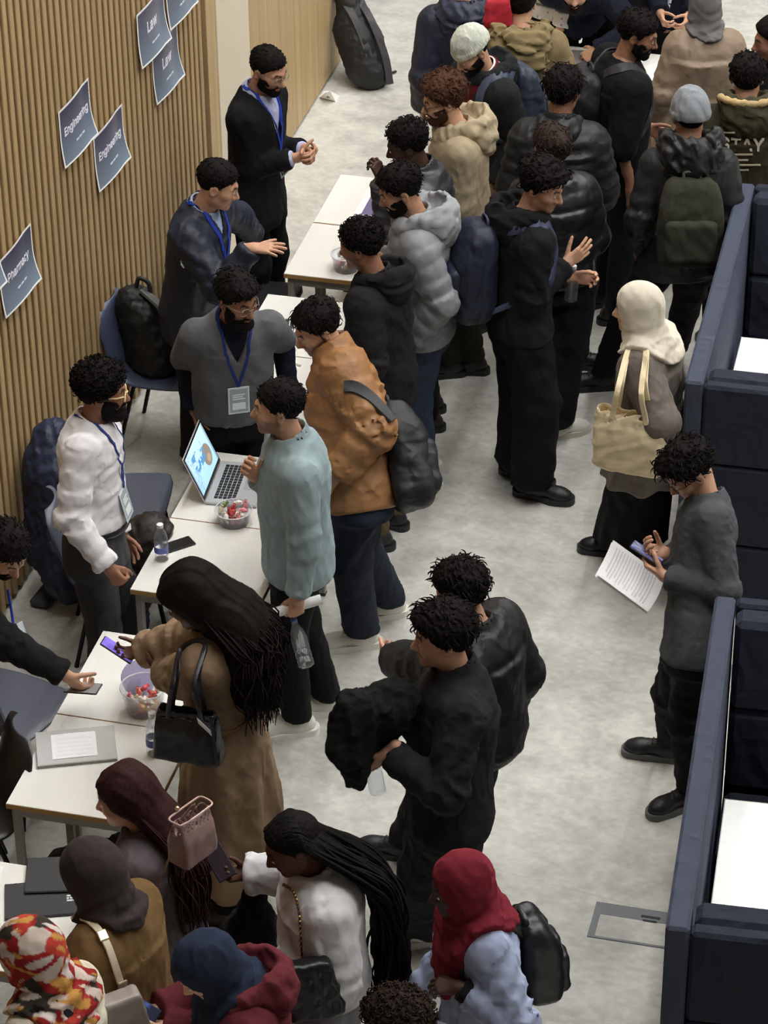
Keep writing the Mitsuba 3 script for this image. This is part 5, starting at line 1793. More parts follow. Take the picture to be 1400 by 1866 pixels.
# -- white knitted cap
p = Person('bearded man in a white knitted cap looking down, black jacket over maroon top', 1.78, (858, 92), 214, 212, pitch=34, L=dict(loc=(0.05, 0.1, -0.5)), R=dict(loc=(0.03, 0.2, -0.45)), skin='tan', stubble=0.4)
p.trousers(lin((48, 48, 52)))
p.top(lin((96, 30, 34)), t=0.010, hem=0.0, fold=0.004, collar=0.3, name='jumper', sleeves=False)
p.top(lin((42, 43, 46)), t=0.028, hem=-0.20, straight=0.178, depth=0.125, fold=0.006, collar=0.15, V=(0.09, 0.35), name='jacket')
p.flap_collar(lin((226, 224, 220)), w=0.05)
p.hood(lin((44, 45, 48)), 1.0)
p.beard(t=0.0035, full=0.6)
p.hair(top=0.006, side=0.004, curl=0.001)
p.knit_cap(lin((186, 190, 178)), low=0.020, th=0.012, slouch=0.008, ribs=True)
p.shoes(BLK)
backpack(p, 'grey blue backpack behind the man in the white knitted cap', lin((54, 62, 78)), off=(0.0, -0.24, -0.26))

# -- navy puffer, head out of the picture
p = Person('person in a navy hooded puffer seen from behind at the top edge', 1.82, (846, -42), 96, 98, pitch=8, z=1.62, L=dict(loc=(0.07, 0.06, -0.52)), R=dict(loc=(0.05, 0.2, -0.45)), skin='olive', fine=False, eyes=False)
p.trousers(BLK)
p.top(lin((38, 44, 66)), t=0.042, hem=-0.30, straight=0.19, depth=0.14, fold=0.010, scale=0.15, collar=0.4, name='puffer_jacket', mat='mat_nylon')
p.hood(lin((40, 46, 68)), 1.25, mat='mat_nylon', fold=0.010)
p.hair()
p.shoes(BLK)
P_NAVYP = p

# -- olive parka
p = Person('dark haired person in an olive khaki parka with its hood down, back turned', 1.76, (950, 4), 78, 86, pitch=12, L=dict(loc=(0.07, 0.15, -0.48)), R=dict(loc=(0.06, 0.20, -0.45), pole=(0.7, -0.8, -0.2)), skin='light', fine=False, eyes=False)
p.trousers(CHAR)
p.top(lin((134, 117, 86)), t=0.040, hem=-0.55, straight=0.185, depth=0.135, fold=0.011, scale=0.13, collar=0.25, name='parka', ripple=0.009)
p.hood(lin((138, 122, 88)), 1.3, fold=0.012, drop=0.02)
p.hair(top=0.022, side=0.010, curl=0.004)
p.shoes(BLK)

# -- people beyond the far desks, mostly cut off by the top edge
def stripes(q):
    c = np.tile(lin((206, 202, 198)), (len(q), 1))
    c[np.mod(q[:, 2] * 0.54, 0.042) < 0.009] = lin((52, 50, 60))
    return c
p = Person('person in a white top with thin dark stripes, behind the olive parka', 1.70, (1000, -50), 230, 215, pitch=10, ground=(980, 22, 0.86), lean=(0.0, 0), skin='light', fine=False, eyes=False)
p.trousers(BLK)
p.top(lin((206, 202, 198)), t=0.022, hem=-0.1, straight=0.16, fold=0.005, name='striped_top', color_fn=stripes)
p.hair()
p.shoes(BLK)
p = Person('bearded man in a navy sweatshirt leaning a hand on the far desk', 1.76, (1050, -20), 262, 262, pitch=15, z=1.22, lean=(0.45, 0), L=dict(w=(1086, 92, 0.82), hand='relaxed', hd=(-0.7, 0.5, -0.5), palm=(0, 0.2, -1), pole=(0.9, 0, 0.2)), R=dict(loc=(0.02, 0.2, -0.45)), skin='tan', stubble=0.6)
p.trousers(BLK)
p.top(lin((28, 32, 48)), t=0.020, hem=-0.15, straight=0.175, fold=0.007, name='sweatshirt')
p.hair(); p.beard(t=0.008, full=1.2)
p.shoes(BLK)
p = Person('person in a loose black hoodie behind the man in the black t-shirt', 1.84, (1128, -58), 262, 262, pitch=10, ground=(1145, 30, 0.86), lean=(0.03, 0), skin='brown', fine=False, eyes=False, build=1.15)
p.trousers(BLK)
p.top(lin((26, 27, 34)), t=0.035, hem=-0.2, straight=0.19, depth=0.14, fold=0.009, name='hoodie')
p.hair()
p.shoes(BLK)
p = Person('person in a navy hoodie with a white chest print, at the top edge', 1.74, (1232, -52), 262, 262, pitch=10, ground=(1232, 8, 0.98), lean=(0.08, 0), R=dict(loc=(-0.08, 0.30, -0.36), hand='hold'), L=dict(loc=(-0.08, 0.28, -0.38), hand='hold'), skin='tan', fine=False, eyes=False)
p.trousers(BLK)
p.top(lin((28, 33, 48)), t=0.024, hem=-0.2, straight=0.175, fold=0.006, name='hoodie')
g_ = np.random.default_rng(4)
c, n = p.on([p.from_body((0, 0.2, -0.40))], 0.001)
x = unit(np.cross(UPV, n[0])); M = frame_matrix(c[0], x, np.cross(n[0], x), n[0])
part(p.key, 'chest_print', [moved(box((-0.09 + 0.022 * j, -0.03 + 0.04 * i, -0.01), (-0.09 + 0.022 * j + g_.uniform(0.012, 0.02), -0.03 + 0.04 * i + g_.uniform(0.02, 0.034), 0.003)), M) for i in range(2) for j in range(8)], 'mat_paper', lin((190, 200, 206)), kind='stuff')
p.hair()
p.shoes(BLK)

# -- black t-shirt
p = Person('tall bearded man in a black t-shirt with bare forearms, facing right', 1.84, (1164, 62), -12, 15, pitch=20, R=dict(sag=(1150, 345, 0.07), hand='relaxed', pole=(0.3, -1, 0)), L=dict(loc=(0.0, 0.25, -0.42)), skin='brown', stubble=0.55, build=1.12)
p.trousers(lin((40, 40, 44)))
p.top(lin((25, 25, 27)), t=0.018, hem=-0.14, straight=0.18, depth=0.13, fold=0.005, sleeve=0.40, name='t_shirt', collar=0.1, armr=(0.078, 0.066, 0.04))
p.hair(top=0.020, side=0.006, curl=0.004)
p.beard(t=0.0035, full=0.5)
p.shoes(BLK)
backpack(p, 'black rucksack on the back of the man in the black t-shirt', lin((40, 40, 44)), off=(-0.02, -0.22, -0.28))

# -- black quilted puffer, back turned
p = Person('man in a black quilted puffer jacket, back turned, in the middle of the crowd', 1.74, (1028, 166), 60, 80, pitch=10, z=1.60, feet=[(1068, 655, -5), (1010, 668, 60)], L=dict(loc=(0.08, 0.10, -0.50)), R=dict(loc=(0.06, 0.22, -0.44)), skin='brown', eyes=False)
p.trousers(lin((40, 40, 44)), t=0.024)
p.top(lin((40, 40, 43)), t=0.042, hem=-0.18, straight=0.19, depth=0.14, fold=0.006, quilt=(0.07, 0.014), collar=0.5, name='quilted_jacket', mat='mat_nylon')
p.hood(lin((40, 40, 43)), 0.9, mat='mat_nylon')
p.hair(top=0.028, side=0.012, curl=0.006, scale=0.02)
p.shoes(BLK)

# -- shiny black jacket with brown hair
p = Person('shorter woman with brown tied hair in a glossy black jacket, back turned', 1.66, (1005, 268), 112, 96, pitch=5, sex='f', z=1.57, feet=[(1030, 778, 20), (985, 790, 60)], L=dict(loc=(0.09, 0.05, -0.48)), R=dict(loc=(0.06, 0.2, -0.42)), skin='olive', eyes=False, hairc=lin((50, 40, 36)))
p.trousers(BLK, t=0.03, r=(0.09, 0.075, 0.07))
p.top(lin((36, 36, 39)), t=0.048, hem=-0.05, straight=0.185, depth=0.14, fold=0.010, quilt=(0.10, 0.012), collar=0.5, cr=0.03, name='puffer_jacket', mat='mat_leather')
p.hair(top=0.022, side=0.016, curl=0.003, scale=0.03, nape=-0.10, bun=True)
p.shoes(WSHOE, lin((196, 192, 176)))

# -- smiling man with the blue backpack
p = Person('smiling dark haired man in black with a blue backpack, pressing his hands together', 1.82, (990, 338), -28, 14, pitch=20, feet=[(988, 893, -22), (958, 858, -35)], R=dict(sag=(1030, 482, -0.12), hand='flat', hd=(-0.15, 0.85, 0.5), palm=(-1, 0, 0.1), pole=(0.4, -0.7, -0.7)), L=dict(sag=(1040, 505, -0.17), hand='hold', hd=(-0.2, 0.9, 0.0), palm=(-1, 0, 0.1), pole=(0.5, -0.5, -0.8)), skin='tan')
p.trousers(lin((26, 26, 28)), t=0.036, r=(0.094, 0.082, 0.074))
p.top(lin((36, 36, 39)), t=0.024, hem=-0.12, straight=0.175, depth=0.125, fold=0.006, collar=0.2, name='hoodie', ripple=0.007)
p.hood(lin((34, 34, 37)), 1.05)
p.hair(top=0.034, side=0.014, curl=0.008, scale=0.035, front=0.066, quiff=0.014, nape=-0.10)
p.shoes(lin((28, 28, 29)))
P_SMILE = p
backpack(p, 'dark blue backpack worn by the smiling man with pressed hands', lin((38, 44, 66)), off=(0.0, -0.27, -0.30), size=(0.32, 0.22, 0.52), trim=lin((58, 64, 88)))

# -- grey beanie
p = Person('tall person in a grey beanie and black jacket, back turned, wearing an olive rucksack', 1.84, (1257, 210), 96, 88, pitch=10, feet=[(1228, 640, 90), (1082, 692, 182)], L=dict(loc=(0.08, 0.1, -0.5)), R=dict(loc=(0.04, 0.18, -0.46)), skin='olive', eyes=False, build=0.93)
p.trousers(lin((26, 26, 28)), t=0.02)
p.top(lin((42, 43, 46)), t=0.024, hem=-0.26, straight=0.178, depth=0.13, fold=0.008, collar=0.3, name='jacket', mat='mat_nylon', ripple=0.009)
p.hood(lin((40, 40, 43)), 1.15, mat='mat_nylon', fold=0.012, lift=0.05)
p.hair(top=0.004, side=0.006, curl=0.001)
p.knit_cap(lin((128, 133, 138)), low=0.0, th=0.018, slouch=0.012)
p.shoes(BLK)
backpack(p, 'olive green rucksack on the back of the person in the grey beanie', lin((66, 66, 56)), off=(0.0, -0.26, -0.30), size=(0.33, 0.17, 0.47), trim=lin((98, 98, 84)), mat='mat_cloth')

# -- STAY jacket
p = Person('person in an olive brown parka printed STAY on the back', 1.76, (1362, 140), 82, 90, pitch=12, L=dict(loc=(0.1, 0.1, -0.5)), R=dict(loc=(0.1, 0.1, -0.5)), skin='tan', eyes=False)
p.trousers(BLK)
p.top(lin((66, 60, 46)), t=0.040, hem=-0.45, straight=0.19, depth=0.14, fold=0.008, collar=0.3, name='parka')
p.hood(lin((70, 66, 50)), 1.15, fold=0.006, lift=0.05)
t = np.linspace(-1.15, 1.15, 23)
rim = [p.from_body(np.array([0.165 * math.sin(a) * 1.05, -0.05 - 0.14 * math.cos(a), 0.062 - 0.02 * math.cos(a)])) for a in t]
part(p.key, 'fur_trim', tube(np.array(rim) + p.u * 0.055, 0.020 + 0.004 * np.sin(np.arange(23) * 2.3), 8), 'mat_cloth', lin((176, 152, 110)), smooth=True)
tm = meshkit.text_mesh('STAY', 0.064, 0.030, True)
v = np.asarray(tm.vertices); wd = v[:, 0].max()
c, n = p.hit(1352, 263, 0.008)
n2 = p.hit(1352, 290, 0.0)[1]
n = unit(n + n2 + heading(270) * 1.5)
y = unit(UPV - n * n[2]); x = np.cross(y, n)
part(p.key, 'lettering', moved(tm, frame_matrix(c - x * wd / 2 - y * 0.034 - n * 0.022, x, y, n)), 'mat_paper', lin((188, 178, 160)))
for (xa, xb, yy) in ((1314, 1340, 241), (1330, 1372, 281), (1334, 1364, 291), (1336, 1386, 300), (1340, 1364, 309)):
    q = [p.hit(x_, yy, 0.006) for x_ in np.linspace(xa, xb, 7)]
    part(p.key, 'back_print', ribbon([h[0] for h in q], [h[1] for h in q], 0.009, 0.006), 'mat_paper', lin((170, 160, 140)))
p.hair(top=0.022, side=0.012, curl=0.004, scale=0.02)
p.shoes(BLK)

# -- tan coat, grey headscarf
p = Person('person in a shimmering tan swing coat and grey headscarf at the top', 1.66, (1284, 10), 96, 92, pitch=8, sex='f', L=dict(loc=(0.12, 0.06, -0.48)), R=dict(loc=(0.10, 0.08, -0.48)), skin='olive', eyes=False, fine=False)
p.trousers(BLK)
p.top(lin((146, 126, 108)), t=0.040, hem=-0.95, straight=0.19, depth=0.14, flare=0.12, fold=0.016, scale=0.10, collar=0.25, name='swing_coat', mat='mat_nylon', ripple=0.005)
p.hijab(lin((100, 98, 98)), front=0.03, back=0.03, drape=0.10, fold=0.006)
p.shoes(BLK)
p = Person('dark haired person in black cut off by the right edge, beyond the booths', 1.76, (1408, 72), 185, 180, pitch=10, skin='brown', eyes=False, fine=False)
p.trousers(BLK)
p.top(BLK, t=0.03, hem=-0.2, straight=0.18, fold=0.006, name='jacket')
p.hair(top=0.022, side=0.012)
p.shoes(BLK)

# -- cream headscarf
p = Person('woman in a cream headscarf and taupe coat carrying a canvas tote', 1.66, (1160, 562), 162, 158, pitch=8, sex='f', feet=[(1150, 985, 160), (1108, 992, 165)], L=dict(sag=(1150, 790, 0.03), hand='relaxed', pole=(0.6, -0.8, -0.4), hd=(-0.3, 0.8, -0.4)), R=dict(loc=(0.08, 0.16, -0.44)), skin='light')
p.skirt(lin((24, 24, 26)), hem_z=0.10, w=0.21, d_=0.19)
p.top(lin((112, 104, 98)), t=0.028, hem=-0.52, straight=0.178, depth=0.13, flare=0.06, fold=0.008, collar=0.2, name='coat', armr=(0.072, 0.065, 0.05))
p.hijab(lin((204, 196, 180)), front=0.10, back=0.13, drape=0.16, fold=0.004, loose=0.003)
p.shoes(BLK)
P_TOTE = p

# -- reading his phone
p = Person('young man in a dark grey jumper looking down at his phone, beside the booth', 1.76, (1256, 858), 197, 186, pitch=38, z=1.61, pelvis=(1264, 1180),
           feet=[(1200, 1362, 165), (1238, 1455, 205)], L=dict(sag=(1214, 1052, -0.10), hand='hold', pole=(0.4, -0.8, -0.7), hd=(-0.55, 0.75, 0.35), palm=(-0.4, 0.1, 0.9)), R=dict(sag=(1212, 1008, -0.13), hand='hold', pole=(0.4, -0.8, -0.7), hd=(-0.45, 0.85, 0.1), palm=(-0.8, 0.1, 0.5)), skin='tan', stubble=0.3)
p.trousers(lin((24, 24, 26)), t=0.014)
p.top(lin((76, 79, 82)), t=0.014, hem=-0.12, straight=0.158, fold=0.005, name='jumper')
p.hair(top=0.034, side=0.004, curl=0.008, scale=0.028, quiff=0.012, nape=-0.05)
p.glasses(r=0.0016)
p.shoes(lin((30, 30, 31)), lin((84, 84, 84)), lin((40, 40, 40)))
P_READ = p

# -- the pair in the foreground
p = Person('man in a black puffer jacket, back turned, partly hidden by the man holding a coat', 1.70, (838, 1077), 150, 146, pitch=18, z=1.57, feet=[(830, 1560, 150), (712, 1540, 165)], L=dict(w=(722, 1200, 1.08), hand='hold', hd=(-0.5, 0.7, -0.4), palm=(-0.5, 0.3, 0.5), pole=(0.9, -0.2, -0.2)), R=dict(loc=(0.10, 0.06, -0.50)), skin='tan', eyes=False)
p.trousers(BLK, t=0.022)
p.top(lin((32, 32, 34)), t=0.040, hem=-0.20, straight=0.18, depth=0.14, fold=0.009, quilt=(0.13, 0.008), collar=0.3, name='puffer_jacket', mat='mat_nylon', armr=(0.075, 0.066, 0.05))
p.hair(top=0.030, side=0.014, curl=0.008, scale=0.022, nape=-0.095)
p.shoes(lin((40, 40, 42)))
P_PB = p
p = Person('man in a black zip top with a coat over his arm, standing mid floor', 1.84, (806, 1160), 182, 186, pitch=6, z=1.73, pelvis=(815, 1475), feet=[(790, 1640, 180), (752, 1700, 190)], L=dict(sag=(708, 1372, -0.02), hand='grip', hd=(-0.3, 0.5, -0.8), palm=(-0.6, 0.6, 0.3), pole=(0.5, -0.9, -0.4)), R=dict(sag=(720, 1290, -0.18), hand='grip'), skin='tan', build=1.06)
p.trousers(lin((26, 26, 28)), t=0.034, r=(0.094, 0.082, 0.07))
p.top(lin((40, 40, 43)), t=0.024, hem=-0.14, straight=0.178, depth=0.13, fold=0.007, collar=0.55, name='zip_top', ripple=0.008)
p.hair(top=0.034, side=0.012, curl=0.008, scale=0.024, front=0.058, quiff=0.012)
p.shoes(WSHOE)
P_HZ = p

# -- dark red headscarf
p = Person('woman in a dark red headscarf and pale blue blouse with a small black backpack', 1.62, (836, 1612), 192, 198, pitch=12, sex='f', R=dict(loc=(0.02, 0.24, -0.42)), L=dict(sag=(838, 1800, 0.03), pole=(0.5, -0.9, -0.4), hand='relaxed', hd=(-0.5, 0.8, -0.05), palm=(-0.4, 0, -0.9)), skin='dark')
p.trousers(lin((60, 66, 84)), t=0.02)
p.top(lin((156, 166, 194)), t=0.024, hem=-0.50, straight=0.165, depth=0.12, flare=0.05, fold=0.010, ripple=0.010, collar=0.1, name='blouse', scale=0.10, sleeve=0.86)
p.hijab(lin((108, 30, 42)), front=0.38, back=0.10, drape=0.14, fold=0.006)
part(p.key, 'cuff', tube([p.el[1] + (p.wr[1] - p.el[1]) * q for q in (0.72, 0.86, 0.98)], (0.05, 0.046, 0.042), 14), 'mat_cloth', BLK, smooth=60, label='black sleeve cuff')
p.shoes(lin((210, 205, 196)))
backpack(p, 'small glossy black backpack worn by the woman in the dark red headscarf', lin((26, 26, 28)), off=(0.0, -0.21, -0.27), size=(0.26, 0.15, 0.36), mat='mat_leather', trim=lin((34, 34, 36)))
P_RED = p

# -- braids
p = Person('woman with waist length black braids in a white sweatshirt, holding out a phone', 1.68, (532, 1538), 194, 192, pitch=26, sex='f', R=dict(w=(452, 1592, 1.10), hand='hold', hd=(-0.1, 0.9, 0.3), palm=(-0.6, -0.2, 0.8), pole=(0.5, -0.5, -0.7)), L=dict(sag=(490, 1770, -0.06), pole=(0.5, -0.8, -0.5), hand='relaxed'), skin='deep', hairc=lin((22, 20, 20)))
p.trousers(lin((150, 152, 158)), t=0.02)
p.top(lin((206, 205, 208)), t=0.032, hem=0.02, straight=0.175, depth=0.13, fold=0.008, ripple=0.007, collar=0.28, name='sweatshirt', scale=0.15, armr=(0.076, 0.070, 0.052))
p.hair(top=0.008, side=0.008, curl=0.003, scale=0.012, nape=-0.09, col=lin((24, 21, 21)))
part(p.key, 'cuff', tube([p.wr[0] + p.hd[0] * q for q in (-0.05, -0.02, 0.01)], (0.042, 0.048, 0.042), 14), 'mat_cloth', BLK, smooth=60, label='fluffy black cuff')
braids(p, 150, [(0.0, -0.17, -0.04), (0.02, -0.22, -0.24), (0.05, -0.22, -0.46), (0.06, -0.20, -0.66), (0.06, -0.20, -0.84)], (0.10, 0.105, 0.10, 0.09, 0.075), lin((24, 22, 22)), 'waist length thin black braids', lift=1.09)
p.shoes(WSHOE)
P_BRAID = p

# -- mauve coat
p = Person('woman with long dark reddish hair in a mauve grey coat, at the front desk', 1.64, (226, 1452), 174, 166, pitch=14, z=1.50, sex='f', R=dict(loc=(0.05, 0.25, -0.4)), L=dict(loc=(0.08, 0.16, -0.46)), skin='light', hairc=lin((36, 24, 24)))
p.trousers(BLK)
p.top(lin((104, 94, 98)), t=0.030, hem=-1.15, straight=0.170, depth=0.125, flare=0.05, fold=0.010, collar=0.35, name='long_coat', scale=0.15)
long_hair(p, [(0.0, -0.10, 0.0), (0.0, -0.125, -0.12), (0.0, -0.125, -0.24), (0.0, -0.11, -0.36)], lin((52, 30, 31)), wide=(0.088, 0.10, 0.105, 0.10, 0.065), cap=0.018, strand=0.004, label='long dark reddish hair')
braids(p, 260, [(0.0, -0.11, -0.02), (0.0, -0.13, -0.13), (0.0, -0.13, -0.26), (0.0, -0.115, -0.42)], (0.09, 0.10, 0.10, 0.07), lin((58, 36, 36)), None, r=0.0036, name='hair_locks', beads=0, sides=4, lay_d=0.012, out_=0.03, seed=13)
p.shoes(BLK)
P_MAUVE = p

# -- brown headscarf
p = Person('woman in a dark brown headscarf and mustard brown coat, at the lower left', 1.66, (166, 1592), 150, 150, pitch=22, z=1.56, sex='f', L=dict(loc=(0.10, 0.14, -0.46)), R=dict(loc=(0.04, 0.26, -0.40)), skin='light', eyes=False)
p.trousers(BLK)
p.top(lin((118, 92, 60)), t=0.034, hem=-0.9, straight=0.175, depth=0.13, flare=0.05, fold=0.009, collar=0.3, name='coat', scale=0.15)
p.hijab(lin((54, 46, 45)), front=0.10, back=0.05, drape=0.11, fold=0.003, loose=0.012)
p.shoes(BLK)
P_BROWN = p

# -- floral headscarf
def floral(q):
    x = q.astype(np.float32)
    a, b, c = waves(x, 0.19, 31, 1.8), waves(x, 0.15, 47, 2.0), waves(x, 0.085, 53, 2.4)
    col = np.tile(lin((138, 36, 36)), (len(x), 1))
    col[b > 0.30] = lin((186, 170, 160))
    col[(a > 0.42)] = lin((164, 54, 46))
    col[(c > 0.62)] = lin((176, 128, 66))
    col[(a < -0.52) & (b < 0.3)] = lin((52, 46, 40))
    col[(b < -0.60)] = lin((196, 184, 178))
    return col
p = Person('woman in a red and white floral headscarf and cream cardigan, bottom left corner', 1.66, (54, 1738), 145, 150, pitch=20, sex='f', L=dict(loc=(0.10, 0.12, -0.46)), R=dict(loc=(0.04, 0.24, -0.40)), skin='light', eyes=False)
p.trousers(BLK)
p.top(lin((206, 198, 178)), t=0.030, hem=-0.4, straight=0.175, depth=0.13, fold=0.007, collar=0.2, name='cardigan')
p.hijab(lin((150, 50, 46)), front=0.12, back=0.12, drape=0.16, fold=0.006, loose=0.014, color_fn=floral, h=0.0075)
P_FLORAL = p

# -- navy headscarf
p = Person('woman in a navy headscarf and maroon coat bending over her phone', 1.62, (372, 1762), 204, 196, pitch=36, sex='f', z=1.47, lean=(0.08, 0), R=dict(w=(285, 1842, 1.10), hand='hold', hd=(-0.2, 0.9, 0.2), palm=(-0.3, 0.1, 0.9)), L=dict(w=(300, 1872, 1.08), hand='hold', hd=(-0.4, 0.8, 0.2), palm=(-0.3, 0.1, 0.9)), skin='light')
p.trousers(BLK)
p.top(lin((98, 40, 48)), t=0.036, hem=-0.4, straight=0.178, depth=0.13, fold=0.010, collar=0.2, name='coat', scale=0.14)
p.hijab(lin((34, 42, 60)), front=0.16, back=0.06, drape=0.13, fold=0.005, loose=0.004)
p.hood(lin((100, 40, 48)), 1.15, fold=0.005, mat='mat_cloth', back=0.02)
P_NAVYH = p

# -- curly hair at the bottom edge
p = Person('person with dark brown curls and a grey hooded top, cut off by the bottom edge', 1.74, (722, 1872), 150, 165, pitch=15, z=1.60, skin='tan', eyes=False, hairc=lin((44, 34, 29)))
p.trousers(BLK)
p.top(lin((74, 78, 88)), t=0.034, hem=-0.2, straight=0.18, depth=0.13, fold=0.008, name='hooded_top')
p.hood(lin((78, 82, 92)), 1.15)
p.hair(top=0.030, side=0.020, curl=0.007, scale=0.018, nape=-0.1, curly=True, tufts=800)
# ------------------------------------------------------------------ things carried, on the desks and on the floor
TBL = 0.730
LV = lambda deg: (np.array([heading(deg)[1], -heading(deg)[0], 0]), heading(deg))


def blob_thing(name, label, cat, caps, col, mat='mat_nylon', k=0.05, fold=0.012, scale=0.12, seed=3, h=0.012, flat=None, parts=()):
    """A soft thing (a coat thrown down, a slumped bag) as a smooth union of tapered lumps (a, b, ra, rb)."""
    key = thing(name, label, cat)
    col = deep(col)

    def f(p):
        d = None
        for a, b, ra, rb in caps:
            e = capsule(p, a, b, ra, rb)
            d = e if d is None else smin(d, e, k)
        d = d - fold * (1.2 * np.maximum(0, 0.5 - np.abs(waves(p, scale, seed, 2.0))) + 0.4 * waves(p, scale * 0.45, seed + 1, 2.0))
        return smax(d, 0.003 - p[:, 2], 0.01) if flat is None else smax(d, flat - p[:, 2], 0.01)
    P_ = np.array([q for a, b, _, _ in caps for q in (a, b)])
    m = surface(f, P_.min(0) - 0.28, P_.max(0) + 0.28, h, margin=0.05)
    part(key, 'body', m, mat, lambda v: np.asarray(col) * (1 + 0.08 * waves(v.astype(np.float32), 0.06, seed))[:, None], smooth=True)
    return key


# rolled paper and bottle in the hand of the man in the light blue jumper
p = P_TEAL
c = p.grip(1, (-0.004, 0.075, -0.028))
ax = unit(at(606, 1110, 0.80) - at(482, 1146, 0.74))
k = thing('rolled_paper', 'white rolled paper held by the man in the light blue jumper', 'paper')
roll = lathe(np.array([[0.016, -0.16], [0.023, -0.16], [0.023, 0.16], [0.016, 0.16], [0.016, -0.16]]), 20)
part(k, 'roll', moved(roll, frame_matrix(c - ax * 0.03, *basis(UPV, ax).T)), 'mat_paper', lin((232, 232, 232)), smooth=40)
down = unit(at(572, 1235, 0.60) - at(548, 1150, 0.72))
bottle(c + np.array([0, 0, -0.06]) + down * 0.235, basis(p.f, -down), 'clear plastic bottle with a blue cap held low by the light blue jumper', cap=lin((50, 96, 150)), hgt=0.235, r=0.036)

# the canvas tote
p = P_TOTE
c = p.sh[1] - p.r * 0.165 + p.f * 0.02
c = on_plane(1150, 800, c, p.r)
R = basis(-p.r, UPV)
k, B_ = soft_bag('cream canvas tote bag hanging from the shoulder of the woman in the cream headscarf', 'bag', c, R, (0.345, 0.13, 0.335), lin((214, 198, 164)), fold=0.012, scale=0.14, name='tote_bag', taper=-0.02, r=0.55)
for s, o in ((-1, 0.045), (1, -0.03)):
    top = p.from_body([-0.115, 0.03 * s * -1, 0.0])
    sh_, n_ = p.on([p.from_body([-0.12, 0.03, -0.01]), p.from_body([-0.11, -0.02, 0.0])], 0.012)
    q = [B_([0.085, o, 0.12]), B_([0.075, o, 0.165]), B_([0.055, o * 0.8 + 0.02, 0.30]), sh_[0], sh_[1], B_([-0.055, o * 0.8 + 0.02, 0.30]), B_([-0.075, o, 0.165]), B_([-0.085, o, 0.12])]
    strap(k, q, 0.026, lin((222, 206, 172)), normal=-p.r + UPV * 0.2, n=6)

# the black shoulder bag of the woman in the trench coat
p = P_TAN
c = on_plane(343, 1335, p.sh[1] - p.r * 0.13 + p.f * 0.06, p.r)
k, B_ = soft_bag('black leather shoulder bag against the tan trench coat', 'bag', c, basis(-p.r, UPV), (0.26, 0.11, 0.25), lin((28, 28, 31)), mat='mat_leather', fold=0.005, name='shoulder_bag', taper=0.10, r=0.35)
for o in (0.03, -0.025):
    sh_, n_ = p.on([p.from_body([-0.13, 0.06, -0.04]), p.from_body([-0.13, 0.0, -0.03])], 0.012)
    strap(k, [B_([0.07, o, 0.08]), B_([0.065, o, 0.13]), B_([0.04, o, 0.26]), sh_[0], sh_[1], B_([-0.045, o, 0.26]), B_([-0.065, o, 0.13]), B_([-0.07, o, 0.08])], 0.020, lin((30, 30, 33)), normal=-p.r, mat='mat_leather')
paper('small white folded paper tucked into the black shoulder bag', B_([-0.06, 0.045, 0.09]), R[:, 0] * 0 + unit(B_([-0.10, 0.045, 0.05]) - B_([-0.06, 0.045, 0.09])) * 0.075, -p.r * 0.012 + UPV * 0.036)

# the pink handbag on the arm of the woman in the mauve coat
p = P_MAUVE
c = on_plane(350, 1520, p.sh[1] + p.f * -0.10 - p.r * 0.05, p.r)
R = basis(heading(-40), UPV)
k, B_ = soft_bag('dusty pink open topped handbag beside the mauve coat', 'bag', c, R, (0.165, 0.10, 0.20), lin((150, 122, 118)), mat='mat_leather', fold=0.004, scale=0.2, name='handbag', taper=0.06, r=0.30)
part(k, 'rim', tube(smoothpath([B_([x_ * 0.082, y_ * 0.034, 0.104]) for x_, y_ in ((1, 0.8), (0.5, 1), (-0.5, 1), (-1, 0.8), (-1, -0.8), (-0.5, -1), (0.5, -1), (1, -0.8), (1, 0.8))], 5), 0.004, 6), 'mat_leather', lin((196, 166, 156)), smooth=60)
part(k, 'handle', tube(smoothpath([B_([0.05, 0, 0.10]), B_([0.03, 0.05, 0.17]), p.el[1] * 0.5 + B_([0, 0, 0.12]) * 0.5, p.el[1] - UPV * 0.02], 5), 0.005, 6), 'mat_leather', lin((150, 118, 112)), smooth=60)
part(k, 'clasp', trimesh.creation.icosphere(2, 0.009).apply_translation(B_([0.03, -0.036, 0.118])), 'mat_metal', lin((220, 200, 160)), smooth=True)

# phones and papers in hands
def bluescreen(q):
    w = waves(q.astype(np.float32), 0.035, 8, 2.0)
    return np.where((w > 0.15)[:, None], lin((92, 96, 170)), np.where((w < -0.35)[:, None], lin((150, 152, 180)), lin((40, 42, 66))))
def violet(q):
    w = waves(q.astype(np.float32), 0.05, 5, 1.0)[:, None]
    return lin((132, 112, 226)) * (0.9 + 0.3 * w)
def bluecase(q):
    w = waves(q.astype(np.float32), 0.028, 12, 2.2)
    return np.where((w > 0.25)[:, None], lin((84, 116, 196)), lin((26, 34, 66)))
p = P_TAN
c = p.wr[0] + p.hd[0] * 0.12 + UPV * 0.030
phone(c, basis(heading(168), UPV * 0.8 + heading(0) * 0.5), 'phone with a violet screen in the hand of the woman in the trench coat', pattern=violet)
p = P_REACH
c = p.wr[0] + p.hd[0] * 0.125 + UPV * 0.018
phone(c, basis(heading(-18), UPV + heading(180) * 0.15), 'phone with a pale screen held out over the desk by the black sleeve', screen=lin((150, 150, 152)), case=lin((46, 46, 48)))
p = P_READ
c = (p.wr[0] + p.hd[0] * 0.10 + p.wr[1] + p.hd[1] * 0.10) / 2 + UPV * 0.025
phone(c, basis(heading(160), UPV + p.f * -0.5), 'phone with a blue and violet screen that the man in the grey jumper reads', pattern=bluescreen)
A_, B2_, C_ = at(1118, 984, 1.10), at(1212, 1052, 1.06), at(1087, 1046, 1.00)
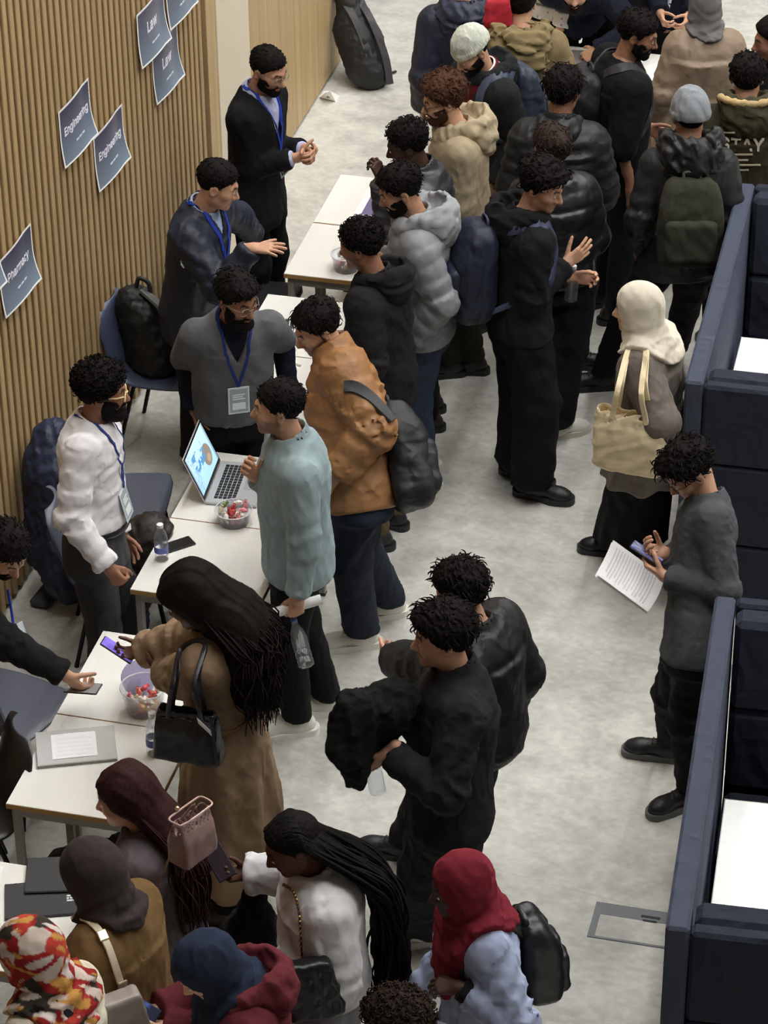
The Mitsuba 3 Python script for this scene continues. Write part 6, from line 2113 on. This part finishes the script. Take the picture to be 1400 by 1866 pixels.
for j in range(2):
    o_ = heading(90) * 0.012 * j - UPV * 0.018 * j + heading(180) * 0.006 * j
    paper('loose printed sheet held under the phone by the man in the grey jumper' if j == 0 else 'rear printed sheet held under the phone, lower one of the two', A_ + o_, C_ - A_, B2_ - A_, bend=-0.02, print_lines=15, ink=lin((200, 202, 208)))
p = P_BRAID
c = on_plane(398, 1568, p.wr[0] + heading(270) * 0.035, heading(90))
yv_ = on_plane(378, 1538, c, heading(90)) - on_plane(416, 1598, c, heading(90))
phone(c, basis(yv_, heading(270) * 0.8 + UPV * 0.6) @ np.array([[1.0, 0, 0], [0, 1, 0], [0, 0, 1]]), 'dark phone held out by the woman with long braids', screen=lin((52, 42, 50)), case=lin((34, 25, 33)))
p = P_NAVYH
c = at(252, 1838, 1.14)
phone(c, basis(unit(heading(150) + UPV * 0.25), unit(UPV + heading(270) * 0.7)), 'phone in a blue patterned case held by the woman in the navy headscarf', pattern=bluecase, case=lin((30, 40, 80)))

# the coat over the arm, and bottles in hands, of the pair in the middle
p = P_HZ
a0 = p.el[1] + p.r * 0.05
w0 = p.wr[1]
fb, rb = p.f, p.r
mid = lambda x, y, off: on_plane(x, y, p.sh[1] - p.r * off, p.r)
k = blob_thing('coat', 'black coat bundled over the arm of the man in the black zip top', 'coat',
               [(mid(700, 1290, -0.06), mid(650, 1300, -0.03), 0.085, 0.075), (mid(650, 1300, -0.02), mid(634, 1360, 0.0), 0.075, 0.07), (mid(634, 1360, -0.02), mid(648, 1400, 0.0), 0.065, 0.05), (mid(720, 1280, -0.10), mid(690, 1330, -0.10), 0.09, 0.08), (mid(652, 1400, -0.05), mid(652, 1425, -0.04), 0.045, 0.03)],
               lin((22, 23, 24)), k=0.06, fold=0.019, scale=0.14, seed=17, h=0.0095, mat='mat_cloth')
d = unit(at(672, 1436, 0.95) - at(682, 1380, 1.02))
bottle(p.wr[1] + p.hd[1] * 0.07 + np.array([0, 0, -0.14]), basis(p.f, UPV * 0.95 + p.f * 0.15), 'clear bottle held low beside the bundled black coat', hgt=0.19, cap=lin((70, 70, 74)))
p = P_PB
c = p.wr[1] + p.hd[1] * 0.085
bottle(c + UPV * -0.03 + heading(0) * 0.02, basis(p.f, unit(heading(0) * 0.6 - UPV * 0.4 + heading(270) * 0.5)), 'small clear bottle in the hand of the man in the black puffer', hgt=0.17, cap=lin((220, 224, 228)))
p = P_SMILE
c = p.wr[1] + p.hd[1] * 0.08
bottle(on_plane(1040, 548, p.sh[1] + p.r * 0.17, p.r), basis(p.f, UPV + p.f * 0.06), 'clear water bottle held by the smiling man with the blue backpack', hgt=0.20, cap=lin((210, 212, 214)))


# ---------------------------------------------------------------- on the desks
def closed_laptop(c, deg, label):
    k = thing('laptop', label, 'laptop')
    r, f = LV(deg)
    M = frame_matrix(c, r, f, UPV)
    part(k, 'base', moved(box((-0.165, -0.115, 0), (0.165, 0.115, 0.009), 0.003), M), 'mat_plastic', lin((150, 152, 152)))
    part(k, 'lid', moved(box((-0.165, -0.115, 0.0095), (0.165, 0.115, 0.017), 0.003), M), 'mat_plastic', lin((186, 187, 185)))
    return k, M


# silver laptop with the blue screen
k = thing('laptop', 'open silver laptop with a light blue screen on the desk', 'laptop')
h0, h1 = np.array([-3.608, 10.762, TBL]), np.array([-3.640, 11.130, TBL])
yv = unit(h1 - h0)
xv = np.array([yv[1], -yv[0], 0])
W_ = float(np.linalg.norm(h1 - h0))
M = frame_matrix((h0 + h1) / 2, yv, xv, UPV) @ np.diag([1, 1, 1, 1.0])
M = frame_matrix((h0 + h1) / 2, xv, yv, UPV)
part(k, 'base', moved(box((0, -W_ / 2, 0.002), (0.245, W_ / 2, 0.017), 0.004), M), 'mat_plastic', lin((176, 178, 180)))
for i in range(5):
    for j in range(13):
        part(k, 'key', moved(box((0.035 + i * 0.021, -0.148 + j * 0.0232, 0.017), (0.052 + i * 0.021, -0.130 + j * 0.0232, 0.0190)), M), 'mat_plastic', lin((44, 45, 48)))
part(k, 'touchpad', moved(box((0.155, -0.055, 0.0165), (0.225, 0.055, 0.0178)), M), 'mat_plastic', lin((160, 162, 165)))
tl = math.radians(113)
sx, sz = math.cos(tl), math.sin(tl)
ML = M @ frame_matrix([0.0, 0, 0.014], [0, 1, 0], [sx, 0, sz], np.cross([0, 1, 0], [sx, 0, sz]))
part(k, 'lid', moved(box((-W_ / 2, 0, -0.006), (W_ / 2, 0.245, 0.0), 0.003), ML), 'mat_plastic', lin((168, 170, 172)))
part(k, 'bezel', moved(box((-W_ / 2 + 0.004, 0.006, 0.0), (W_ / 2 - 0.004, 0.240, 0.0012)), ML), 'mat_plastic', lin((22, 22, 24)))
sc = trimesh.Trimesh([[-W_ / 2 + 0.012, 0.026, 0.0022], [W_ / 2 - 0.012, 0.026, 0.0022], [W_ / 2 - 0.012, 0.232, 0.0022], [-W_ / 2 + 0.012, 0.232, 0.0022]], [[0, 1, 2], [0, 2, 3]], process=False)
scene['screen_glow'] = {'type': 'diffuse', 'reflectance': {'type': 'rgb', 'value': [0.03, 0.03, 0.03]}}
key = numbered(k + '__screen')
scene[key] = mikit.ply(moved(sc, ML), 'screen_glow', smooth=False, uv=np.array([[0, 0], [1, 0], [1, 1], [0, 1.0]]), emitter={'type': 'area', 'radiance': proc(lambda p, n, uv: screen_col(p, n, uv) * SCREEN_GLOW)})

# grey laptop, closed, with a sheet on it
k, M = closed_laptop([-3.590, 8.865, TBL], 98, 'closed grey laptop under a white sheet on the nearest desk')
paper('white printed sheet lying on the closed grey laptop', M[:3, 3] + M[:3, :3] @ [-0.10, -0.085, 0.019], M[:3, 0] * 0.185, M[:3, 1] * 0.165, bend=0.002, print_lines=5, ink=lin((228, 229, 233)))

# black phone and bottles
phone(np.array([-3.63, 10.405, TBL + 0.006]), basis(heading(30), UPV), 'black phone lying on the desk beside a water bottle', screen=lin((14, 15, 15)))
bottle([-3.668, 10.285, TBL], basis([0, 1, 0], UPV), 'clear water bottle with a blue wrapper beside the black phone', lab=lin((90, 100, 180)), hgt=0.19, cap=lin((214, 216, 220)))
bottle([-3.262, 8.905, TBL], basis([0, 1, 0], UPV), 'clear water bottle with a dark blue wrapper near the black shoulder bag', lab=lin((60, 74, 140)), hgt=0.215, cap=lin((226, 228, 230)))

# tubs of wrapped sweets
SW = [lin(c) for c in ((222, 120, 110), (232, 172, 84), (226, 214, 190), (198, 78, 84), (90, 130, 150), (230, 150, 160), (120, 150, 90), (240, 236, 226))]
_sm = trimesh.util.concatenate([trimesh.creation.icosphere(1, 0.0125), trimesh.creation.cone(0.009, 0.014, sections=6), trimesh.creation.cone(0.009, 0.014, sections=6)])
_nv = len(trimesh.creation.icosphere(1).vertices)
_v = np.asarray(_sm.vertices)
_nc = (len(_v) - _nv) // 2
_v[:_nv] *= [1.0, 1.0, 1.5]
_v[_nv:_nv + _nc] = _v[_nv:_nv + _nc] * [1, 1, -1] + [0, 0, 0.026]
_v[_nv + _nc:] = _v[_nv + _nc:] + [0, 0, -0.026]
_sm = trimesh.Trimesh(_v, _sm.faces, process=False)
SWEET = [mikit.ply(_sm, 'mat_plastic', smooth=True, color=colors(_sm, c)) for c in SW]


def tub(c, label, n, grp, r0=0.075, r1=0.095, hgt=0.12, seed=1, lid=None, lidcol=(0.55, 0.55, 0.75)):
    k = thing('sweet_tub', label, 'tub')
    prof = np.array([[0, 0.001], [r0, 0.001], [r1, hgt], [r1 + 0.004, hgt + 0.003], [r1 - 0.002, hgt], [r0 - 0.002, 0.004], [0, 0.004]])
    m = lathe(prof, 28)
    m.apply_translation(c)
    part(k, 'tub_wall', m, 'mat_clear', smooth=40)
    rim = tube([np.array(c) + [math.cos(a) * (r1 + 0.002), math.sin(a) * (r1 + 0.002), hgt] for a in np.linspace(0, 2 * np.pi, 29)], 0.003, 6, caps=False)
    part(k, 'rim', rim, 'mat_plastic', lin((222, 224, 226)), smooth=60)
    if lid is not None:
        q, nrm, rad = lid
        z = unit(nrm)
        d = lathe(np.array([[0, 0], [rad, 0], [rad + 0.003, 0.003], [rad, 0.006], [0, 0.006]]), 28)
        d.apply_transform(frame_matrix(q, *basis([0.3, 1, 0.2], z).T))
        kk = thing('tub_lid', 'pale lilac round lid propped behind the tub of sweets', 'lid')
        part(kk, 'disc', d, 'mat_plastic', lin((178, 174, 206)), smooth=40)
    g = np.random.default_rng(seed)
    spots = []
    for lay in range(3):
        for _ in range(400):
            rr, a = (r0 + 0.006 * lay - 0.022) * math.sqrt(g.uniform()), g.uniform(0, 6.28)
            q = np.array([rr * math.cos(a), rr * math.sin(a), 0.022 + 0.027 * lay])
            if all(np.linalg.norm(q - o) > 0.036 for o in spots):
                spots.append(q)
    for q in spots[:n]:
        pos = np.array(c) + q
        kk = numbered('wrapped_sweet')
        labels[kk] = {'label': f'small wrapped sweet in the {grp}', 'category': 'sweet', 'group': f'sweets in the {grp}'}
        q = unit(g.normal(size=3))
        scene[kk] = {**SWEET[int(g.integers(len(SWEET)))], 'to_world': T().translate(pos.tolist()).rotate(q.tolist(), float(g.uniform(0, 360)))}


tub([-3.395, 9.185, TBL], 'clear tub of sweets on the desk before the trench coat woman', 34, 'tub before the trench coat', seed=2, lid=([-3.455, 9.30, TBL + 0.075], heading(-70) + UPV * 0.55, 0.075))
tub([-3.435, 10.655, TBL], 'clear tub of sweets on the desk beside the open laptop', 26, 'tub beside the open laptop', r0=0.07, r1=0.085, hgt=0.07, seed=3)
tub([-3.545, 13.155, TBL], 'clear tub of sweets at the edge of the far desk', 20, 'tub on the far desk', r0=0.065, r1=0.08, hgt=0.09, seed=4)
k = thing('gift_bag', 'pale lilac paper bag lying on the desk before the trench coat woman', 'bag')
part(k, 'bag', moved(box((-0.09, -0.075, 0), (0.09, 0.075, 0.035), 0.012), frame_matrix([-3.32, 9.45, TBL], *LV(75), UPV)), 'mat_paper', lin((176, 172, 200)))

# far desks
k = thing('poster_sheet', 'purple printed sheet lying on the far white desk', 'poster')
part(k, 'sheet', box((-3.665, 13.745, TBL), (-3.30, 14.225, TBL + 0.002)), 'mat_paper', lin((230, 230, 230)))
part(k, 'print', box((-3.625, 13.78, TBL + 0.002), (-3.31, 14.20, TBL + 0.003)), 'mat_paper', lin((112, 102, 138)))

k = thing('keyboard', 'slim white keyboard with dark keys on the desk behind the man in the vest', 'keyboard')
M = frame_matrix([-3.74, 12.47, TBL], *LV(-3), UPV)
part(k, 'body', moved(box((-0.06, -0.16, 0.0), (0.06, 0.16, 0.014), 0.004), M), 'mat_plastic', lin((218, 218, 214)))
for i in range(4):
    for j in range(11):
        part(k, 'key', moved(box((-0.05 + 0.026 * i, -0.15 + 0.0275 * j, 0.014), (-0.03 + 0.026 * i, -0.128 + 0.0275 * j, 0.018)), M), 'mat_plastic', lin((70, 70, 72)))
k = thing('cable', 'white cable coiled on the desk behind the man in the vest', 'cable')
q = smoothpath([at(520, 585, TBL) + [0, 0, 0.006], at(538, 600, TBL) + [0, 0, 0.007], at(530, 622, TBL) + [0, 0, 0.006], at(541, 640, TBL) + [0, 0, 0.006], at(536, 660, TBL) + [0, 0, 0.006], at(548, 668, TBL) + [0, 0, 0.006]], 8)
part(k, 'cord', tube(q, 0.006, 6), 'mat_plastic', lin((226, 226, 222)), smooth=60)
k = thing('tablet', 'dark grey tablet on the desk in front of the orange jacket', 'tablet')
M = frame_matrix(at(556, 620, TBL), *LV(88), UPV)
part(k, 'case', moved(box((-0.10, -0.075, 0.0), (0.10, 0.075, 0.010), 0.003), M), 'mat_plastic', lin((70, 70, 74)))
part(k, 'screen', moved(box((-0.092, -0.067, 0.010), (0.092, 0.067, 0.0112)), M), 'mat_plastic', lin((92, 90, 94)))

# nearest desk: folders and a sheet
for j, (x, y, dg, lab) in enumerate(((-3.395, 7.93, 96, 'black folder with a white emblem, nearer of two on the lower left desk'), (-3.36, 8.075, 92, 'black folder, farther of two on the lower left desk, against the brown headscarf'))):
    k = thing('folder', lab, 'folder')
    M = frame_matrix([x, y, TBL + 0.0 + 0.012 * j], *LV(dg - 90 + 90), UPV)
    part(k, 'cover', moved(box((-0.155, -0.105, 0), (0.155, 0.105, 0.011), 0.004), M), 'mat_plastic', lin((52, 54, 57)))
    g_ = np.random.default_rng(j)
    part(k, 'emblem', [moved(box((0.085 + 0.012 * (q % 3), -0.03 + 0.014 * (q // 3), 0.011), (0.094 + 0.012 * (q % 3) + g_.uniform(0, 0.006), -0.021 + 0.014 * (q // 3), 0.0118)), M) for q in range(9)], 'mat_paper', lin((206, 210, 212)), kind='stuff')
paper('white printed sheet at the left edge on the lower left desk', [-3.80, 7.80, TBL + 0.002], np.array([0.21, 0.03, 0]), np.array([-0.03, 0.25, 0]), print_lines=6, ink=lin((206, 208, 214)))

# far right desks
paper('grey leaflet under the leaning hand on the far desk', [-2.88, 16.0, TBL + 0.002], np.array([0.2, 0.03, 0]), np.array([-0.04, 0.2, 0]), col=lin((110, 106, 108)))
paper('white sheet on the far desk beside the leaning hand', [-2.66, 16.1, TBL + 0.002], np.array([0.2, -0.05, 0]), np.array([0.05, 0.2, 0]))

# ---------------------------------------------------------------- bags and coats on chairs and floor
f1, r1 = heading(-15), np.array([heading(-15)[1], -heading(-15)[0], 0])
b = np.array([-4.32, 12.42, 0])
k = blob_thing('rucksack', 'black rucksack standing on the navy chair by the wall', 'backpack', [(b - f1 * 0.14 + [0, 0, 0.52], b - f1 * 0.17 + [0, 0, 0.80], 0.11, 0.10), (b - f1 * 0.04 + [0, 0, 0.52] + r1 * 0.05, b - f1 * 0.10 + [0, 0, 0.74] + r1 * 0.05, 0.12, 0.08), (b + f1 * 0.10 + [0, 0, 0.50], b - f1 * 0.02 + [0, 0, 0.56], 0.07, 0.10)], lin((34, 34, 36)), k=0.06, fold=0.012, seed=21, flat=0.452)
part(k, 'strap', ribbon(smoothpath([b - f1 * 0.12 + r1 * 0.02 + [0, 0, 0.90], b + f1 * 0.02 + r1 * 0.06 + [0, 0, 0.80], b + f1 * 0.09 + r1 * 0.08 + [0, 0, 0.64], b + f1 * 0.04 + r1 * 0.10 + [0, 0, 0.52]], 7), np.tile(unit(f1 + UPV), (22, 1)), 0.06, 0.012), 'mat_nylon', lin((88, 88, 86)), smooth=60)
part(k, 'handle', tube(smoothpath([b - f1 * 0.16 + [0, 0, 0.88], b - f1 * 0.14 + [0, 0, 0.95], b - f1 * 0.09 + [0, 0, 0.93], b - f1 * 0.08 + [0, 0, 0.86]], 5), 0.012, 6), 'mat_nylon', lin((44, 44, 46)), smooth=60)

blob_thing('coat', 'navy puffer jacket hanging behind the man in the white shirt', 'coat', [(at(95, 800, 0.80), at(100, 860, 0.66), 0.10, 0.12), (at(85, 850, 0.68), at(85, 1000, 0.26), 0.11, 0.10), (at(118, 880, 0.62), at(118, 1050, 0.20), 0.11, 0.10), (at(100, 1000, 0.27), at(130, 1065, 0.13), 0.10, 0.09)], lin((36, 44, 68)), k=0.07, fold=0.016, scale=0.14, seed=23, flat=0.05)
k = thing('coat_hem', 'dark grey flap of cloth on the floor by the slatted wall', 'cloth')
part(k, 'flap', moved(box((-0.05, -0.14, 0), (0.05, 0.14, 0.045), 0.015), frame_matrix([*at(92, 1082, 0.0)[:2], 0], *LV(70), UPV)), 'mat_cloth', lin((70, 72, 76)))
blob_thing('coat', 'dark brown coat draped over the chair beside the water bottle', 'coat', [(at(280, 968, 0.74), at(256, 985, 0.70), 0.085, 0.09), (at(268, 985, 0.68), at(252, 1050, 0.52), 0.10, 0.10), (at(258, 1040, 0.52), at(246, 1090, 0.40), 0.10, 0.08)], lin((46, 38, 34)), k=0.07, fold=0.012, seed=25, flat=0.30)
blob_thing('bag', 'bright blue bag standing under the dark brown coat', 'bag', [(at(236, 1062, 0.33), at(232, 1130, 0.10), 0.085, 0.09), (at(232, 1130, 0.12), at(232, 1150, 0.08), 0.09, 0.08)], lin((46, 58, 132)), k=0.05, fold=0.012, seed=27)
blob_thing('bag', 'black bag slumped in the dark under the nearest desk', 'bag', [(np.array([-3.60, 8.72, 0.14]), np.array([-3.34, 8.74, 0.14]), 0.14, 0.13), (np.array([-3.5, 8.74, 0.2]), np.array([-3.4, 8.78, 0.30]), 0.11, 0.06)], lin((30, 30, 32)), k=0.06, fold=0.012, seed=29)

# big black rucksack leaning at the corner of the panelled wall
c0, c1 = at(676, 130, 0.10), at(645, 30, 0.42)
ruck_ax = unit(c1 - c0)
k = blob_thing('rucksack', 'big black rucksack leaning on the corner of the panelled wall', 'backpack', [(c0, c0 + ruck_ax * 0.22, 0.125, 0.13), (c0 + ruck_ax * 0.2, c0 + ruck_ax * 0.52, 0.13, 0.09), (c0 + heading(180) * 0.06 + UPV * 0.02, c0 + heading(180) * 0.06 + ruck_ax * 0.3, 0.10, 0.10)], lin((38, 38, 40)), k=0.05, fold=0.010, scale=0.16, seed=31)
for s in (-0.03, 0.075):
    q = smoothpath([c0 + ruck_ax * 0.52 + heading(0) * s + heading(270) * 0.06, c0 + ruck_ax * 0.32 + heading(0) * (s + 0.03) + heading(270) * 0.12 + UPV * 0.07, c0 + ruck_ax * 0.10 + heading(0) * (s + 0.05) + heading(270) * 0.11 + UPV * 0.05, c0 + heading(0) * (s + 0.05) + heading(270) * 0.09 - UPV * 0.05], 7)
    part(k, 'strap', ribbon(q, np.tile(unit(heading(270) + UPV), (len(q), 1)), 0.05, 0.016), 'mat_nylon', lin((62, 62, 65)), smooth=60)
part(k, 'buckle_strap', tube(smoothpath([at(690, 140, 0.03), at(705, 135, 0.02), at(722, 130, 0.012)], 5), 0.008, 6), 'mat_nylon', lin((40, 40, 42)), smooth=60)
part(k, 'buckle_strap', tube(smoothpath([at(668, 152, 0.02), at(680, 160, 0.012), at(690, 156, 0.03)], 5), 0.008, 6), 'mat_nylon', lin((40, 40, 42)), smooth=60)

k = thing('folded_sign', 'small white folded paper sign on the floor by the panelled wall', 'sign')
a_, b_, c_ = at(582, 178, 0.0), at(612, 186, 0.0), at(602, 166, 0.10)
part(k, 'sheet', trimesh.convex.convex_hull(np.array([a_, b_, c_, a_ + [0, 0.10, 0], b_ + [0, 0.10, 0], at(594, 168, 0.09)])), 'mat_paper', lin((236, 236, 234)))
part(k, 'mark', moved(box((-0.012, -0.012, 0), (0.012, 0.012, 0.001)), frame_matrix((a_ + b_ + c_ * 1.3) / 3.3 + heading(270) * 0.008 + UPV * 0.006, *basis(UPV, heading(270) + UPV * 0.5).T)), 'mat_paper', lin((110, 112, 116)))

# red bag carried between the navy puffer and the olive parka
p = P_NAVYP
c = at(908, 22, 1.62)
k, B_ = soft_bag('red bag hanging between the navy puffer and the olive parka', 'bag', c, basis(heading(270), UPV), (0.15, 0.08, 0.17), lin((190, 52, 66)), fold=0.006, name='red_bag', open_top=False)
strap(k, [B_([0.0, 0, 0.07]), B_([-0.03, 0.0, 0.18]), p.from_body([0.14, 0.03, -0.02])], 0.02, lin((150, 40, 52)), normal=heading(270))

# lower left: straps and bags
p = P_BROWN
q = [p.from_body([-0.05, -0.1, 0.0]), p.from_body([-0.11, -0.03, -0.01]), at(180, 1680, 1.32), at(205, 1740, 1.22), at(222, 1800, 1.12)]
c, n_ = p.hit(184, 1848, 0.065)
k, B_ = soft_bag('pale grey beige shoulder bag on a cream strap, bottom left', 'bag', c, basis(n_ + heading(285) * 0.3, UPV), (0.27, 0.10, 0.22), lin((150, 138, 130)), mat='mat_leather', fold=0.004, name='crossbody_bag', open_top=False, r=0.4)
hits = [p.hit(*q, 0.012) for q in ((138, 1674), (158, 1678), (178, 1694), (194, 1722), (207, 1756), (220, 1796))]
cc = smoothpath([h[0] for h in hits], 6)
nn = unit_rows(smoothpath([h[1] for h in hits], 6))
part(k, 'strap', ribbon(cc, nn, 0.026, 0.009), 'mat_leather', lin((216, 204, 180)), smooth=60)
for q in ((186, 1708), (219, 1790)):
    h = p.hit(*q, 0.018)
    part(k, 'buckle', moved(box((-0.018, -0.020, -0.005), (0.018, 0.020, 0.005), 0.003), frame_matrix(h[0], *basis(UPV, h[1]).T)), 'mat_metal', lin((214, 200, 170)))
p = P_FLORAL
k = thing('shoulder_strap', 'wide black bag strap over the cream cardigan', 'strap')
hits = [p.hit(*q, 0.012) for q in ((44, 1850), (52, 1812), (72, 1792), (96, 1796), (114, 1818), (134, 1850))]
part(k, 'strap', ribbon(smoothpath([h[0] for h in hits], 6), unit_rows(smoothpath([h[1] for h in hits], 6)), 0.070, 0.010), 'mat_cloth', lin((30, 30, 32)), smooth=60)
p = P_BRAID
c = on_plane(556, 1800, p.sh[1] - p.r * 0.13, p.r)
k, B_ = soft_bag('black shoulder bag on a gold and black chain under the white sweatshirt sleeve', 'bag', c, basis(-p.r, UPV), (0.24, 0.09, 0.26), lin((24, 24, 26)), mat='mat_leather', fold=0.008, name='chain_bag', open_top=False, taper=0.25)
ch = smoothpath([p.hit(*q, 0.012)[0] for q in ((522, 1612), (540, 1628), (549, 1660), (553, 1700), (556, 1745), (558, 1775))], 10)
part(k, 'chain', trimesh.util.concatenate([tube([ch[i], (ch[i] + ch[i + 1]) / 2, ch[i + 1]], (0.004, 0.0075, 0.004), 6) for i in range(0, len(ch) - 1, 2)]), 'mat_metal', lin((168, 140, 84)), smooth=50, kind='stuff')
part(k, 'leather_cord', tube(ch, 0.0035, 5), 'mat_leather', lin((30, 28, 28)), smooth=60)
w = p.wr[0]
blob_thing('cloth_bag', 'black cloth bag hanging below the held out dark phone', 'bag', [(w + [0.02, 0, -0.10], w + [0.0, 0.02, -0.34], 0.04, 0.11), (w + [0.0, 0.02, -0.34], w + [-0.04, 0.06, -0.50], 0.11, 0.09)], lin((34, 34, 35)), k=0.05, fold=0.014, seed=37, mat='mat_cloth')
